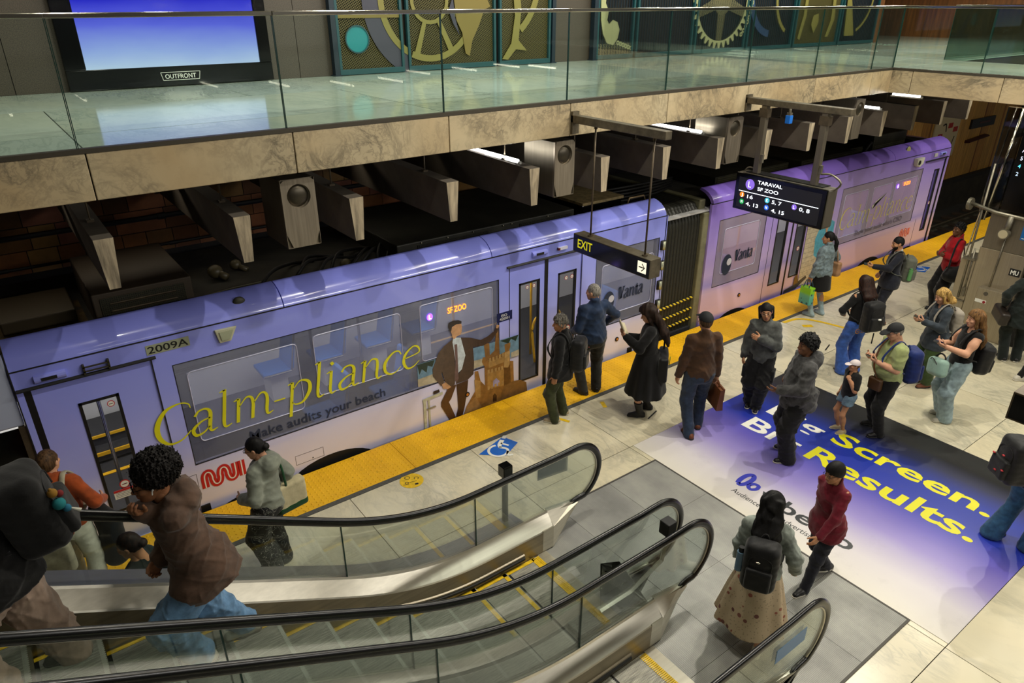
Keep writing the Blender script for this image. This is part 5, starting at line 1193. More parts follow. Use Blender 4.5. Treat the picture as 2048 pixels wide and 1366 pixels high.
MB().box((S-.001, 5.145, 2.664), (S+.001, 6.457, 2.672)).build('rule_line', SW, dp)
roundel(6.395, 2.614, .040, (.94, .55, .16), 'J'); dtext('16', 6.30, 2.578, .054, .10)
roundel(6.385, 2.510, .040, (.05, .60, .26), 'M'); dtext('4, 13', 6.306, 2.470, .054, .215)
roundel(5.955, 2.612, .040, (.30, .74, .80), 'K'); dtext('5, 7', 5.873, 2.582, .054, .158)
roundel(5.95, 2.508, .040, (.16, .38, .82), 'N'); dtext('4, 15', 5.862, 2.460, .054, .213)
roundel(5.508, 2.607, .040, (.55, .42, .86), 'L'); dtext('0, 8', 5.426, 2.572, .054, .162)
MB().box((9.2, 5.076, 2.40), (9.3, 5.081, 2.46)).build('sticker', WHITE, dp)
# blue tagged sensor hung under the walkway
bt = thing('hanging_sensor', (9.9, 6.3, 3.6), 'small blue box hung from a bracket above the departures display', 'sensor')
MB().tube(spl([(9.9, 6.60, 3.86), (9.9, 6.42, 3.86), (9.9, 6.34, 3.80), (9.9, 6.33, 3.73)], 5), .022, 8).build('bracket', GALV, bt, smooth=True)
MB().box((9.86, 6.29, 3.58), (9.94, 6.37, 3.70)).build('blue_box', mat('sensor_blue', (.10, .42, .80), .4), bt, bevel=.006); MB().box((9.87, 6.30, 3.70), (9.93, 6.36, 3.735)).build('cap', GALV, bt)
# ------------------------------------------------------------------ steel pylon at the right
py = thing('steel_pylon', (13.3, 4.05, 0), 'stainless clad pylon with a dark screen at the right edge', 'pylon')
PX = 13.02
MB().box((PX, 3.70, 0), (13.62, 4.40, 1.55)).build('lower_cladding', STEEL, py, bevel=.006)
MB().box((PX-.002, 3.72, 1.556), (13.62, 4.38, 2.14)).build('upper_cladding', STEELD, py, bevel=.006)
MB().box((PX-.02, 4.40, 0), (13.5, 4.62, 1.30)).build('side_cladding', STEEL, py, bevel=.006)
for (yy, zz, rr) in ((4.36, 2.15, .028),):
    MB().tube([(PX-.06, 4.72, 2.24), (PX-.06, 4.30, 2.16), (PX-.06, 3.3, 2.12)], .03, 8).build('pipe', GALV, py, smooth=True)
MB().tube([(PX-.06, 4.06, 2.15), (PX-.07, 4.07, 2.0), (PX-.08, 4.08, 1.92)], .045, 10).build('pipe_elbow', GALV, py, smooth=True)
o = MB().cyl((PX-.13, 4.09, 1.86), 'x', .085, .08, 20).build('floodlight', GALV, py); MB().cyl((PX-.136, 4.09, 1.86), 'x', .068, .01, 20).build('lamp_lens', mat('lens_cloudy', (.74, .70, .58), .3, .2), o)
o = MB().cyl((PX-.06, 4.68, 2.22), 'y', .10, .05, 18).build('pipe_flange', GALV, py)
MB().tube([(PX-.02, 4.07, 1.86), (PX-.02, 4.09, .93)], .012, 8).build('conduit', GALV, py, smooth=True)
MB().tube([(PX-.03, 4.52, 2.9), (PX-.03, 4.50, .62)], .018, 8).tube([(PX-.03, 4.45, 1.5), (PX-.03, 4.44, .8)], .014, 8).build('conduit', GALV, py, smooth=True)
MB().box((PX-.06, 4.40, 1.30), (PX, 4.58, 1.34)).box((PX-.05, 4.40, .56), (PX, 4.66, .585)).build('conduit_clamp', GALV, py); MB().cyl((PX-.03, 4.44, .66), 'z', .03, .16, 10).build('cable_gland', GALV, py)
cb = MB().box((PX-.16, 3.72, .55), (PX, 4.20, .93)).build('call_panel', STEEL, py, bevel=.008)
MB().box((PX-.165, 4.02, .68), (PX-.16, 4.19, .735)).build('call_label', WHITE, cb); MB().cyl((PX-.175, 4.05, .705), 'x', .022, .012, 14).build('call_button', mat('call_red', (.55, .08, .10), .4), cb); MB().cyl((PX-.165, 4.06, .85), 'x', .035, .006, 18).build('speaker_holes', mat('speaker_dots', (.30, .28, .24), .6), cb)
MB().box((PX-.004, 3.72, 1.20), (PX, 3.88, 1.32)).build('name_plate', BLACK, py); text('name_lettering', 'MU', (PX-.0045, 3.86, 1.225), XD, (0, 0, 1), .075, WHITE, py, width=.115, bold=.03)
MB().box((PX-.006, 3.66, 1.80), (PX, 3.88, 2.05)).build('blue_sign', mat('sign_blue', (.08, .38, .66), .4), py); MB().box((PX-.008, 3.66, 1.82), (PX-.005, 3.86, 1.83)).build('blue_sign_line', WHITE, py)
MB().box((13.04, 2.9, 2.2), (13.5, 4.28, 3.76)).build('screen_cabinet', BLACKG, py)
MB().tube([(PX-.02, 4.46, 2.0), (PX-.02, 4.36, 3.76)], .02, 8).tube([(PX+.1, 4.62, 1.3), (PX+.1, 4.50, 3.76)], .012, 8).build('corner_tube', CHROME, py, smooth=True)
MB().box((PX, 4.30, 2.1), (PX+.06, 4.58, 3.76)).build('corner_glass', glass('corner_glass', (.5, .5, .5), 2.2), py)
for i, (z, s_) in enumerate(((3.12, 'A'), (3.0, '5'), (2.88, '4'), (2.76, '2'))):
    text('screen_digits', s_, (13.036, 4.22, z), XD, (0, 0, 1), .06, emis('digits_%d' % i, ((.95, .9, 1), (.9, .9, 1), (.4, .9, 1), (.8, .9, 1))[i], 2.4), py)
MB().box((13.034, 3.7, 2.98), (13.04, 4.05, 3.12)).build('screen_blue', emis('screen_blue', (.08, .06, .75), 1.5), py)
MB().box((13.1, 3.1, .0), (13.6, 3.68, 2.1)).build('dark_reveal', BLACK, py)
# ------------------------------------------------------------------ hanging sign cut off at the right edge
hs = thing('hanging_sign', (5.87, .9, 2.38), 'bronze framed black hanging sign cut off by the right edge', 'sign')
MB().box((5.78, .2, 2.375), (5.96, 1.45, 2.605)).build('housing', BRONZE, hs, bevel=.004)
MB().box((5.776, .22, 2.39), (5.79, 1.436, 2.59)).build('face', BLACKG, hs)
for y in (.45, 1.2): MB().tube([(5.87, y, 2.60), (5.87, y, 8.0)], .011, 6).build('hanger_rod', BRONZE, hs)
# ------------------------------------------------------------------ signs on the timber wall past the train
o = thing('wall_sign', (28.0, 10.55, 1.3), 'dark station sign on the amber timber wall', 'sign'); MB().box((27.2, 10.50, 1.31), (29.0, 10.56, 1.62)).build('sign_board', mat('board_dark', (.07, .09, .10), .4), o); MB().box((27.8, 10.495, 1.44), (28.6, 10.5, 1.50)).build('sign_line', mat('line_grey', (.28, .16, .16), .5), o)
o = thing('wall_sign', (27.9, 10.55, .8), 'maroon rounded sign below the dark one on the timber wall', 'sign'); MB().tube([(27.15, 10.53, .90), (28.6, 10.53, .98)], .15, 14, sy=.3).build('sign_board', mat('board_maroon', (.22, .06, .06), .5), o)
o = thing('poster', (25.6, 10.55, .7), 'cream poster with red and black shapes on the timber wall', 'poster'); MB().box((24.6, 10.52, .55), (26.3, 10.56, 1.9)).build('poster_sheet', mat('poster_cream', (.72, .66, .52), .6), o)
b = MB()
for p_ in ((24.9, 1.2), (25.5, 1.5), (25.9, 1.35)): b.box((p_[0], 10.515, p_[1]), (p_[0]+.3, 10.52, p_[1]+.16))
b.build('poster_marks', mat('poster_red', (.60, .12, .10), .5), o)
ribbons('poster_lines', [[(24.8, .9, .04), (25.2, 1.0, .04), (25.4, .75, .04), (25.9, .8, .04), (26.1, 1.2, .04)], [(25.1, 1.62, .05), (25.3, 1.64, .05), (25.4, 1.4, .05)]], (0, 10.514, 0), (1, 0, 0), (0, 0, 1), 1, 1, BLACK, o)
o = thing('framed_map', (33.5, 10.55, 1.0), 'framed map at the far end of the timber wall', 'map'); MB().box((31.2, 10.50, .6), (33.0, 10.56, 2.6)).build('map_frame', BLACK, o); MB().box((31.35, 10.49, .75), (32.85, 10.5, 2.45)).build('map_sheet', mat('map_paper', (.34, .36, .26), .5), o)
# ------------------------------------------------------------------ figures: bodies and garments grown as smooth fields
def V3(*a): return np.array(a, float)
def nrm(v): v = np.array(v, float); return v/(np.linalg.norm(v)+1e-9)
def Rx(a): c, s = math.cos(a), math.sin(a); return np.array([[1, 0, 0], [0, c, -s], [0, s, c]])
def Ry(a): c, s = math.cos(a), math.sin(a); return np.array([[c, 0, s], [0, 1, 0], [-s, 0, c]])
def Rz(a): c, s = math.cos(a), math.sin(a); return np.array([[c, -s, 0], [s, c, 0], [0, 0, 1]])
D2R = PI/180
class Fld:
    def __init__(s, lo, hi, h):
        s.lo = np.array(lo, float); s.h = h; n = np.ceil((np.array(hi, float)-s.lo)/h).astype(int)+1
        s.n = n; s.ax = [s.lo[i]+h*np.arange(n[i]) for i in range(3)]; s.D = np.ones(n, np.float32)
    def sub(s, lo, hi):
        sl = tuple(slice(max(0, int((lo[i]-s.lo[i])/s.h)), max(0, min(s.n[i], int((hi[i]-s.lo[i])/s.h)+2))) for i in range(3))
        return sl, s.ax[0][sl[0]][:, None, None], s.ax[1][sl[1]][None, :, None], s.ax[2][sl[2]][None, None, :]
    def put(s, sl, d, k, op):
        A = s.D[sl]
        if op == 'u':
            if k > 0: t = np.clip(.5+.5*(A-d)/k, 0, 1); s.D[sl] = A+(d-A)*t-k*t*(1-t)
            else: s.D[sl] = np.minimum(A, d)
        else:
            if k > 0: t = np.clip(.5-.5*(A+d)/k, 0, 1); s.D[sl] = A+(-d-A)*t+k*t*(1-t)
            else: s.D[sl] = np.maximum(A, -d)
    def cone(s, a, b, ra, rb, k=.03, op='u'):
        a = np.array(a, float); b = np.array(b, float); m = max(ra, rb)+k+3*s.h
        sl, X, Y, Z = s.sub(np.minimum(a, b)-m, np.maximum(a, b)+m); d = b-a; L = d@d+1e-12
        t = np.clip(((X-a[0])*d[0]+(Y-a[1])*d[1]+(Z-a[2])*d[2])/L, 0, 1)
        q = np.sqrt((X-a[0]-t*d[0])**2+(Y-a[1]-t*d[1])**2+(Z-a[2]-t*d[2])**2)-(ra+(rb-ra)*t); s.put(sl, q, k, op); return s
    def chain(s, pts, rs, k=.03, op='u'):
        for i in range(len(pts)-1): s.cone(pts[i], pts[i+1], rs[i], rs[i+1], k, op)
        return s
    def ell(s, c, r, R=None, k=.03, op='u'):
        c = np.array(c, float); r = np.array(r, float); m = max(r)+k+3*s.h if R is not None else r+k+3*s.h
        sl, X, Y, Z = s.sub(c-m, c+m); X, Y, Z = X-c[0], Y-c[1], Z-c[2]
        if R is not None: X, Y, Z = (X*R[0, i]+Y*R[1, i]+Z*R[2, i] for i in range(3))
        k0 = np.sqrt((X/r[0])**2+(Y/r[1])**2+(Z/r[2])**2); k1 = np.sqrt((X/r[0]**2)**2+(Y/r[1]**2)**2+(Z/r[2]**2)**2)+1e-6
        s.put(sl, k0*(k0-1)/k1, k, op); return s
    def box(s, c, hf, R=None, rd=.02, k=.02, op='u'):
        c = np.array(c, float); m = np.linalg.norm(hf)+k+3*s.h; sl, X, Y, Z = s.sub(c-m, c+m); X, Y, Z = X-c[0], Y-c[1], Z-c[2]
        if R is not None: X, Y, Z = (X*R[0, i]+Y*R[1, i]+Z*R[2, i] for i in range(3))
        q = [np.abs(v)-f+rd for v, f in zip((X, Y, Z), hf)]
        d = np.sqrt(sum(np.maximum(v, 0)**2 for v in q))+np.minimum(np.maximum(np.maximum(q[0], q[1]), q[2]), 0)-rd; s.put(sl, d, k, op); return s
    def skirt(s, c, z1, z0, r1, r0, ay=1.25, pleat=0., n=9, k=.02, ph=0.):
        """flared cloth about a vertical axis: radius r1 at z1 (top) to r0 at z0 (hem)"""
        m = max(r0, r1)+.05; sl, X, Y, Z = s.sub((c[0]-m, c[1]-m, z0-.04), (c[0]+m, c[1]+m, z1+.04)); x, y = X-c[0], (Y-c[1])*ay
        t = np.clip((z1-Z)/(z1-z0), 0, 1); r = r1+(r0-r1)*t**.85; a = np.arctan2(y, x)
        d = (np.sqrt(x*x+y*y)-r-pleat*t*np.sin(n*a+ph+2*np.sin(2*a)))*.85; d = np.maximum(np.maximum(d, z0-Z), Z-z1); s.put(sl, d, k, 'u'); return s
    def cut(s, p, n):
        """keep the side n points to"""
        X, Y, Z = s.ax[0][:, None, None], s.ax[1][None, :, None], s.ax[2][None, None, :]; n = nrm(n)
        s.D = np.maximum(s.D, (-(X-p[0])*n[0]-(Y-p[1])*n[1]-(Z-p[2])*n[2]).astype(np.float32)); return s
    def rough(s, amp, f, seed=0, st=(1, 1, 1)):
        r = np.random.default_rng(seed); X, Y, Z = s.ax[0][:, None, None], s.ax[1][None, :, None], s.ax[2][None, None, :]; w_ = 0
        for i in range(4):
            k = r.normal(size=3)*f*np.array(st); k2 = r.normal(size=3)*f*.5
            w_ = w_+np.sin(X*k[0]+Y*k[1]+Z*k[2]+r.uniform(0, 6)+1.6*np.sin(X*k2[0]+Y*k2[1]+Z*k2[2]))
        s.D = s.D+(amp*.16*w_).astype(np.float32); return s
    def crease(s, amp, f, seed=0, st=(1, 1, 1)):
        r = np.random.default_rng(seed+40); X, Y, Z = s.ax[0][:, None, None], s.ax[1][None, :, None], s.ax[2][None, None, :]; w_ = 0
        for i in range(4):
            k = r.normal(size=3); k = k/np.linalg.norm(k)*f*np.array(st)*r.uniform(.7, 1.5); k2 = r.normal(size=3)*f*.45; k3 = r.normal(size=3)*f*.3
            m = .5+.5*np.sin(X*k3[0]+Y*k3[1]+Z*k3[2]+r.uniform(0, 6)); w_ = w_+m*(1-np.abs(np.sin(X*k[0]+Y*k[1]+Z*k[2]+r.uniform(0, 6)+1.3*np.sin(X*k2[0]+Y*k2[1]+Z*k2[2]))))**2.5
        s.D = s.D-(amp*(w_-.45)).astype(np.float32); return s
    def net(s):
        D = s.D; D[0] = D[-1] = 1; D[:, 0] = D[:, -1] = 1; D[:, :, 0] = D[:, :, -1] = 1
        neg = D < 0; c = neg[:-1, :-1, :-1].astype(np.int8)
        for i in range(8):
            if i: c = c+neg[(i & 1):D.shape[0]-1+(i & 1), ((i >> 1) & 1):D.shape[1]-1+((i >> 1) & 1), ((i >> 2) & 1):D.shape[2]-1+((i >> 2) & 1)]
        I = np.argwhere((c > 0) & (c < 8))
        if len(I) == 0: return np.zeros((0, 3)), []
        off = np.array([[i & 1, (i >> 1) & 1, (i >> 2) & 1] for i in range(8)])
        vals = np.stack([D[I[:, 0]+o[0], I[:, 1]+o[1], I[:, 2]+o[2]] for o in off], 1)
        P = np.zeros((len(I), 3)); cnt = np.zeros(len(I))
        for a in range(8):
            for bit in (1, 2, 4):
                if a & bit: continue
                b = a | bit; va, vb = vals[:, a], vals[:, b]; m = (va < 0) != (vb < 0); t = np.where(m, va/(va-vb+1e-12), 0)
                P += m[:, None]*(off[a][None]+t[:, None]*(off[b]-off[a])[None]); cnt += m
        Vt = s.lo+(I+P/cnt[:, None])*s.h
        idx = -np.ones(c.shape, np.int64); idx[I[:, 0], I[:, 1], I[:, 2]] = np.arange(len(I)); Q = []
        for ax, (u, v) in enumerate(((1, 2), (2, 0), (0, 1))):
            sA = [slice(1, -1)]*3; sB = [slice(1, -1)]*3; sA[ax] = slice(0, -1); sB[ax] = slice(1, None)
            A, B = neg[tuple(sA)], neg[tuple(sB)]; base = np.array([1, 1, 1]); base[ax] = 0
            for cond, rev in ((A & ~B, False), (~A & B, True)):
                E = np.argwhere(cond)+base
                if len(E) == 0: continue
                q = []
                for du, dv in ((1, 1), (0, 1), (0, 0), (1, 0)):
                    e = E.copy(); e[:, u] -= du; e[:, v] -= dv; q.append(idx[e[:, 0], e[:, 1], e[:, 2]])
                q = np.stack(q, 1); Q.append(q[:, ::-1] if rev else q)
        Q = np.concatenate(Q); Q = Q[(Q >= 0).all(1)]
        return Vt, Q
def vmesh(name, V, Q, mats, mi=None):
    me = bpy.data.meshes.new(name); me.vertices.add(len(V)); me.vertices.foreach_set('co', np.asarray(V, np.float32).ravel())
    n = len(Q); me.loops.add(n*4); me.polygons.add(n); me.loops.foreach_set('vertex_index', np.asarray(Q, np.int32).ravel())
    me.polygons.foreach_set('loop_start', np.arange(0, n*4, 4, dtype=np.int32)); me.polygons.foreach_set('loop_total', np.full(n, 4, np.int32))
    for m in (mats if isinstance(mats, (list, tuple)) else [mats]): me.materials.append(m)
    if mi is not None: me.polygons.foreach_set('material_index', np.asarray(mi, np.int32))
    me.polygons.foreach_set('use_smooth', np.ones(n, bool)); me.update(calc_edges=True); return me
def ik(a, t, l1, l2, pole):
    a = np.array(a); t = np.array(t, float); d = t-a; L = np.linalg.norm(d); M = (l1+l2)*.998
    if L > M: t = a+d/L*M; d = t-a; L = M
    x = (l1*l1-l2*l2+L*L)/(2*L); hgt = math.sqrt(max(0, l1*l1-x*x)); u = d/L; p = np.array(pole, float); p = p-u*(p@u); p = nrm(p)
    return a+u*x+p*hgt, t
SKIN = {}
def skin(t):
    if t not in SKIN: SKIN[t] = mat('skin_%d' % len(SKIN), t, .55, var=.08, vscale=12, spec=.35)
    return SKIN[t]
S_LIGHT, S_MID, S_TAN, S_BROWN = (.80, .60, .48), (.72, .52, .38), (.60, .42, .29), (.42, .28, .19)
EYE = mat('eye_dark', (.05, .04, .04), .3); LIP = mat('lip', (.58, .34, .30), .5)
class Fig:
    def __init__(f, label, pos, face, h=1.6, lean=0, twist=0, head=(0, 0, 0), la='hang', ra='hang', lf=(0, 0, 0), rf=(0, 0, 0), drop=0., wide=1., belly=0., tone=S_LIGHT, vox=.0125, hand_l=.15, hand_r=.15,
                 lpole=None, rpole=None, lpalm=None, rpalm=None, side=0, lfy=8, rfy=8):
        f.s = s = h/1.70; f.pos = np.array(pos, float); f.W = Rz((face-90)*D2R); f.tone = tone; f.vox = vox; f.wide = wide; f.belly = belly
        f.root = thing('person', pos, label, 'person')
        f.P = V3(0, 0, .905*s-drop); f.R = Rz(twist*D2R)@Rx(-lean*D2R)@Ry(side*D2R); U = lambda *p: f.P+f.R@(np.array(p)*s); f.U = U
        f.neck = U(0, -.012, .535); f.Rh = f.R@Rz(head[0]*D2R)@Rx(-head[1]*D2R)@Ry(head[2]*D2R)
        f.hc = f.neck+f.R@V3(0, .018*s, .055*s)+f.Rh@V3(0, .015*s, .09*s)
        f.sh = [U(-.152*wide, -.01, .472), U(.152*wide, -.01, .472)]
        f.hip = [f.P+Rz(twist*.5*D2R)@V3(sg*.088*s*wide, 0, -.02*s) for sg in (-1, 1)]
        f.ank = []; f.knee = []; f.fdir = []
        for sg, o, fy, hp in ((-1, lf, lfy, f.hip[0]), (1, rf, rfy, f.hip[1])):
            a = V3(sg*.095*s*wide, 0, .075*s)+np.array(o, float); fd = Rz(-sg*fy*D2R)@V3(0, 1, 0)
            k, a = ik(hp, a, .425*s, .42*s, fd+V3(sg*.12, 0, .05)); f.knee.append(k); f.ank.append(a); f.fdir.append(fd)
        f.elb = []; f.wri = []
        for i, (sg, o, pl) in enumerate(((-1, la, lpole), (1, ra, rpole))):
            if isinstance(o, str):
                o = {'hang': (sg*.09, .03, -.53), 'phone': (-sg*.10, .30, -.20), 'low': (-sg*.06, .30, -.32), 'pocket': (sg*.06, .10, -.46), 'back': (sg*.10, -.16, -.50), 'swing': (sg*.07, .22, -.47), 'strap': (-sg*.02, .14, -.10)}[o]
            t = f.sh[i]+f.R@(np.array(o)*s); pole = f.R@(np.array(pl) if pl is not None else V3(sg*.55, -1, -.25))
            e, w_ = ik(f.sh[i], t, .285*s, .25*s, pole); f.elb.append(e); f.wri.append(w_)
        f.curl = (hand_l, hand_r); f.palm = [lpalm, rpalm]
        pts = np.array([f.hc+V3(0, 0, .25), f.hc-V3(0, 0, 0), *f.wri, *f.elb, *f.knee, *f.ank, *f.sh]); f.lo = pts.min(0)-.24; f.hi = pts.max(0)+.24; f.lo[2] = min(f.ank[0][2], f.ank[1][2])-.10*s
    def out(f, p): return np.asarray(p)@f.W.T
    def world(f, p): return f.pos+f.W@np.array(p, float)
    def emit(f, name, F, m, parent=None, label=None, mi=None):
        Vt, Q = F.net()
        if len(Vt) == 0: return None
        o = add(name, vmesh(name, f.out(Vt), Q, m, mi), parent or f.root)
        if label: o['label'] = label
        return o
    def hand(f, i):
        s = f.s; sg = -1 if i == 0 else 1; d = nrm(f.wri[i]-f.elb[i])
        n = f.palm[i]; n = f.R@np.array(n, float) if n is not None else f.R@V3(-sg, 0, 0)
        n = nrm(n-d*(n@d)); t = np.cross(d, n)*sg; c = f.curl[i]; h = .0052*s if f.vox > .009 else .0042*s
        F = Fld((-.075*s, -.03*s, -.10*s), (.085*s, .21*s, .05*s), h)
        Z = 0; xs = (.030, .011, -.009, -.027); ls = (.068, .076, .071, .055); kn = (.086, .090, .086, .078)
        for x, k in zip(xs, kn): F.cone((x*.55*s, 0, 0), (x*s, k*s, 0), .019*s, .0115*s, .012*s)
        F.ell((0, .045*s, -.004*s), (.036*s, .045*s, .016*s), k=.012*s)
        for j, (x, l, k) in enumerate(zip(xs, ls, kn)):
            p = V3(x*s, k*s, 0); a = .18+c*1.15+.05*j*c; spread = x*1.4*(1-c)
            for q, (fr, r) in enumerate(((.44, .0098), (.31, .0088), (.25, .0078))):
                e = p+l*fr*s*V3(spread, math.cos(a), -math.sin(a)); F.cone(p, e, r*s, (r-.0008)*s, .004*s); p = e; a += .22+c*1.1
        p = V3(.022*s, .022*s, -.006*s)
        for q, (l, r, dx, dz) in enumerate(((.042, .0135, .80, -.25-.3*c), (.034, .011, .62-.5*c, -.35-.5*c), (.026, .0095, .30-.6*c, -.35-.6*c))):
            e = p+l*s*nrm((dx, .75, dz)); F.cone(p, e, r*s, (r-.0012)*s, .006*s); p = e
        Vt, Q = F.net(); M = np.stack([t, d, -n], 1)
        if np.linalg.det(M) < 0: Q = Q[:, ::-1]
        return f.wri[i]+Vt@M.T, Q, M
    def palmpt(f, i, fwd=.09, out_=.03):
        sg = -1 if i == 0 else 1; d = nrm(f.wri[i]-f.elb[i]); n = f.palm[i]; n = f.R@np.array(n, float) if n is not None else f.R@V3(-sg, 0, 0)
        n = nrm(n-d*(n@d)); return f.wri[i]+(d*fwd+n*out_)*f.s, d, n
    def body(f, legs=False, arms=False, brow=(.10, .08, .06), lips=True, beard=None, hands=True):
        s, U = f.s, f.U; F = Fld(f.lo, f.hi, max(f.vox, .011) if not (legs or arms) else min(f.vox, .010)); w = f.wide
        F.chain([U(0, 0, .0), U(0, 0, .2), U(0, -.005, .36), f.neck], [.09*s, .075*s, .08*s, .050*s], .04)
        F.cone(f.neck-f.R@V3(0, 0, .03*s), f.hc-f.Rh@V3(0, .01*s, .04*s), .056*s, .050*s, .02)
        F.cone(f.sh[0], f.sh[1], .05*s, .05*s, .05)
        for i in (0, 1):
            F.chain([f.sh[i], f.elb[i], f.wri[i]], [.052*s*w, .040*s*w, .026*s], .03)
            if arms: F.cone(f.elb[i]*.75+f.wri[i]*.25, f.wri[i], .041*s*w, .027*s, .03); F.ell(f.sh[i]*.55+f.elb[i]*.45, (.05*s*w,)*3, k=.05)
            if legs:
                F.chain([f.hip[i], f.knee[i], f.ank[i]], [.075*s, .050*s, .036*s], .03); c = f.knee[i]*.62+f.ank[i]*.38-f.fdir[i]*.018*s; F.ell(c, (.045*s, .05*s, .10*s), k=.04)
            else: F.chain([f.hip[i], f.knee[i], f.ank[i]], [.06*s, .042*s, .032*s], .03)
        F.ell(f.hc, (.06*s, .075*s, .085*s), f.Rh, k=.02)
        V0, Q0 = F.net(); Vs = [V0]; Qs = [Q0]; Ms = [np.zeros(len(Q0), int)]; n0 = len(V0)
        # head in its own frame
        h = .0062*s if f.vox > .009 else .0045*s; H = Fld(V3(-.11, -.12, -.20)*s, V3(.11, .14, .14)*s, h)
        H.ell(V3(0, -.012, .018)*s, V3(.074, .094, .100)*s, k=0); H.ell(V3(0, .030, -.050)*s, V3(.056, .058, .068)*s, k=.03*s); H.ell(V3(0, .062, -.092)*s, V3(.026, .022, .020)*s, k=.025*s)
        H.cone(V3(0, -.03, -.05)*s, V3(0, -.045, -.18)*s, .048*s, .052*s, .02*s)
        H.cone(V3(0, .082, .012)*s, V3(0, .104, -.026)*s, .008*s, .0125*s, .012*s); H.cone(V3(-.012, .092, -.030)*s, V3(.012, .092, -.030)*s, .008*s, .008*s, .008*s)
        H.cone(V3(-.035, .074, .030)*s, V3(.035, .074, .030)*s, .010*s, .010*s, .014*s)
        for g in (-1, 1):
            H.ell(V3(.031*g, .092, .012)*s, V3(.015, .014, .010)*s, k=.010*s, op='s'); H.ell(V3(.031*g, .077, .012)*s, V3(.0125, .0125, .0115)*s, k=.002*s); H.ell(V3(.045*g, .058, -.018)*s, V3(.018, .022, .016)*s, k=.02*s)
            H.ell(V3(.076*g, -.008, -.004)*s, V3(.010, .020, .030)*s, Ry(.15*g)@Rx(.15), k=.006*s); H.ell(V3(.086*g, .0, -.002)*s, V3(.006, .010, .016)*s, k=.004*s, op='s')
        H.ell(V3(0, .088, -.056)*s, V3(.024, .012, .0065)*s, k=.006*s); H.ell(V3(0, .085, -.068)*s, V3(.020, .012, .007)*s, k=.006*s); H.ell(V3(0, .098, -.0615)*s, V3(.022, .006, .0018)*s, k=.003*s, op='s')
        Vh, Qh = H.net(); C = Vh[Qh].mean(1)/s; m = np.zeros(len(Qh), int)
        for g in (-1, 1):
            m[np.linalg.norm((C-V3(.031*g, .0885, .012))/V3(.011, .012, .0075), axis=1) < 1] = 1
            m[np.linalg.norm((C-V3(.033*g, .085, .036))/V3(.021, .022, .0055), axis=1) < 1] = 2
        if lips: m[(np.linalg.norm((C-V3(0, .094, -.062))/V3(.024, .018, .013), axis=1) < 1)] = 3
        if beard is not None: m[(C[:, 2] < -.060+np.abs(C[:, 0])*.35) & (C[:, 1] > .018) & (C[:, 2] > -.125) & (m != 3)] = 2
        Vs.append(f.hc+Vh@f.Rh.T); Qs.append(Qh+n0); Ms.append(m); n0 += len(Vh)
        if hands:
            for i in (0, 1):
                Vt, Q, _ = f.hand(i); Vs.append(Vt); Qs.append(Q+n0); Ms.append(np.zeros(len(Q), int)); n0 += len(Vt)
        bm_ = hair('brow_%s' % str(brow), brow)
        f.b = add('body', vmesh('body', f.out(np.concatenate(Vs)), np.concatenate(Qs), [skin(f.tone), EYE, bm_, LIP], np.concatenate(Ms)), f.root); return f
    # ---- hair and hats, in the head frame
    def hairdo(f, style, m, label=None, length=.3, part=None, hats=None, seed=1, vol=1.):
        s = f.s; h = .008*s if f.vox > .009 else .0055*s; L = length
        H = Fld(V3(-.21, -.27, -.20-L)*s, V3(.21, .20, .26)*s, h); nm = 'hair'
        def cap(r=(.083, .104, .110), c=(0, -.016, .026), line=.062, slope=.80):
            H.ell(V3(*c)*s, V3(*r)*s*vol, k=0); H.cut(V3(0, .088, line)*s, (0, -slope, 1))
        if style == 'short': cap(); H.rough(.004*s, 90/s, seed)
        elif style == 'crop': cap((.078, .098, .105)); H.rough(.0015*s, 150/s, seed)
        elif style == 'curly': cap((.094, .112, .118), (0, -.014, .036), .07); H.rough(.040*s, 130/s, seed); H.rough(.02*s, 240/s, seed+2)
        elif style == 'afro':
            H.ell(V3(0, -.058, .075)*s, V3(.134, .138, .118)*s, k=0); H.cut(V3(0, .080, .058)*s, (0, -.80, 1)); H.rough(.022*s, 260/s, seed); H.rough(.030*s, 520/s, seed+3)
        elif style == 'bob':
            cap(line=.072, slope=1.15); 
            for x in (-.072, -.04, 0, .04, .072): H.cone(V3(x, -.05-.03*(1-abs(x)/.08), .04)*s, V3(x*1.12, -.045, -.06-L)*s, .038*s, .028*s, .02*s)
            for x in (-.082, .082): H.cone(V3(x, -.035, .03)*s, V3(x*1.06, -.028, -.05-L)*s, .020*s, .015*s, .015*s)
            H.rough(.003*s, 60/s, seed, (1, 1, .2))
        elif style in ('long', 'wavy'):
            cap(); n = 7
            for q in range(n):
                x = -.078+.156*q/(n-1); yb = -.085+.9*x*x*9*.5
                H.chain([V3(x*.8, -.06, .06)*s, V3(x*1.05, yb-.02, -.10)*s, V3(x*1.15, yb-.055, -.10-L*.55)*s, V3(x*1.0, yb-.05, -.10-L)*s], [.045*s, .036*s*vol, .034*s*vol, .016*s], .022*s)
            for x in (-.08, .08): H.chain([V3(x, .015, .03)*s, V3(x*1.06, .012, -.08)*s, V3(x*1.1, -.02, -.10-L*.4)*s], [.020*s, .020*s, .016*s], .02*s)
            H.rough((.030 if style == 'wavy' else .006)*s, (42 if style == 'wavy' else 75)/s, seed, (1, 1, .45 if style == 'wavy' else .12))
        elif style == 'ponytail':
            cap((.080, .100, .108)); H.ell(V3(0, -.118, .02)*s, V3(.028, .03, .03)*s, k=.02*s); H.chain([V3(0, -.125, .015)*s, V3(.0, -.155, -.08)*s, V3(0, -.15, -.08-L*.5)*s, V3(.01, -.13, -.08-L)*s], [.026*s, .038*s, .032*s, .012*s], .015*s); H.rough(.003*s, 80/s, seed, (1, 1, .25))
        elif style == 'bun':
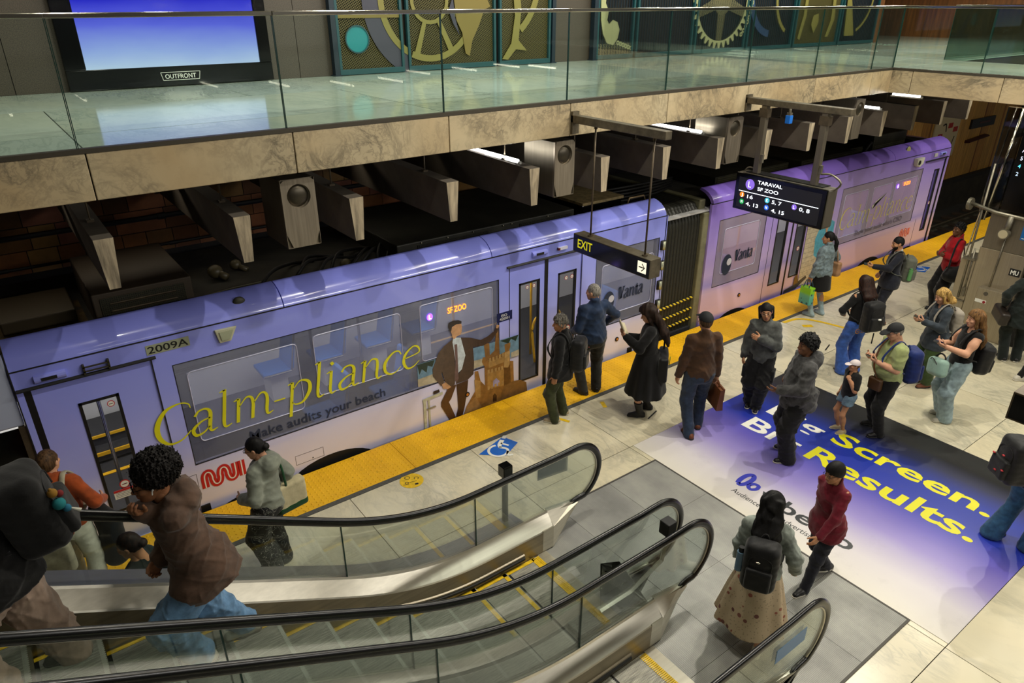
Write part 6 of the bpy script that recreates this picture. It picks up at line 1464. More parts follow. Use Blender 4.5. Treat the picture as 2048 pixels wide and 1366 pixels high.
            cap((.080, .100, .108)); H.ell(V3(0, -.118, -.005)*s, V3(.045, .038, .042)*s, k=.012*s); H.rough(.005*s, 90/s, seed)
        elif style == 'braid':
            cap((.082, .102, .110))
            for q in range(int(L/.045)): H.ell(V3(.014*(-1)**q, -.115-.02*min(q, 3)/3, -.04-.045*q)*s, V3(.032, .03, .035)*s*(1-.03*q), k=.006*s)
            H.chain([V3(0, -.12, -.04-L)*s, V3(0, -.125, -.12-L)*s], [.022*s, .03*s], .006*s); H.rough(.003*s, 90/s, seed)
        elif style == 'cap':
            nm = 'cap'; H.ell(V3(0, -.012, .030)*s, V3(.090, .112, .100)*s*vol, k=0); H.cut(V3(0, 0, .036)*s, (0, -.10, 1))
            H.ell(V3(0, .125, .040)*s, V3(.070, .075, .009)*s, Rx(-.18), k=.008*s); H.ell(V3(0, -.01, .126)*s, V3(.01, .01, .006)*s, k=.004*s)
        elif style == 'beanie':
            cap((.090, .112, .116), (0, -.014, .030), .050, .62); H.rough(.003*s, 60/s, seed)
        elif style == 'hood':
            nm = 'hood'
        if hats: H.cut(V3(0, 0, .042)*s, (0, .10, -1))
        Vt, Q = H.net()
        o = add(nm, vmesh(nm, f.out(f.hc+Vt@f.Rh.T), Q, m), f.root)
        if label: o['label'] = label
        return o
    def glasses(f, m=None):
        s = f.s; b = MB(); W_ = lambda p: f.W@(f.hc+f.Rh@(np.array(p)*s))
        for g in (-1, 1):
            b.tube([W_((.033*g+.021*math.cos(a), .100, .010+.017*math.sin(a))) for a in np.linspace(0, 2*PI, 13)], .0028*s, 4); b.tube([W_((.054*g, .098, .014)), W_((.080*g, .01, .012))], .0025*s, 4)
        b.tube([W_((-.012, .104, .012)), W_((.012, .104, .012))], .0025*s, 4)
        o = add('glasses', b.mesh('glasses', m or BLACK), f.root); return o
    # ---- garments
    def top(f, name, m, bulk=.018, hem=-.10, sleeve=1.0, collar=.0, hood=False, wr=.006, neckcut=.10, label=None, cuff=None, aline=0., vol=1., seed=0, sleeve_r=1., vee=True, hem_r=0.):
        s, U, w, b = f.s, f.U, f.wide, bulk; hz_ = f.vox; F = Fld(f.lo, f.hi, hz_)
        F.ell(U(0, .010, .34), V3(.150*w, .108, .185)*s+b*.8, f.R, k=0)
        F.ell(U(0, .012+f.belly*.35, .16), V3(.142*w+f.belly*.35, .108+f.belly*.55, .165)*s+b, f.R, k=.06)
        F.ell(U(0, -.006, .0), V3(.158*w+f.belly*.15, .118+f.belly*.2, .15)*s+b, f.R, k=.05)
        F.cone(f.sh[0]+f.R@V3(.03*s, 0, 0), f.sh[1]-f.R@V3(.03*s, 0, 0), .050*s+b*.5, .050*s+b*.5, .05); F.cone(U(0, -.02, .44), U(0, -.012, .515), .085*s+b, .058*s+b*.6, .04)
        if hem <= -.15:
            for i in (0, 1): F.cone(f.hip[i], f.hip[i]+(f.knee[i]-f.hip[i])*.24, .112*s+b, .112*s+b, .05)
        if hem < -.12: F.chain([U(0, -.005, -.02), U(0, -.005, hem-.06)], [.15*s*w+b, .15*s*w+b+aline], .05)
        for i in (0, 1):
            if sleeve <= 0: F.ell(f.sh[i], (.062*s+b*.3,)*3, k=.03); continue
            e = f.elb[i]; wv = f.wri[i]
            if sleeve < .6: F.cone(f.sh[i], f.sh[i]+(e-f.sh[i])*sleeve*1.7, .064*s*w+b, .056*s*w+b*1.1, .03)
            else:
                F.chain([f.sh[i], e, e+(wv-e)*.97], [(.052*s+b*.55)*min(w, 1.1), (.046*s+b*.62)*sleeve_r, (.034*s+b*.62)*sleeve_r], .03)
        if hood:
            F.ell(U(0, -.115, .50), V3(.115, .062, .085)*s+b*.5, f.R, k=.04); F.cone(U(-.085, -.03, .525), U(-.03, .085, .43), .034*s+b*.4, .026*s, .03); F.cone(U(.085, -.03, .525), U(.03, .085, .43), .034*s+b*.4, .026*s, .03); F.cone(U(-.085, -.05, .525), U(.085, -.05, .525), .035*s+b*.4, .035*s+b*.4, .03)
        if collar: F.chain([U(0, -.012, .50), f.neck+f.R@V3(0, .0, collar)], [.078*s+b*.4, .068*s+b*.3], .02)
        if wr: F.rough(wr, 22/s, seed, (1, 1, 1.5)); F.crease(wr*.9, 17/s, seed, (.8, .8, 1.5)); F.crease(wr*.5, 34/s, seed+9)
        F.cone(f.neck-f.R@V3(0, -.012*s, .005*s), f.neck+f.R@V3(0, .025*s, .2*s), .056*s, .075*s, .01, 's')
        if neckcut and not collar and not hood: F.ell(U(0, .09, .50), V3(.05, .06, .045+.0*neckcut)*s, f.R, k=.02, op='s')
        F.cut(U(0, 0, hem), f.R@V3(0, 0, 1))
        for i in (0, 1):
            if .6 <= sleeve: pass
        o = f.emit(name, F, m, label=label)
        if cuff is not None and sleeve > .6:
            for i in (0, 1):
                C = Fld(f.wri[i]-.09, f.wri[i]+.09, hz_*.7); d = nrm(f.wri[i]-f.elb[i]); C.cone(f.wri[i]-d*.05*s, f.wri[i]-d*.005*s, .040*s+b*.5, .036*s+b*.4, 0); C.cut(f.wri[i]-d*.002, -d); C.cut(f.wri[i]-d*.05*s, d); f.emit('cuff', C, cuff, o)
        return o
    def pants(f, name, m, cut='straight', bulk=.01, low=.0, label=None, wr=.006, short=0., seed=3, crop=0.):
        s, w, b = f.s, f.wide, bulk; F = Fld(f.lo, f.hi, f.vox); r = {'slim': (.088, .060, .046), 'straight': (.094, .072, .060), 'wide': (.100, .094, .094), 'flare': (.094, .072, .108), 'legging': (.084, .056, .040), 'baggy': (.104, .102, .078)}[cut]
        F.ell(f.P+f.R@V3(0, -.012*s, .03*s), V3(.155*w, .112+f.belly*.25, .12)*s+b, k=0); F.ell(f.P+V3(0, -.03, -.05)*s, V3(.15*w, .105, .10)*s+b, k=.04)
        for i in (0, 1):
            kn, an = f.knee[i], f.ank[i]; an2 = an+(kn-an)*crop-(np.array([0, 0, .035*s]) if not crop else 0)
            if short: F.cone(f.hip[i], f.hip[i]+(kn-f.hip[i])*short, r[0]*s*w+b, r[0]*s*w*.95+b, .04)
            else: F.chain([f.hip[i], kn, an2], [r[0]*s*w+b, r[1]*s+b, r[2]*s+b], .035)
        if wr: F.rough(wr, 20/s, seed, (1, 1, 1.2)); F.crease(wr*1.0, 15/s, seed, (1, 1, 1.6)); F.crease(wr*.6, 32/s, seed+5, (1, 1, 1.5))
        F.cut(f.P+f.R@V3(0, 0, .115*s), -f.R@V3(0, 0, 1))
        if short:
            F.cut(f.hip[0]+(f.knee[0]-f.hip[0])*short, (0, 0, 1))
        else: F.cut((0, 0, min(a[2] for a in f.ank)-.062*s), (0, 0, 1))
        return f.emit(name, F, m, label=label)
    def skirt(f, name, m, hem, r0, r1=.145, top_=.10, pleat=.0, n=9, label=None, off=(0, 0)):
        s = f.s; F = Fld(V3(-r0-.08, -r0-.08, hem-.05), V3(r0+.08, r0+.08, f.P[2]+.2), f.vox); F.ell(f.P+V3(0, -.01, 0), V3(.155*f.wide, .115, .12)*s+.012, k=0)
        F.skirt((f.P[0]+off[0], f.P[1]+off[1]), f.P[2]+top_*s, hem, r1*s+.012, r0, 1.15, pleat, n, .03); F.cut((0, 0, f.P[2]+.12*s), (0, 0, -1)); F.rough(.004, 24, 5, (1, 1, .6)); return f.emit(name, F, m, label=label)
    def shoes(f, m, sole=None, kind='shoe', label=None, high=0., stripe=None):
        s = f.s
        for i in (0, 1):
            a, d = f.ank[i], f.fdir[i]; F = Fld(a-V3(.22, .22, .12)*s-.02, a+V3(.22, .22, .12+high)*s+.02, f.vox*.62); z = a[2]-.075*s; fl = V3(a[0], a[1], z); x = np.cross(d, V3(0, 0, 1))
            F.chain([fl-d*.045*s+V3(0, 0, .040*s), fl+d*.05*s+V3(0, 0, .038*s), fl+d*.14*s+V3(0, 0, .026*s)], [.040*s, .041*s, .034*s], .03)
            F.cone(a-d*.012*s, fl+V3(0, 0, .04*s), .040*s, .040*s, .02)
            if high: F.cone(a, a+(f.knee[i]-a)*high/.42, .046*s, .062*s, .02); F.cut(a+(f.knee[i]-a)*high/.40, (0, 0, -1))
            else: F.cut(a+V3(0, 0, .022*s), (0, 0, -1))
            F.cut((0, 0, z+.006), (0, 0, 1)); o = f.emit(kind, F, m, label=label)
            if sole is not None and o:
                G = Fld(fl-V3(.2, .2, .02)*s-.01, fl+V3(.2, .2, .06)*s+.01, f.vox*.62); G.chain([fl-d*.045*s+V3(0, 0, .02*s), fl+d*.05*s+V3(0, 0, .02*s), fl+d*.145*s+V3(0, 0, .02*s)], [.043*s, .044*s, .037*s], .03); G.cut((0, 0, z+.024*s), (0, 0, -1)); G.cut((0, 0, z+.002), (0, 0, 1)); f.emit('sole', G, sole, o)
            if stripe is not None and o:
                b = MB()
                for q in range(3):
                    c = fl+d*(.02+.026*q)*s+V3(0, 0, .035*s)
                    for sg in (-1, 1): b.hexa([tuple(f.W@(c+x*sg*e*s+d*u_*s+V3(0, 0, zz*s))) for zz, u2 in ((-.012, .0), (.026, -.016)) for u_, e in ((u2-.006, .036-.1*(zz > 0)*.1), (u2+.006, .036-.1*(zz > 0)*.1), (u2+.006, .045-.006*(zz > 0)), (u2-.006, .045-.006*(zz > 0)))])
                add('stripes', b.mesh('stripes', stripe), o)
        return f
# ---- things people carry: top-level objects of their own
def carried(f, name, lp, label, cat): return thing(name, tuple(f.world(lp)), label, cat)
def cadd(f, root, name, F, m, parent=None):
    Vt, Q = F.net(); W_ = f.pos+f.out(Vt)-np.array(WL[root.name]); return add(name, vmesh(name, W_, Q, m), parent or root)
def cmb(f, root, name, b, m, parent=None, smooth=False):
    """b holds points in the figure's own frame"""
    b.v = [tuple(f.world(p)-np.array(WL[root.name])) for p in b.v]; return add(name, b.mesh(name, m, (0, 0, 0), smooth), parent or root)
def straps(f, t, m, r=.017, off=.03):
    s, U = f.s, f.U
    for sg in (-1, 1):
        pts = [U(sg*.09, -.13-off, .40), U(sg*.10, -.075, .525+off), U(sg*.105, .01, .555+off*.8), U(sg*.115, .115+off, .45), U(sg*.135, .155+off+f.belly*.3, .30), U(sg*.175, .05, .16), U(sg*.13, -.12-off, .10)]
        b = MB(); b.tube(spl(pts, 5), r*s, 8, sy=.45); cmb(f, t, 'strap', b, m, smooth=True)
def backpack(f, label, m, size=(.15, .085, .23), z=.28, off=.035, pocket=None, strap=None, kind='round', tilt=0., extra=None, side=0.):
    s, U = f.s, f.U; c = U(side, -.135-off-size[1]*.9, z); R = f.R@Rx(tilt*D2R); t = carried(f, 'backpack', c-R@V3(0, 0, size[2]*s), label, 'backpack'); hf = np.array(size)*s
    F = Fld(c-.40*s, c+.40*s, f.vox*.8); rd = {'round': .07, 'box': .035, 'sack': .075}[kind]*s; F.box(c, hf, R, min(rd, hf[1]*.95), 0)
    if kind == 'round': F.ell(c+R@V3(0, -.01*s, hf[2]*.35), V3(hf[0]*.98, hf[1]*1.02, hf[2]*.70), R, k=.03)
    F.rough(.006, 26/s, 3); cadd(f, t, 'bag_body', F, m)
    G = Fld(c-.42*s, c+.42*s, f.vox*.8); G.box(c+R@V3(0, -hf[1]*1.0, -hf[2]*.36), (hf[0]*.74, hf[1]*.38, hf[2]*.46), R, .03*s, 0); G.rough(.004, 30/s, 4); cadd(f, t, 'front_pocket', G, pocket or m)
    b = MB(); e = [c+R@V3(hf[0]*.72*x, -hf[1]*1.03, hf[2]*zz) for x, zz in ((-.9, .12), (-.8, .5), (0, .66), (.8, .5), (.9, .12))]; b.tube(spl(e, 5), .006*s, 5); cmb(f, t, 'zip', b, BLACK)
    b = MB(); b.tube(spl([c+R@V3(-.04*s, hf[1]*.6, hf[2]*.96), c+R@V3(0, hf[1]*.6, hf[2]*1.16), c+R@V3(.04*s, hf[1]*.6, hf[2]*.96)], 6), .010*s, 6); cmb(f, t, 'grab_loop', b, strap or m, smooth=True)
    straps(f, t, strap or m, off=.012); return t, c, R, hf
def phone(f, i, label, c=(.06, .06, .07), screen=(.45, .55, .70), lit=.6, up=.05):
    p, d, n = f.palmpt(i, .10, .028); t = carried(f, 'phone', p, label, 'phone'); u = nrm(np.cross(d, n)); b = MB(); s = f.s
    def q(hw, hl, ht, o): return [tuple(p+u*a*hw+d*bb*hl+n*(cc*ht+o)) for cc in (-1, 1) for a, bb in ((-1, -1), (1, -1), (1, 1), (-1, 1))]
    b.hexa(q(.036*s, .074*s, .0045, 0)); cmb(f, t, 'phone_body', b, mat('phone_case_%.2f' % c[0], c, .3))
    b = MB(); b.hexa(q(.032*s, .069*s, .0008, .005)); cmb(f, t, 'phone_screen', b, emis('phone_screen_%.2f' % screen[2], screen, lit)); return t
# ------------------------------------------------------------------ the people
HB = hair('hair_black', (.04, .036, .036), (.075, .07, .07)); HDB = hair('hair_dark_brown', (.10, .07, .05), (.20, .13, .09)); HGR = hair('hair_grey', (.34, .32, .29), (.56, .54, .50)); HSG = hair('hair_silver', (.50, .48, .44), (.66, .64, .60))
HBL = hair('hair_blonde', (.68, .50, .24), (.86, .70, .40)); HLB = hair('hair_light_brown', (.36, .25, .13), (.54, .39, .22)); HBR = hair('hair_brown', (.25, .17, .10), (.40, .29, .18)); HOR = hair('hair_copper', (.60, .34, .12), (.78, .50, .22)); HOM = hair('hair_ombre', (.10, .06, .045), (.22, .12, .075))
CB = cloth('cloth_black', (.055, .055, .058), var=.3); CB2 = cloth('nylon_black', (.06, .062, .066), .55, var=.25); CNV = cloth('cloth_navy', (.12, .19, .30), .7, var=.2); CND = cloth('cloth_dark_navy', (.09, .10, .14), var=.25); CBRN = cloth('cloth_brown', (.26, .17, .10)); CGRY = cloth('cloth_charcoal', (.29, .30, .29), var=.28)
CDG = cloth('denim_black', (.25, .25, .25), var=.35, vs=14); CDL = cloth('denim_light', (.42, .52, .58), var=.22, vs=16); CDM = cloth('denim_blue', (.38, .52, .66), var=.2, vs=12); CDP = cloth('denim_pale', (.56, .64, .66), var=.16, vs=12); CDB = cloth('denim_bright', (.23, .37, .68), var=.18, vs=12); CDD = cloth('denim_dark', (.16, .21, .29), var=.25, vs=12); CDT = cloth('denim_teal', (.18, .33, .46), var=.22, vs=12)
COL_ = cloth('cotton_olive', (.22, .24, .14), var=.22); CGN = cloth('cotton_green', (.20, .27, .13), var=.2); CLM = cloth('cotton_lime', (.62, .66, .44), var=.1); CRED = cloth('wool_red', (.62, .06, .10), var=.18); CMR = cloth('cord_maroon', (.40, .07, .14), var=.18); CHD = cloth('fleece_taupe', (.33, .25, .20), var=.16); CQG = cloth('quilted_grey', (.50, .52, .47), .7, var=.12); COR = cloth('jacket_orange', (.60, .27, .11), var=.16); CWH = cloth('cotton_white', (.76, .76, .70), var=.10); CBG = cloth('cotton_beige', (.58, .50, .44), var=.12); CTL = cloth('quilted_teal', (.03, .45, .40), .6, var=.16); CSL = cloth('cloth_slate', (.20, .23, .26), var=.22); CDKG = cloth('cloth_dark_green', (.09, .12, .11), var=.25)
LB = mat('leather_brown', (.38, .21, .09), .45, var=.2, bump=.15); LT = mat('leather_tan', (.66, .50, .36), .5, var=.1); SB = mat('shoe_black', (.05, .05, .05), .45); SW_ = mat('shoe_white', (.78, .76, .70), .5); SCR = mat('shoe_cream', (.66, .60, .48), .6, var=.15); SBR = mat('shoe_brown', (.42, .22, .10), .5); SOLEW = mat('sole_white', (.78, .76, .70), .6); SOLEB = mat('sole_dark', (.08, .08, .08), .6)
def logo_dot(f, t, c, R, hf, m, off=(.03, -.55), r=.016):
    b = MB(); p = c+R@V3(off[0]*f.s, -hf[1]*1.40, hf[2]*off[1]); b.ball(p, (r*1.6, r, r*.7), 10, 6); cmb(f, t, 'patch', b, m, smooth=True)
# P1 grey curls, black coat and backpack
f = Fig('man with curly grey hair in a black coat, olive trousers and cream shoes', (5.56, 6.35, 0), 125, 1.56, head=(16, 8, 0), lf=(-.03, .03, 0), rf=(.05, -.03, 0), tone=S_MID)
f.body(brow=(.3, .28, .26)); f.hairdo('curly', HGR, vol=.92); f.top('coat', CB, .030, -.17, collar=.02, wr=.008); f.pants('trousers', COL_, 'straight', .012); f.shoes(SCR, SOLEW)
t, c, R, hf = backpack(f, 'black backpack with red zip pulls on the grey-haired man in the black coat', CB2, (.155, .10, .25), .24, .03); logo_dot(f, t, c, R, hf, mat('zip_red', (.45, .10, .08), .4), (.02, .45), .008); logo_dot(f, t, c, R, hf, CHROME, (.03, -.05), .008)
# P2 navy jacket
f = Fig('heavy man with short silver hair in a navy jacket and dark grey trousers', (6.40, 6.65, 0), 82, 1.70, head=(28, 4, 0), la=(-.02, .20, -.42), ra=(.13, .16, -.38), wide=1.17, belly=.07, tone=S_LIGHT, lfy=22, rfy=25, rpole=(1, -.5, -.1))
f.body(brow=(.5, .48, .45)); f.hairdo('crop', HSG); f.top('jacket', CNV, .030, -.05, collar=.035, wr=.010, cuff=CND); f.pants('trousers', cloth('wool_charcoal', (.17, .17, .15)), 'straight', .014); f.shoes(SB, SOLEB)
# P3 black coat dress, long waves, book
f = Fig('woman with very long dark wavy hair in a black coat reading a book', (6.61, 5.76, 0), 132, 1.64, head=(10, 22, 0), la=(.06, .33, -.14), ra=(-.10, .30, -.20), lf=(-.02, .05, 0), rf=(.03, -.05, 0), tone=S_LIGHT, lpalm=(.4, -.5, .75), rpalm=(-.4, -.5, .75))
f.body(legs=True, brow=(.1, .07, .05)); f.hairdo('wavy', HDB, length=.42, vol=1.25); f.top('coat', CB, .024, -.10, sleeve_r=1.15, wr=.006, collar=.015); f.skirt('coat_skirt', CB, .36, .33, .15, .14, .018, 8); f.shoes(SB, SOLEB, high=.16)
p, d, n = f.palmpt(0, .12, .03); bk = thing('book', tuple(f.world(p)), 'open paperback book held up by the woman in the black coat', 'book'); x_ = nrm(np.cross(d, n)); up_ = nrm(n*.5+d); nn_ = nrm(np.cross(x_, up_)); 
if nn_ @ f.R @ V3(0, -1, 0) < 0: nn_ = -nn_
for sg, nm in ((-1, 'left_page'), (1, 'right_page')):
    b = MB(); A = p; e1 = nrm(x_*sg+nn_*.35); b.hexa([tuple(A+e1*u*.115+up_*v*.17+nn_*q) for q in (0, .012) for u, v in ((0, -.3), (1, -.3), (1, .7), (0, .7))]); cmb(f, bk, 'page_block', b, mat('paper_cream', (.84, .80, .68), .7))
tt = carried(f, 'tote_bag', f.U(.02, -.27, -.22), 'large black tote bag with a green tag on the shoulder of the woman reading', 'bag'); F = Fld(f.U(0, -.2, -.05)-.42, f.U(0, -.2, -.05)+.42, .012); F.box(f.U(.02, -.21, -.10), V3(.225, .065, .185), f.R, .04, 0); F.rough(.010, 20, 4); cadd(f, tt, 'bag_body', F, CB2)
b = MB(); b.tube(spl([f.U(.12, -.21, .08), f.U(.13, -.19, .35), f.U(.14, -.03, .53), f.U(.16, .05, .40), f.U(.15, -.10, .1)], 6), .013, 6, sy=.5); cmb(f, tt, 'shoulder_strap', b, CB2, smooth=True)
b = MB(); b.hexa([tuple(f.U(-.12+u, -.29-q, v)) for q in (0, .008) for u, v in ((-.02, -.02), (.02, -.02), (.015, .10), (-.015, .10))]); cmb(f, tt, 'green_tag', b, mat('tag_green', (.30, .55, .22), .5))
# P4 brown jacket
f = Fig('man in a brown corduroy jacket and black cap walking away', (6.78, 5.02, 0), 62, 1.74, head=(0, 4, 0), la=(-.10, .05, -.53), ra=(.08, .02, -.53), lf=(.01, -.12, 0), rf=(.0, .10, 0), tone=S_LIGHT, wide=1.06)
f.body(brow=(.2, .15, .1)); f.hairdo('short', HBR, hats=1); f.hairdo('cap', mat('cap_black', (.05, .06, .07), .8)); f.top('jacket', CBRN, .028, -.10, collar=.015, wr=.010); f.pants('trousers', CDD, 'straight', .010); f.shoes(SBR, SOLEB)
q = f.palmpt(1, .10, .0)[0]; bg = thing('briefcase', tuple(f.world(q-V3(0, 0, .42))), 'tan leather briefcase in the right hand of the man in brown', 'briefcase'); b = MB(); b.hexa([tuple(q+V3(x, y, z)) for z, e in ((-.36, .045), (-.06, .02)) for x, y in ((-e, -.19), (e, -.19), (e, .19), (-e, .19))]); o = cmb(f, bg, 'case_body', b, LB)
b = MB(); b.tube(spl([q+V3(0, -.09, -.06), q+V3(0, -.07, .01), q+V3(0, .07, .01), q+V3(0, .09, -.06)], 6), .010, 6); cmb(f, bg, 'handle', b, LB, smooth=True)
b = MB(); b.hexa([tuple(q+V3(x, y, z)) for z in (-.22, -.05) for x, y in ((.022, -.18), (.046, -.18), (.046, .18), (.022, .18))]); cmb(f, bg, 'flap', b, LB); b = MB(); b.ball(q+V3(.05, 0, -.2), .014, 8, 6); cmb(f, bg, 'clasp', b, CHROME)
# P5 glasses, hand on chest
f = Fig('young man with chin-length black hair and glasses holding his chest, charcoal jacket', (7.98, 4.92, 0), 206, 1.60, head=(10, 6, 6), la=(.17, .20, -.16), ra=(.10, .02, -.52), lf=(.06, .03, 0), rf=(-.03, -.06, 0), tone=S_MID, lpalm=(.6, -.8, 0), hand_l=.25, lpole=(-.8, -.1, -.8), side=3)
f.body(brow=(.06, .05, .05)); f.hairdo('bob', HB, length=.05); f.glasses(CHROME); f.top('jacket', CGRY, .034, -.10, collar=.03, wr=.012, sleeve_r=1.12); f.pants('cargo_trousers', CB, 'baggy', .008, wr=.012); f.shoes(SB, SOLEW)
for sg in (-1, 1):
    F = Fld(f.knee[0 if sg < 0 else 1]-.2, f.knee[0 if sg < 0 else 1]+.35, .012); k_ = f.knee[0 if sg < 0 else 1]*.55+f.hip[0 if sg < 0 else 1]*.45; F.box(k_+V3(sg*.105, .01, -.02), V3(.025, .075, .09), None, .015, 0); f.emit('cargo_pocket', F, CB)
# P6 curly hair, grey hooded denim jacket
f = Fig('young man with curly black hair in a grey hooded denim jacket and black jeans', (7.30, 3.92, 0), 138, 1.69, head=(10, 0, 0), la=(.02, .30, -.33), ra=(.16, .06, -.38), lf=(-.02, .03, 0), rf=(.04, -.05, 0), tone=S_BROWN, wide=1.18, belly=.05, rpole=(.9, -.6, 0), hand_r=.7, lpalm=(.7, 0, .6))
f.body(brow=(.05, .05, .05)); f.hairdo('curly', HB, vol=1.08, seed=5); f.top('jacket', CDG, .042, -.14, hood=True, wr=.014, sleeve_r=1.15); f.pants('jeans', CB, 'wide', .012, wr=.010); f.shoes(SB, SOLEW, stripe=mat('shoe_flash', (.8, .8, .78), .5))
b = MB(); 
for i in range(14): b.ball(f.U(-.17-.008*math.sin(i*.22), .02+.012*i-.06, -.10-.18*math.sin(i*PI/13)), .007, 6, 4)
cmb(f, f.root, 'wallet_chain', b, CHROME)
# P7 denim jacket, skirt, denim boots
f = Fig('woman with a black ponytail in a denim jacket, black skirt and pale denim boots', (11.67, 6.28, 0), 84, 1.58, head=(34, 4, 0), la=(-.10, .05, -.52), ra=(.10, .10, -.45), lf=(-.03, 0, 0), rf=(.03, -.04, 0), tone=S_MID, rpole=(1, -.6, 0))
f.body(legs=True); f.hairdo('ponytail', HB, length=.24); f.top('jacket', cloth('denim_wash', (.42, .48, .50), var=.28, vs=18), .034, -.09, collar=.02, wr=.011); f.skirt('skirt', CB, .52, .20, .15, .06); f.shoes(CDP, None, 'boot', high=.36)
q = f.palmpt(0, .10, .0)[0]; sbg = thing('shopping_bag', tuple(f.world(q-V3(0, 0, .44))), 'lime and turquoise patterned shopping bag in the left hand by the skirt', 'shopping bag')
b = MB(); b.hexa([tuple(q+V3(x, y, z)) for z in (-.44, -.12) for x, y in ((-.06, -.10), (.06, -.10), (.06, .12), (-.06, .12))]); 
def bagmat():
    m = bpy.data.materials.new('bag_print'); k = NT(m); v = k.n('ShaderNodeTexVoronoi'); v.inputs['Scale'].default_value = 14; k.l(k.obj(), v.inputs['Vector']); z = k.xyz(k.obj())[2]
    g = k.ramp(k.math('MULTIPLY', z, 3), [(0, (.28, .62, .60)), (.5, (.40, .72, .58)), (.65, (.52, .80, .16)), (1, (.55, .82, .16))]); k.l(k.mix(k.math('LESS_THAN', v.outputs['Distance'], .28), g, (.10, .30, .34)), k.b.inputs['Base Color']); return m
cmb(f, sbg, 'bag_body', b, bagmat()); b = MB()
for x in (-.055, .055): b.tube(spl([q+V3(x, -.05, -.12), q+V3(x*.3, -.03, .0), q+V3(x*.3, .05, .0), q+V3(x, .07, -.12)], 5), .008, 5)
cmb(f, sbg, 'bag_handle', b, cloth('handle_blue', (.16, .26, .36)), smooth=True)
hb = carried(f, 'handbag', f.U(.26, -.02, -.08), 'blush pink shoulder bag on the woman in the denim jacket', 'bag'); F = Fld(f.U(.24, -.02, .05)-.3, f.U(.24, -.02, .05)+.3, .011); F.box(f.U(.26, -.03, .05), V3(.055, .13, .13), f.R, .03, 0); F.ell(f.U(.26, -.03, -.02), (.07, .145, .09), f.R, k=.03); cadd(f, hb, 'bag_body', F, LT); b = MB(); b.tube(spl([f.U(.25, -.11, .16), f.U(.20, -.06, .48), f.U(.20, .02, .48), f.U(.25, .08, .16)], 6), .010, 6); cmb(f, hb, 'bag_strap', b, LT, smooth=True)
# P8 dark suit, grey backpack, phone
f = Fig('bearded man in a dark suit with a white collar looking at his phone', (12.30, 5.38, 0), 132, 1.60, head=(6, 14, 0), la=(-.02, .40, -.22), ra=(.08, .12, -.46), tone=S_MID, lpalm=(.5, -.5, .6), hand_l=.5, lean=-2, hand_r=.5)
f.body(brow=(.05, .05, .05), beard=1); f.hairdo('short', HB, vol=.96); f.top('suit_jacket', CND, .022, -.16, wr=.005); f.pants('suit_trousers', CND, 'straight', .010); f.shoes(SBR, SOLEB)
F = Fld(f.neck-.15, f.neck+.15, .008); F.chain([f.U(0, -.012, .512), f.neck+f.R@V3(0, 0, .02)], [.075*f.s, .064*f.s], 0); F.cone(f.neck-f.R@V3(0, -.01, .02), f.neck+f.R@V3(0, .03, .2), .055*f.s, .075*f.s, .01, 's'); f.emit('shirt_collar', F, CWH)
t, c, R, hf = backpack(f, 'grey backpack with a green bottle on the man in the dark suit', cloth('pack_grey', (.36, .37, .33), .7, var=.12), (.155, .10, .235), .22, .02)
b = MB(); b.tube([c+R@V3(-.19*f.s, 0, -.16*f.s), c+R@V3(-.19*f.s, 0, .03*f.s)], .036*f.s, 12); b.tube([c+R@V3(-.19*f.s, 0, .03*f.s), c+R@V3(-.19*f.s, 0, .06*f.s)], .024*f.s, 10); cmb(f, t, 'water_bottle', b, mat('bottle_green', (.34, .56, .34), .35), smooth=False)
phone(f, 0, 'phone in a blue case in the hand of the bearded man in the suit', (.10, .20, .26), (.45, .70, .85), .5)
# P9 long ombre hair, black backpack, flared jeans
f = Fig('woman with long dark hair in a black top and bright blue flared jeans', (10.05, 4.70, 0), 66, 1.58, head=(4, 18, 0), la=(-.02, .20, -.36), ra=(.0, .24, -.34), tone=S_MID, lpole=(-1, -.5, -.1), rpole=(1, -.4, -.1))
f.body(); f.hairdo('long', HOM, length=.20, vol=1.1); f.top('top', CB, .014, .03, sleeve=1, wr=.005); f.pants('flared_jeans', CDB, 'flare', .010); f.shoes(SCR, SOLEB)
F = Fld(f.P-.3, f.P+.3, .011); F.ell(f.U(0, 0, .09), (.135*f.s, .10*f.s, .07*f.s), f.R, k=0); f.emit('white_vest', F, CWH)
t, c, R, hf = backpack(f, 'black backpack with a white patch on the woman in flared jeans', CB2, (.16, .105, .25), .22, .02, side=.02); logo_dot(f, t, c, R, hf, WHITE, (.02, .02), .018)
b = MB(); b.tube([c+R@V3(.05, -.05, -.25), c+R@V3(.05, -.05, -.42)], .010, 5); cmb(f, t, 'loose_strap', b, CB2)
ribbons('seat_embroidery', [[(-.05+.035*math.cos(a), .035*math.sin(a), .012) for a in np.linspace(.5, 6, 12)], [(-.07, 0, .010), (-.02, 0, .010)], [(.03+.02*math.cos(a), -.01+.02*math.sin(a), .01) for a in np.linspace(0, 6.3, 10)], [(.052, .04, .01), (.052, -.03, .01)]], tuple(f.world(f.U(-.06, -.128, -.06))), tuple(f.W@V3(1, 0, 0)), (0, 0, 1), 1, 1, mat('thread_gold', (.72, .48, .14), .5), f.root, depth=.03)
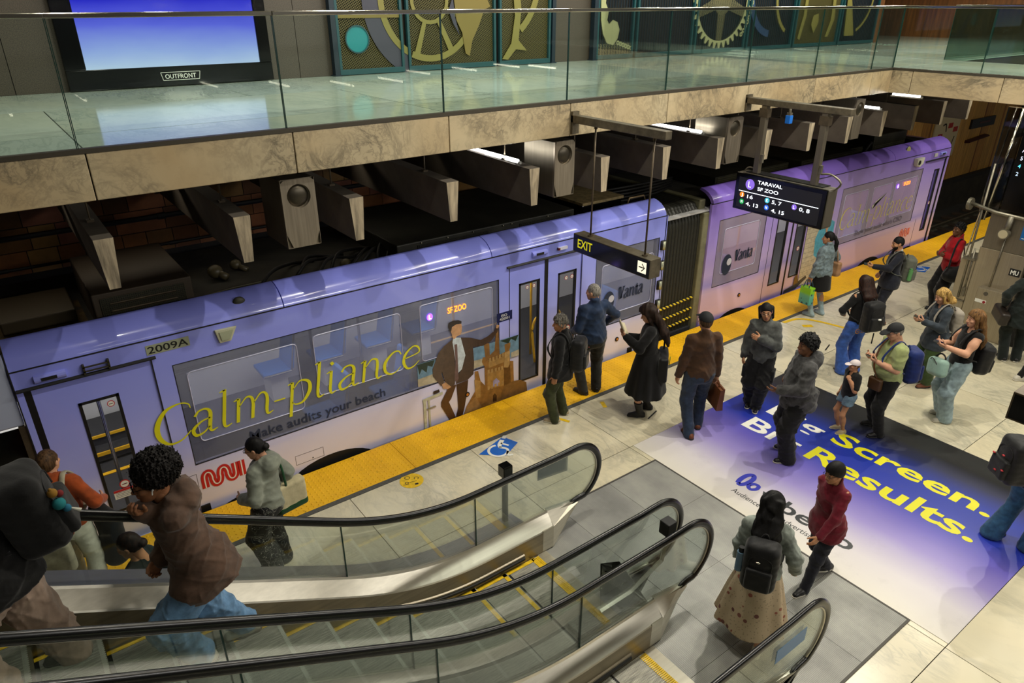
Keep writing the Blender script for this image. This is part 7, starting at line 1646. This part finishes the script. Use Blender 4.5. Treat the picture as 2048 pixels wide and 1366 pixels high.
# P10 green tee, blue rucksack
f = Fig('stout man in a black cap, glasses and pale green t-shirt using a phone', (8.76, 3.56, 0), 142, 1.60, head=(4, 16, 0), la=(.06, .25, -.20), ra=(-.07, .25, -.21), tone=S_LIGHT, wide=1.1, belly=.10, lf=(-.03, .0, 0), rf=(.06, -.06, 0), lpalm=(.5, -.3, .8), rpalm=(-.5, -.3, .8), hand_l=.55, hand_r=.55, lean=2)
f.body(arms=True, brow=(.4, .38, .36)); f.hairdo('short', HGR, hats=1); f.hairdo('cap', MATS['cap_black']); f.glasses(); f.top('t_shirt', CLM, .020, -.10, sleeve=.42, wr=.008); f.pants('trousers', CB, 'straight', .012); f.shoes(SB, SOLEB)
t, c, R, hf = backpack(f, 'royal blue rolltop rucksack on the man in the green t-shirt', cloth('pack_blue', (.05, .14, .38), .6, var=.15), (.15, .11, .25), .17, .03, kind='sack'); logo_dot(f, t, c, R, hf, WHITE, (.03, -.55), .012)
cbg = carried(f, 'crossbody_bag', f.U(-.02, .24, -.18), 'small brown leather bag at the belt of the man in the green t-shirt', 'bag'); F = Fld(f.U(0, .2, -.08)-.25, f.U(0, .2, -.08)+.25, .010); F.box(f.U(-.09, .205, -.07), V3(.09, .035, .085), f.R@Rz(.5), .02, 0); cadd(f, cbg, 'bag_body', F, mat('leather_olive_brown', (.30, .19, .08), .5, var=.2)); b = MB(); b.tube(spl([f.U(-.12, .19, -.02), f.U(-.02, .235, .18), f.U(.07, .16, .38), f.U(.10, .03, .54), f.U(.08, -.12, .44)], 6), .012, 6, sy=.5); cmb(f, cbg, 'bag_strap', b, LB, smooth=True)
b = MB(); d_ = nrm(f.wri[0]-f.elb[0]); b.tube([f.wri[0]-d_*.035, f.wri[0]-d_*.012], .033*f.s, 14); cmb(f, f.root, 'wristwatch', b, mat('watch_steel', (.25, .27, .30), .3, .5))
phone(f, 0, 'phone in both hands of the man in the green t-shirt', (.08, .07, .07), (.2, .2, .22), .1)
# P11 child
f = Fig('small child in a white cap, black printed t-shirt and denim shorts', (8.40, 3.84, 0), 150, 1.07, head=(-6, 0, 0), la=(.0, .16, -.05), ra=(.08, .04, -.50), tone=S_MID, hand_l=.8, lpole=(-.4, .4, -1), vox=.010)
f.body(legs=True, arms=True, brow=(.35, .25, .16)); f.hairdo('short', HLB, hats=1); o = f.hairdo('cap', mat('cap_white', (.82, .78, .78), .7), vol=1.03) ; f.top('t_shirt', CB, .014, -.10, sleeve=.45, wr=.004); f.pants('shorts', CDL, 'wide', .008, short=.42); f.shoes(SCR, SOLEW, stripe=mat('shoe_bars', (.35, .36, .34), .6))
b = MB()
for i in range(5): b.hexa([tuple(f.U(x, y, z)) for z in (.40-.07*i, .435-.07*i) for x, y in ((-.05+.012*(i % 2), -.145), (.06-.015*(i % 3), -.145), (.06-.015*(i % 3), -.135), (-.05+.012*(i % 2), -.135))])
cmb(f, f.root, 'shirt_print', b, mat('print_cream', (.76, .72, .58), .6))
# P12 blonde, slate jacket, light grey backpack
f = Fig('blonde woman in a slate jacket and green trousers looking at her phone', (10.60, 3.80, 0), 143, 1.56, head=(2, 20, 0), la=(.05, .31, -.18), ra=(-.06, .30, -.22), tone=S_LIGHT, lpalm=(.5, -.4, .7), rpalm=(-.5, -.4, .7), hand_l=.5, hand_r=.5, lean=3)
f.body(brow=(.5, .38, .2)); f.hairdo('long', HBL, length=.02); f.top('jacket', CSL, .026, -.20, aline=.03, wr=.009); f.pants('trousers', CGN, 'wide', .008, crop=.16); f.shoes(SBR, SOLEB)
t, c, R, hf = backpack(f, 'pale grey backpack on the blonde woman in the slate jacket', cloth('pack_pale', (.60, .57, .52), .7, var=.10), (.14, .075, .22), .22, .03)
phone(f, 0, 'black phone held by the blonde woman in the slate jacket', (.05, .05, .05), (.15, .17, .2), .1)
# P13 tank top, pale jeans
f = Fig('woman with long light brown hair in a black tank top and pale jeans', (9.86, 3.17, 0), 140, 1.62, head=(0, 12, 0), la=(.02, .36, -.20), ra=(-.10, .33, -.22), tone=S_LIGHT, wide=1.06, lpalm=(.5, -.4, .7), rpalm=(-.5, -.4, .7), hand_l=.5, hand_r=.5, lean=-6, lf=(0, .03, 0), rf=(.0, -.04, 0))
f.body(arms=True, brow=(.35, .22, .12)); f.hairdo('long', HLB, length=.36, vol=1.12); f.top('tank_top', CB, .012, -.02, sleeve=0, wr=.004); f.pants('jeans', CDP, 'wide', .010); f.shoes(SW_, SOLEW)
backpack(f, 'black backpack on the woman in the tank top', CB2, (.16, .11, .22), .12, .02)
mb_ = carried(f, 'shoulder_bag', f.U(-.05, .28, -.22), 'mint green bag hung in front of the woman in the tank top', 'bag'); F = Fld(f.U(-.03, .3, -.1)-.34, f.U(-.03, .3, -.1)+.34, .011); F.box(f.U(-.05, .30, -.08), V3(.17, .075, .125), f.R@Ry(.25), .065, 0); cadd(f, mb_, 'bag_body', F, cloth('bag_mint', (.56, .68, .63), .6, var=.08)); b = MB(); b.tube(spl([f.U(-.19, .33, -.10), f.U(-.12, .38, .0), f.U(0, .385, .03), f.U(.09, .36, -.03)], 6), .006, 5); cmb(f, mb_, 'zip', b, BLACK); b = MB(); b.tube(spl([f.U(-.16, .30, .02), f.U(-.10, .28, .10), f.U(.02, .28, .10), f.U(.08, .30, .02)], 6), .011, 6); cmb(f, mb_, 'bag_handle', b, BLACK, smooth=True)
phone(f, 0, 'lit phone held by the woman in the tank top', (.12, .14, .30), (.50, .62, .95), .8)
b = MB(); d_ = nrm(f.wri[0]-f.elb[0]); b.tube([f.wri[0]-d_*.03, f.wri[0]-d_*.014], .031*f.s, 12); cmb(f, f.root, 'bracelet', b, mat('bracelet_cream', (.80, .74, .58), .4))
# P14 red jacket
f = Fig('woman with short black hair in a red jacket with folded arms', (13.66, 5.0, 0), 140, 1.70, head=(6, 0, 0), la=(.17, .20, -.27), ra=(-.15, .22, -.24), tone=S_BROWN, lpole=(-.8, -.2, -.7), rpole=(.8, -.2, -.7), hand_l=.5, hand_r=.5)
f.body(brow=(.05, .05, .05)); f.hairdo('curly', HB, vol=.86, seed=8); f.top('jacket', CRED, .022, -.12, collar=.02, wr=.008); f.pants('trousers', CB, 'wide', .010); f.shoes(SB, SOLEB)
sb_ = carried(f, 'shoulder_bag', f.U(-.24, .02, -.25), 'big black shoulder bag beside the red jacket', 'bag'); F = Fld(f.U(-.24, .02, -.1)-.4, f.U(-.24, .02, -.1)+.4, .013); F.ell(f.U(-.25, .03, -.10), (.10, .21, .13), f.R, k=0); F.cone(f.U(-.24, -.1, .0), f.U(-.24, .12, .0), .06, .06, .05); cadd(f, sb_, 'bag_body', F, CB2); b = MB(); b.tube(spl([f.U(-.24, -.10, .0), f.U(-.17, -.06, .40), f.U(-.15, .02, .55), f.U(-.18, .10, .40), f.U(-.24, .16, .0)], 6), .016, 6, sy=.5); cmb(f, sb_, 'bag_strap', b, CB2, smooth=True)
# P15 dark coat, braid
f = Fig('person with a copper braid in a dark green coat beside the steel pylon', (12.52, 3.36, 0), 42, 1.66, head=(0, 6, 0), la=(-.12, .10, -.42), ra=(.08, .10, -.44), tone=S_LIGHT, lpole=(-1, -.6, -.1))
f.body(); f.hairdo('braid', HOR, length=.34); f.top('coat', CDKG, .036, -.26, aline=.05, wr=.012, collar=.02); f.pants('trousers', CDKG, 'straight', .014); f.shoes(SB, SOLEW)
db_ = carried(f, 'handbag', f.U(-.30, .05, -.25), 'dark brown leather handbag on the arm of the person with the braid', 'bag'); F = Fld(f.U(-.3, .05, -.1)-.34, f.U(-.3, .05, -.1)+.34, .012); F.box(f.U(-.30, .05, -.12), V3(.07, .19, .11), f.R@Rx(.2), .04, 0); cadd(f, db_, 'bag_body', F, mat('leather_dark', (.16, .13, .11), .4, var=.2)); b = MB(); b.tube(spl([f.U(-.29, -.06, -.03), f.U(-.26, -.03, .15), f.U(-.26, .08, .15), f.U(-.29, .13, -.03)], 5), .012, 6); cmb(f, db_, 'bag_handle', b, mat('leather_dark2', (.14, .11, .10), .4), smooth=True)
# P16 teal jacket at the edge
f = Fig('person in a teal quilted jacket, black leggings and white trainers at the right edge', (11.95, 2.80, 0), 318, 1.60, la=(-.10, .05, -.5), lf=(-.02, -.16, 0), rf=(.02, .14, 0), tone=S_LIGHT)
f.body(); f.hairdo('long', HDB, length=.15); f.top('quilted_jacket', CTL, .038, -.06, collar=.03, wr=.010); f.pants('leggings', CB, 'legging', .006); f.shoes(SW_, SOLEW)
# P17 backpack, jeans, flats at the right edge
f = Fig('person in blue jeans with a big black backpack, cut by the right edge', (7.80, 1.55, 0), 322, 1.62, la=(-.08, .06, -.5), lf=(-.02, -.12, 0), rf=(.02, .14, 0), tone=S_LIGHT, lean=4)
f.body(); f.hairdo('short', HDB); f.top('jacket', CB, .026, -.12, wr=.008); f.pants('jeans', CDT, 'flare', .006); f.shoes(SB, SOLEB)
t, c, R, hf = backpack(f, 'big black backpack with red charms on the person at the right edge', CB2, (.17, .13, .25), .20, .02)
for q, (a, b_) in enumerate(((.3, .3), (-.6, .1), (.7, -.3), (.1, -.5))): logo_dot(f, t, c, R, hf, mat('charm_red', (.66, .08, .12), .4), (a*.15, b_), .012)
# P18 floral skirt, walking
f = Fig('walking woman with long wavy black hair in a pale denim jacket and floral skirt', (4.52, 2.46, 0), 28, 1.54, head=(0, 12, 0), la=(-.06, .16, -.50), ra=(.16, .12, -.46), lf=(-.0, .26, 0), rf=(.02, -.20, .03), tone=S_LIGHT, vox=.0105, hand_r=.75, lean=4)
def floral():
    m = bpy.data.materials.new('floral_cotton'); k = NT(m); v = k.n('ShaderNodeTexVoronoi'); v.inputs['Scale'].default_value = 15; k.l(k.obj(), v.inputs['Vector']); r = k.n('ShaderNodeSeparateColor'); k.l(v.outputs['Color'], r.inputs[0])
    f1 = k.math('MULTIPLY', k.math('LESS_THAN', v.outputs['Distance'], .30), k.math('GREATER_THAN', r.outputs[0], .45)); v2 = k.n('ShaderNodeTexVoronoi'); v2.inputs['Scale'].default_value = 40; k.l(k.obj(), v2.inputs['Vector'])
    f2 = k.math('MULTIPLY', k.math('LESS_THAN', v2.outputs['Distance'], .22), .6); c = k.mix(f2, (.76, .68, .56), (.45, .42, .34)); c = k.mix(f1, c, k.ramp(r.outputs[1], [(0, (.55, .28, .24)), (.5, (.62, .40, .32)), (1, (.40, .26, .26))])); k.l(c, k.b.inputs['Base Color']); k.b.inputs['Roughness'].default_value = .9; return m
f.body(legs=True); f.hairdo('wavy', HB, length=.28, vol=1.15, seed=4); f.top('jacket', cloth('denim_faded', (.52, .55, .52), var=.2, vs=14), .034, -.10, wr=.012, sleeve_r=1.1); f.skirt('floral_skirt', floral(), .20, .31, .145, .08, .024, 7, off=(0, .02)); f.shoes(SW_, SOLEW)
t, c, R, hf = backpack(f, 'black backpack with a blue bottle on the woman in the floral skirt', CB2, (.155, .11, .25), .22, .02); b = MB(); b.tube([c+R@V3(-.18*f.s, -.02, -.10*f.s), c+R@V3(-.18*f.s, -.02, .10*f.s)], .034, 12); cmb(f, t, 'water_bottle', b, mat('bottle_blue', (.36, .48, .58), .3)); b = MB(); b.tube([c+R@V3(-.18*f.s, -.02, .10*f.s), c+R@V3(-.18*f.s, -.02, .15*f.s)], .024, 10); cmb(f, t, 'bottle_cap', b, BLACK); logo_dot(f, t, c, R, hf, CHROME, (-.02, .5), .012)
# P19 maroon shirt
f = Fig('person with short black hair and sunglasses in a maroon shirt and navy trousers', (5.62, 2.48, 0), 165, 1.44, head=(-4, 6, 0), la=(-.06, .34, -.40), ra=(.10, -.10, -.50), lf=(.0, .20, 0), rf=(-.02, -.22, .03), tone=S_MID, vox=.0105, lean=4)
f.body(brow=(.05, .05, .05)); f.hairdo('beanie', HB, vol=1.02); f.glasses(); f.top('shirt', CMR, .020, -.16, collar=.025, wr=.008); f.pants('trousers', CND, 'slim', .010); f.shoes(SB, SOLEW)
# P20 quilted grey jacket
f = Fig('woman with a black low bun in a grey quilted hooded jacket', (1.42, 5.90, 0), 128, 1.55, head=(18, 14, 0), la=(.0, .20, -.38), ra=(.10, .0, -.48), tone=S_LIGHT, vox=.0115)
f.body(); f.hairdo('bun', HB); f.glasses(); f.top('quilted_jacket', CQG, .036, -.08, hood=True, wr=.010, sleeve_r=1.1)
def graffiti():
    m = bpy.data.materials.new('trouser_graffiti'); k = NT(m); n = k.noise(k.obj(), 7, 2, .5, 2.5); a = k.math('LESS_THAN', k.math('ABSOLUTE', k.math('SUBTRACT', n, .5)), .006); k.l(k.mix(a, (.05, .055, .065), (.70, .70, .66)), k.b.inputs['Base Color']); k.b.inputs['Roughness'].default_value = .8; return m
f.pants('baggy_trousers', graffiti(), 'baggy', .02); f.shoes(SB, SOLEB)
tb2 = carried(f, 'tote_bag', f.U(.25, -.14, -.22), 'cream canvas tote bag with green straps on the quilted jacket', 'bag'); F = Fld(f.U(.2, -.1, -.05)-.34, f.U(.2, -.1, -.05)+.34, .011); F.box(f.U(.20, -.14, -.02), V3(.16, .06, .15), f.R@Rz(-.5), .03, 0); F.rough(.006, 20, 3); cadd(f, tb2, 'bag_body', F, cloth('canvas_cream', (.74, .70, .56), var=.08)); F = Fld(f.U(.2, -.1, -.2)-.34, f.U(.2, -.1, -.2)+.34, .011); F.box(f.U(.20, -.14, -.16), V3(.164, .064, .045), f.R@Rz(-.5), .03, 0); cadd(f, tb2, 'bag_base', F, cloth('canvas_green', (.06, .24, .12)))
b = MB(); b.tube(spl([f.U(.13, -.16, .12), f.U(.14, -.12, .40), f.U(.145, .0, .56), f.U(.17, .08, .42), f.U(.22, -.02, .12)], 6), .014, 6, sy=.5); cmb(f, tb2, 'bag_strap', b, MATS['canvas_green'], smooth=True)
# P21 orange jacket
f = Fig('man with short brown hair in an orange jacket and white trousers', (-.20, 6.62, 0), 68, 1.66, head=(-14, 0, 0), la=(-.06, .20, -.38), ra=(.14, .16, -.36), tone=S_LIGHT, rf=(.02, -.12, 0), lf=(0, .1, 0))
f.body(brow=(.3, .2, .12)); f.hairdo('short', HBR); f.top('jacket', COR, .028, -.06, collar=.03, wr=.008); f.pants('trousers', CWH, 'straight', .014); f.shoes(SW_, SOLEW)
t = carried(f, 'chest_harness', f.U(0, -.15, .2), 'cream bag straps crossing the back of the orange jacket', 'bag'); straps(f, t, cloth('strap_cream', (.66, .64, .55)), .026, .01); F = Fld(f.U(0, -.18, .3)-.25, f.U(0, -.18, .3)+.25, .011); F.ell(f.U(.02, -.15, .36), (.09, .04, .10), f.R, k=0); cadd(f, t, 'bag_yoke', F, MATS['strap_cream'])
t = carried(f, 'folded_coat', f.U(.28, .12, -.45), 'dark folded coat over the arm of the man in orange', 'coat'); F = Fld(f.U(.28, .1, -.2)-.5, f.U(.28, .1, -.2)+.5, .014); F.chain([f.U(.24, .08, .06), f.U(.30, .10, -.12), f.U(.30, .08, -.52)], [.07, .10, .12], .05); F.rough(.015, 16, 2); cadd(f, t, 'coat_cloth', F, CB)
t = carried(f, 'tote_bag', f.U(-.18, -.05, -.5), 'pale tote bag hanging beside the white trousers', 'bag'); F = Fld(f.U(-.16, -.1, -.3)-.36, f.U(-.16, -.1, -.3)+.36, .013); F.box(f.U(-.15, -.14, -.28), V3(.17, .05, .17), f.R, .04, 0); F.rough(.008, 18, 6); cadd(f, t, 'bag_body', F, cloth('tote_pale', (.62, .60, .52)))
# P22 dark bun walking behind the handrail
f = Fig('person with dark tied hair in a dark green top behind the glass', (.20, 5.18, 0), 150, 1.54, head=(0, 14, 0), la='swing', ra=(.08, -.08, -.5), lf=(0, .18, 0), rf=(0, -.16, .02), tone=S_MID)
f.body(); f.hairdo('bun', HDB); f.top('top', CDKG, .022, -.12, wr=.007); f.pants('trousers', CND, 'straight', .012); f.shoes(SB, SOLEB)
# P23 brown hoodie on the escalator
zf = lambda x: sline(x-.1)+.01
f = Fig('man with a black afro and white earbud in a brown hoodie and blue jeans', (.50, 4.08, 1.10), 176, 1.74, lean=13, head=(2, -6, 0), la=(.12, .13, .07), ra=(-.02, .22, -.42), lf=(.0, .13, .05), rf=(-.0, -.20, -.03), drop=.07, tone=(.55, .37, .25), vox=.0085, lpole=(-.3, -1, -.75), lpalm=(.5, -.6, .2), hand_l=.45, hand_r=.5, lfy=4, rfy=4)
f.body(brow=(.05, .04, .04)); f.hairdo('afro', hair('hair_afro', (.035, .03, .028), (.09, .07, .06))); f.glasses(mat('wire_dark', (.12, .11, .10), .3, .8)); f.top('hoodie', CHD, .040, -.165, hood=True, wr=.011, sleeve_r=1.22, aline=.012, cuff=cloth('rib_taupe', (.27, .20, .16))); f.pants('jeans', CDM, 'baggy', .012, wr=.012, crop=.10)
f.shoes(SW_, mat('sole_gum', (.30, .22, .15), .6), stripe=mat('stripe_dark', (.06, .10, .10), .5))
b = MB(); s = f.s; W0 = lambda p: f.hc+f.Rh@(np.array(p)*s); b.ball(W0((-.086, .004, -.004)), .008, 8, 6); b.tube([W0((-.088, .008, -.006)), W0((-.088, .016, -.034))], .0042, 6); cmb(f, f.root, 'earbud', b, mat('earbud_white', (.86, .86, .84), .3))
F = Fld(f.U(0, .0, -.15)-.3, f.U(0, 0, -.15)+.3, .010); F.ell(f.U(0, .0, -.155), V3(.165, .15, .035)*s+.022, f.R, k=0); f.emit('hem_band', F, MATS['rib_taupe'])
# P24 black sweater, beige trousers at the left edge
f = Fig('person in a black sweater and beige trousers at the left edge', (-.50, 4.06, 1.56), 176, 1.72, lean=12, head=(0, 6, 0), la=(-.02, .22, -.40), ra=(.05, .2, -.42), lf=(.0, .16, .10), rf=(0, -.20, -.05), tone=S_BROWN, vox=.0095)
f.body(); f.hairdo('short', HB); f.top('sweater', CB, .036, -.16, wr=.010, sleeve_r=1.15); f.pants('trousers', CBG, 'baggy', .022, wr=.014); f.shoes(SB, SOLEB, stripe=mat('stripe_cream', (.72, .70, .62), .5))
t, c, R, hf = backpack(f, 'black backpack with two plush charms on the person in the black sweater', CB, (.17, .13, .24), .22, .03)
ch = carried(f, 'plush_charm', c+R@V3(-.10, -.17, .06), 'yellow and red round plush charm on the black backpack', 'charm'); b = MB(); b.ball(c+R@V3(-.13, -.16, .10), .026, 12, 8); b.ball(c+R@V3(-.13, -.16, .125), .010, 8, 6); cmb(f, ch, 'charm_head', b, mat('plush_yellow', (.50, .36, .08), .9), smooth=True); b = MB(); b.ball(c+R@V3(-.12, -.185, .075), .020, 12, 8); cmb(f, ch, 'charm_body', b, mat('plush_red', (.40, .07, .08), .9), smooth=True)
ch = carried(f, 'plush_charm', c+R@V3(-.14, -.16, .0), 'teal round plush charm with a white tassel on the black backpack', 'charm'); b = MB(); b.ball(c+R@V3(-.14, -.16, .03), .034, 14, 9); cmb(f, ch, 'charm_head', b, mat('plush_teal', (.06, .42, .44), .9), smooth=True); b = MB(); b.ball(c+R@V3(-.14, -.18, -.015), .022, 12, 8); cmb(f, ch, 'charm_body', b, mat('plush_blue', (.08, .36, .46), .9), smooth=True); b = MB(); b.tube([c+R@V3(-.14, -.195, -.025), c+R@V3(-.15, -.23, -.06)], [.004, .012], 8); cmb(f, ch, 'tassel', b, CWH)
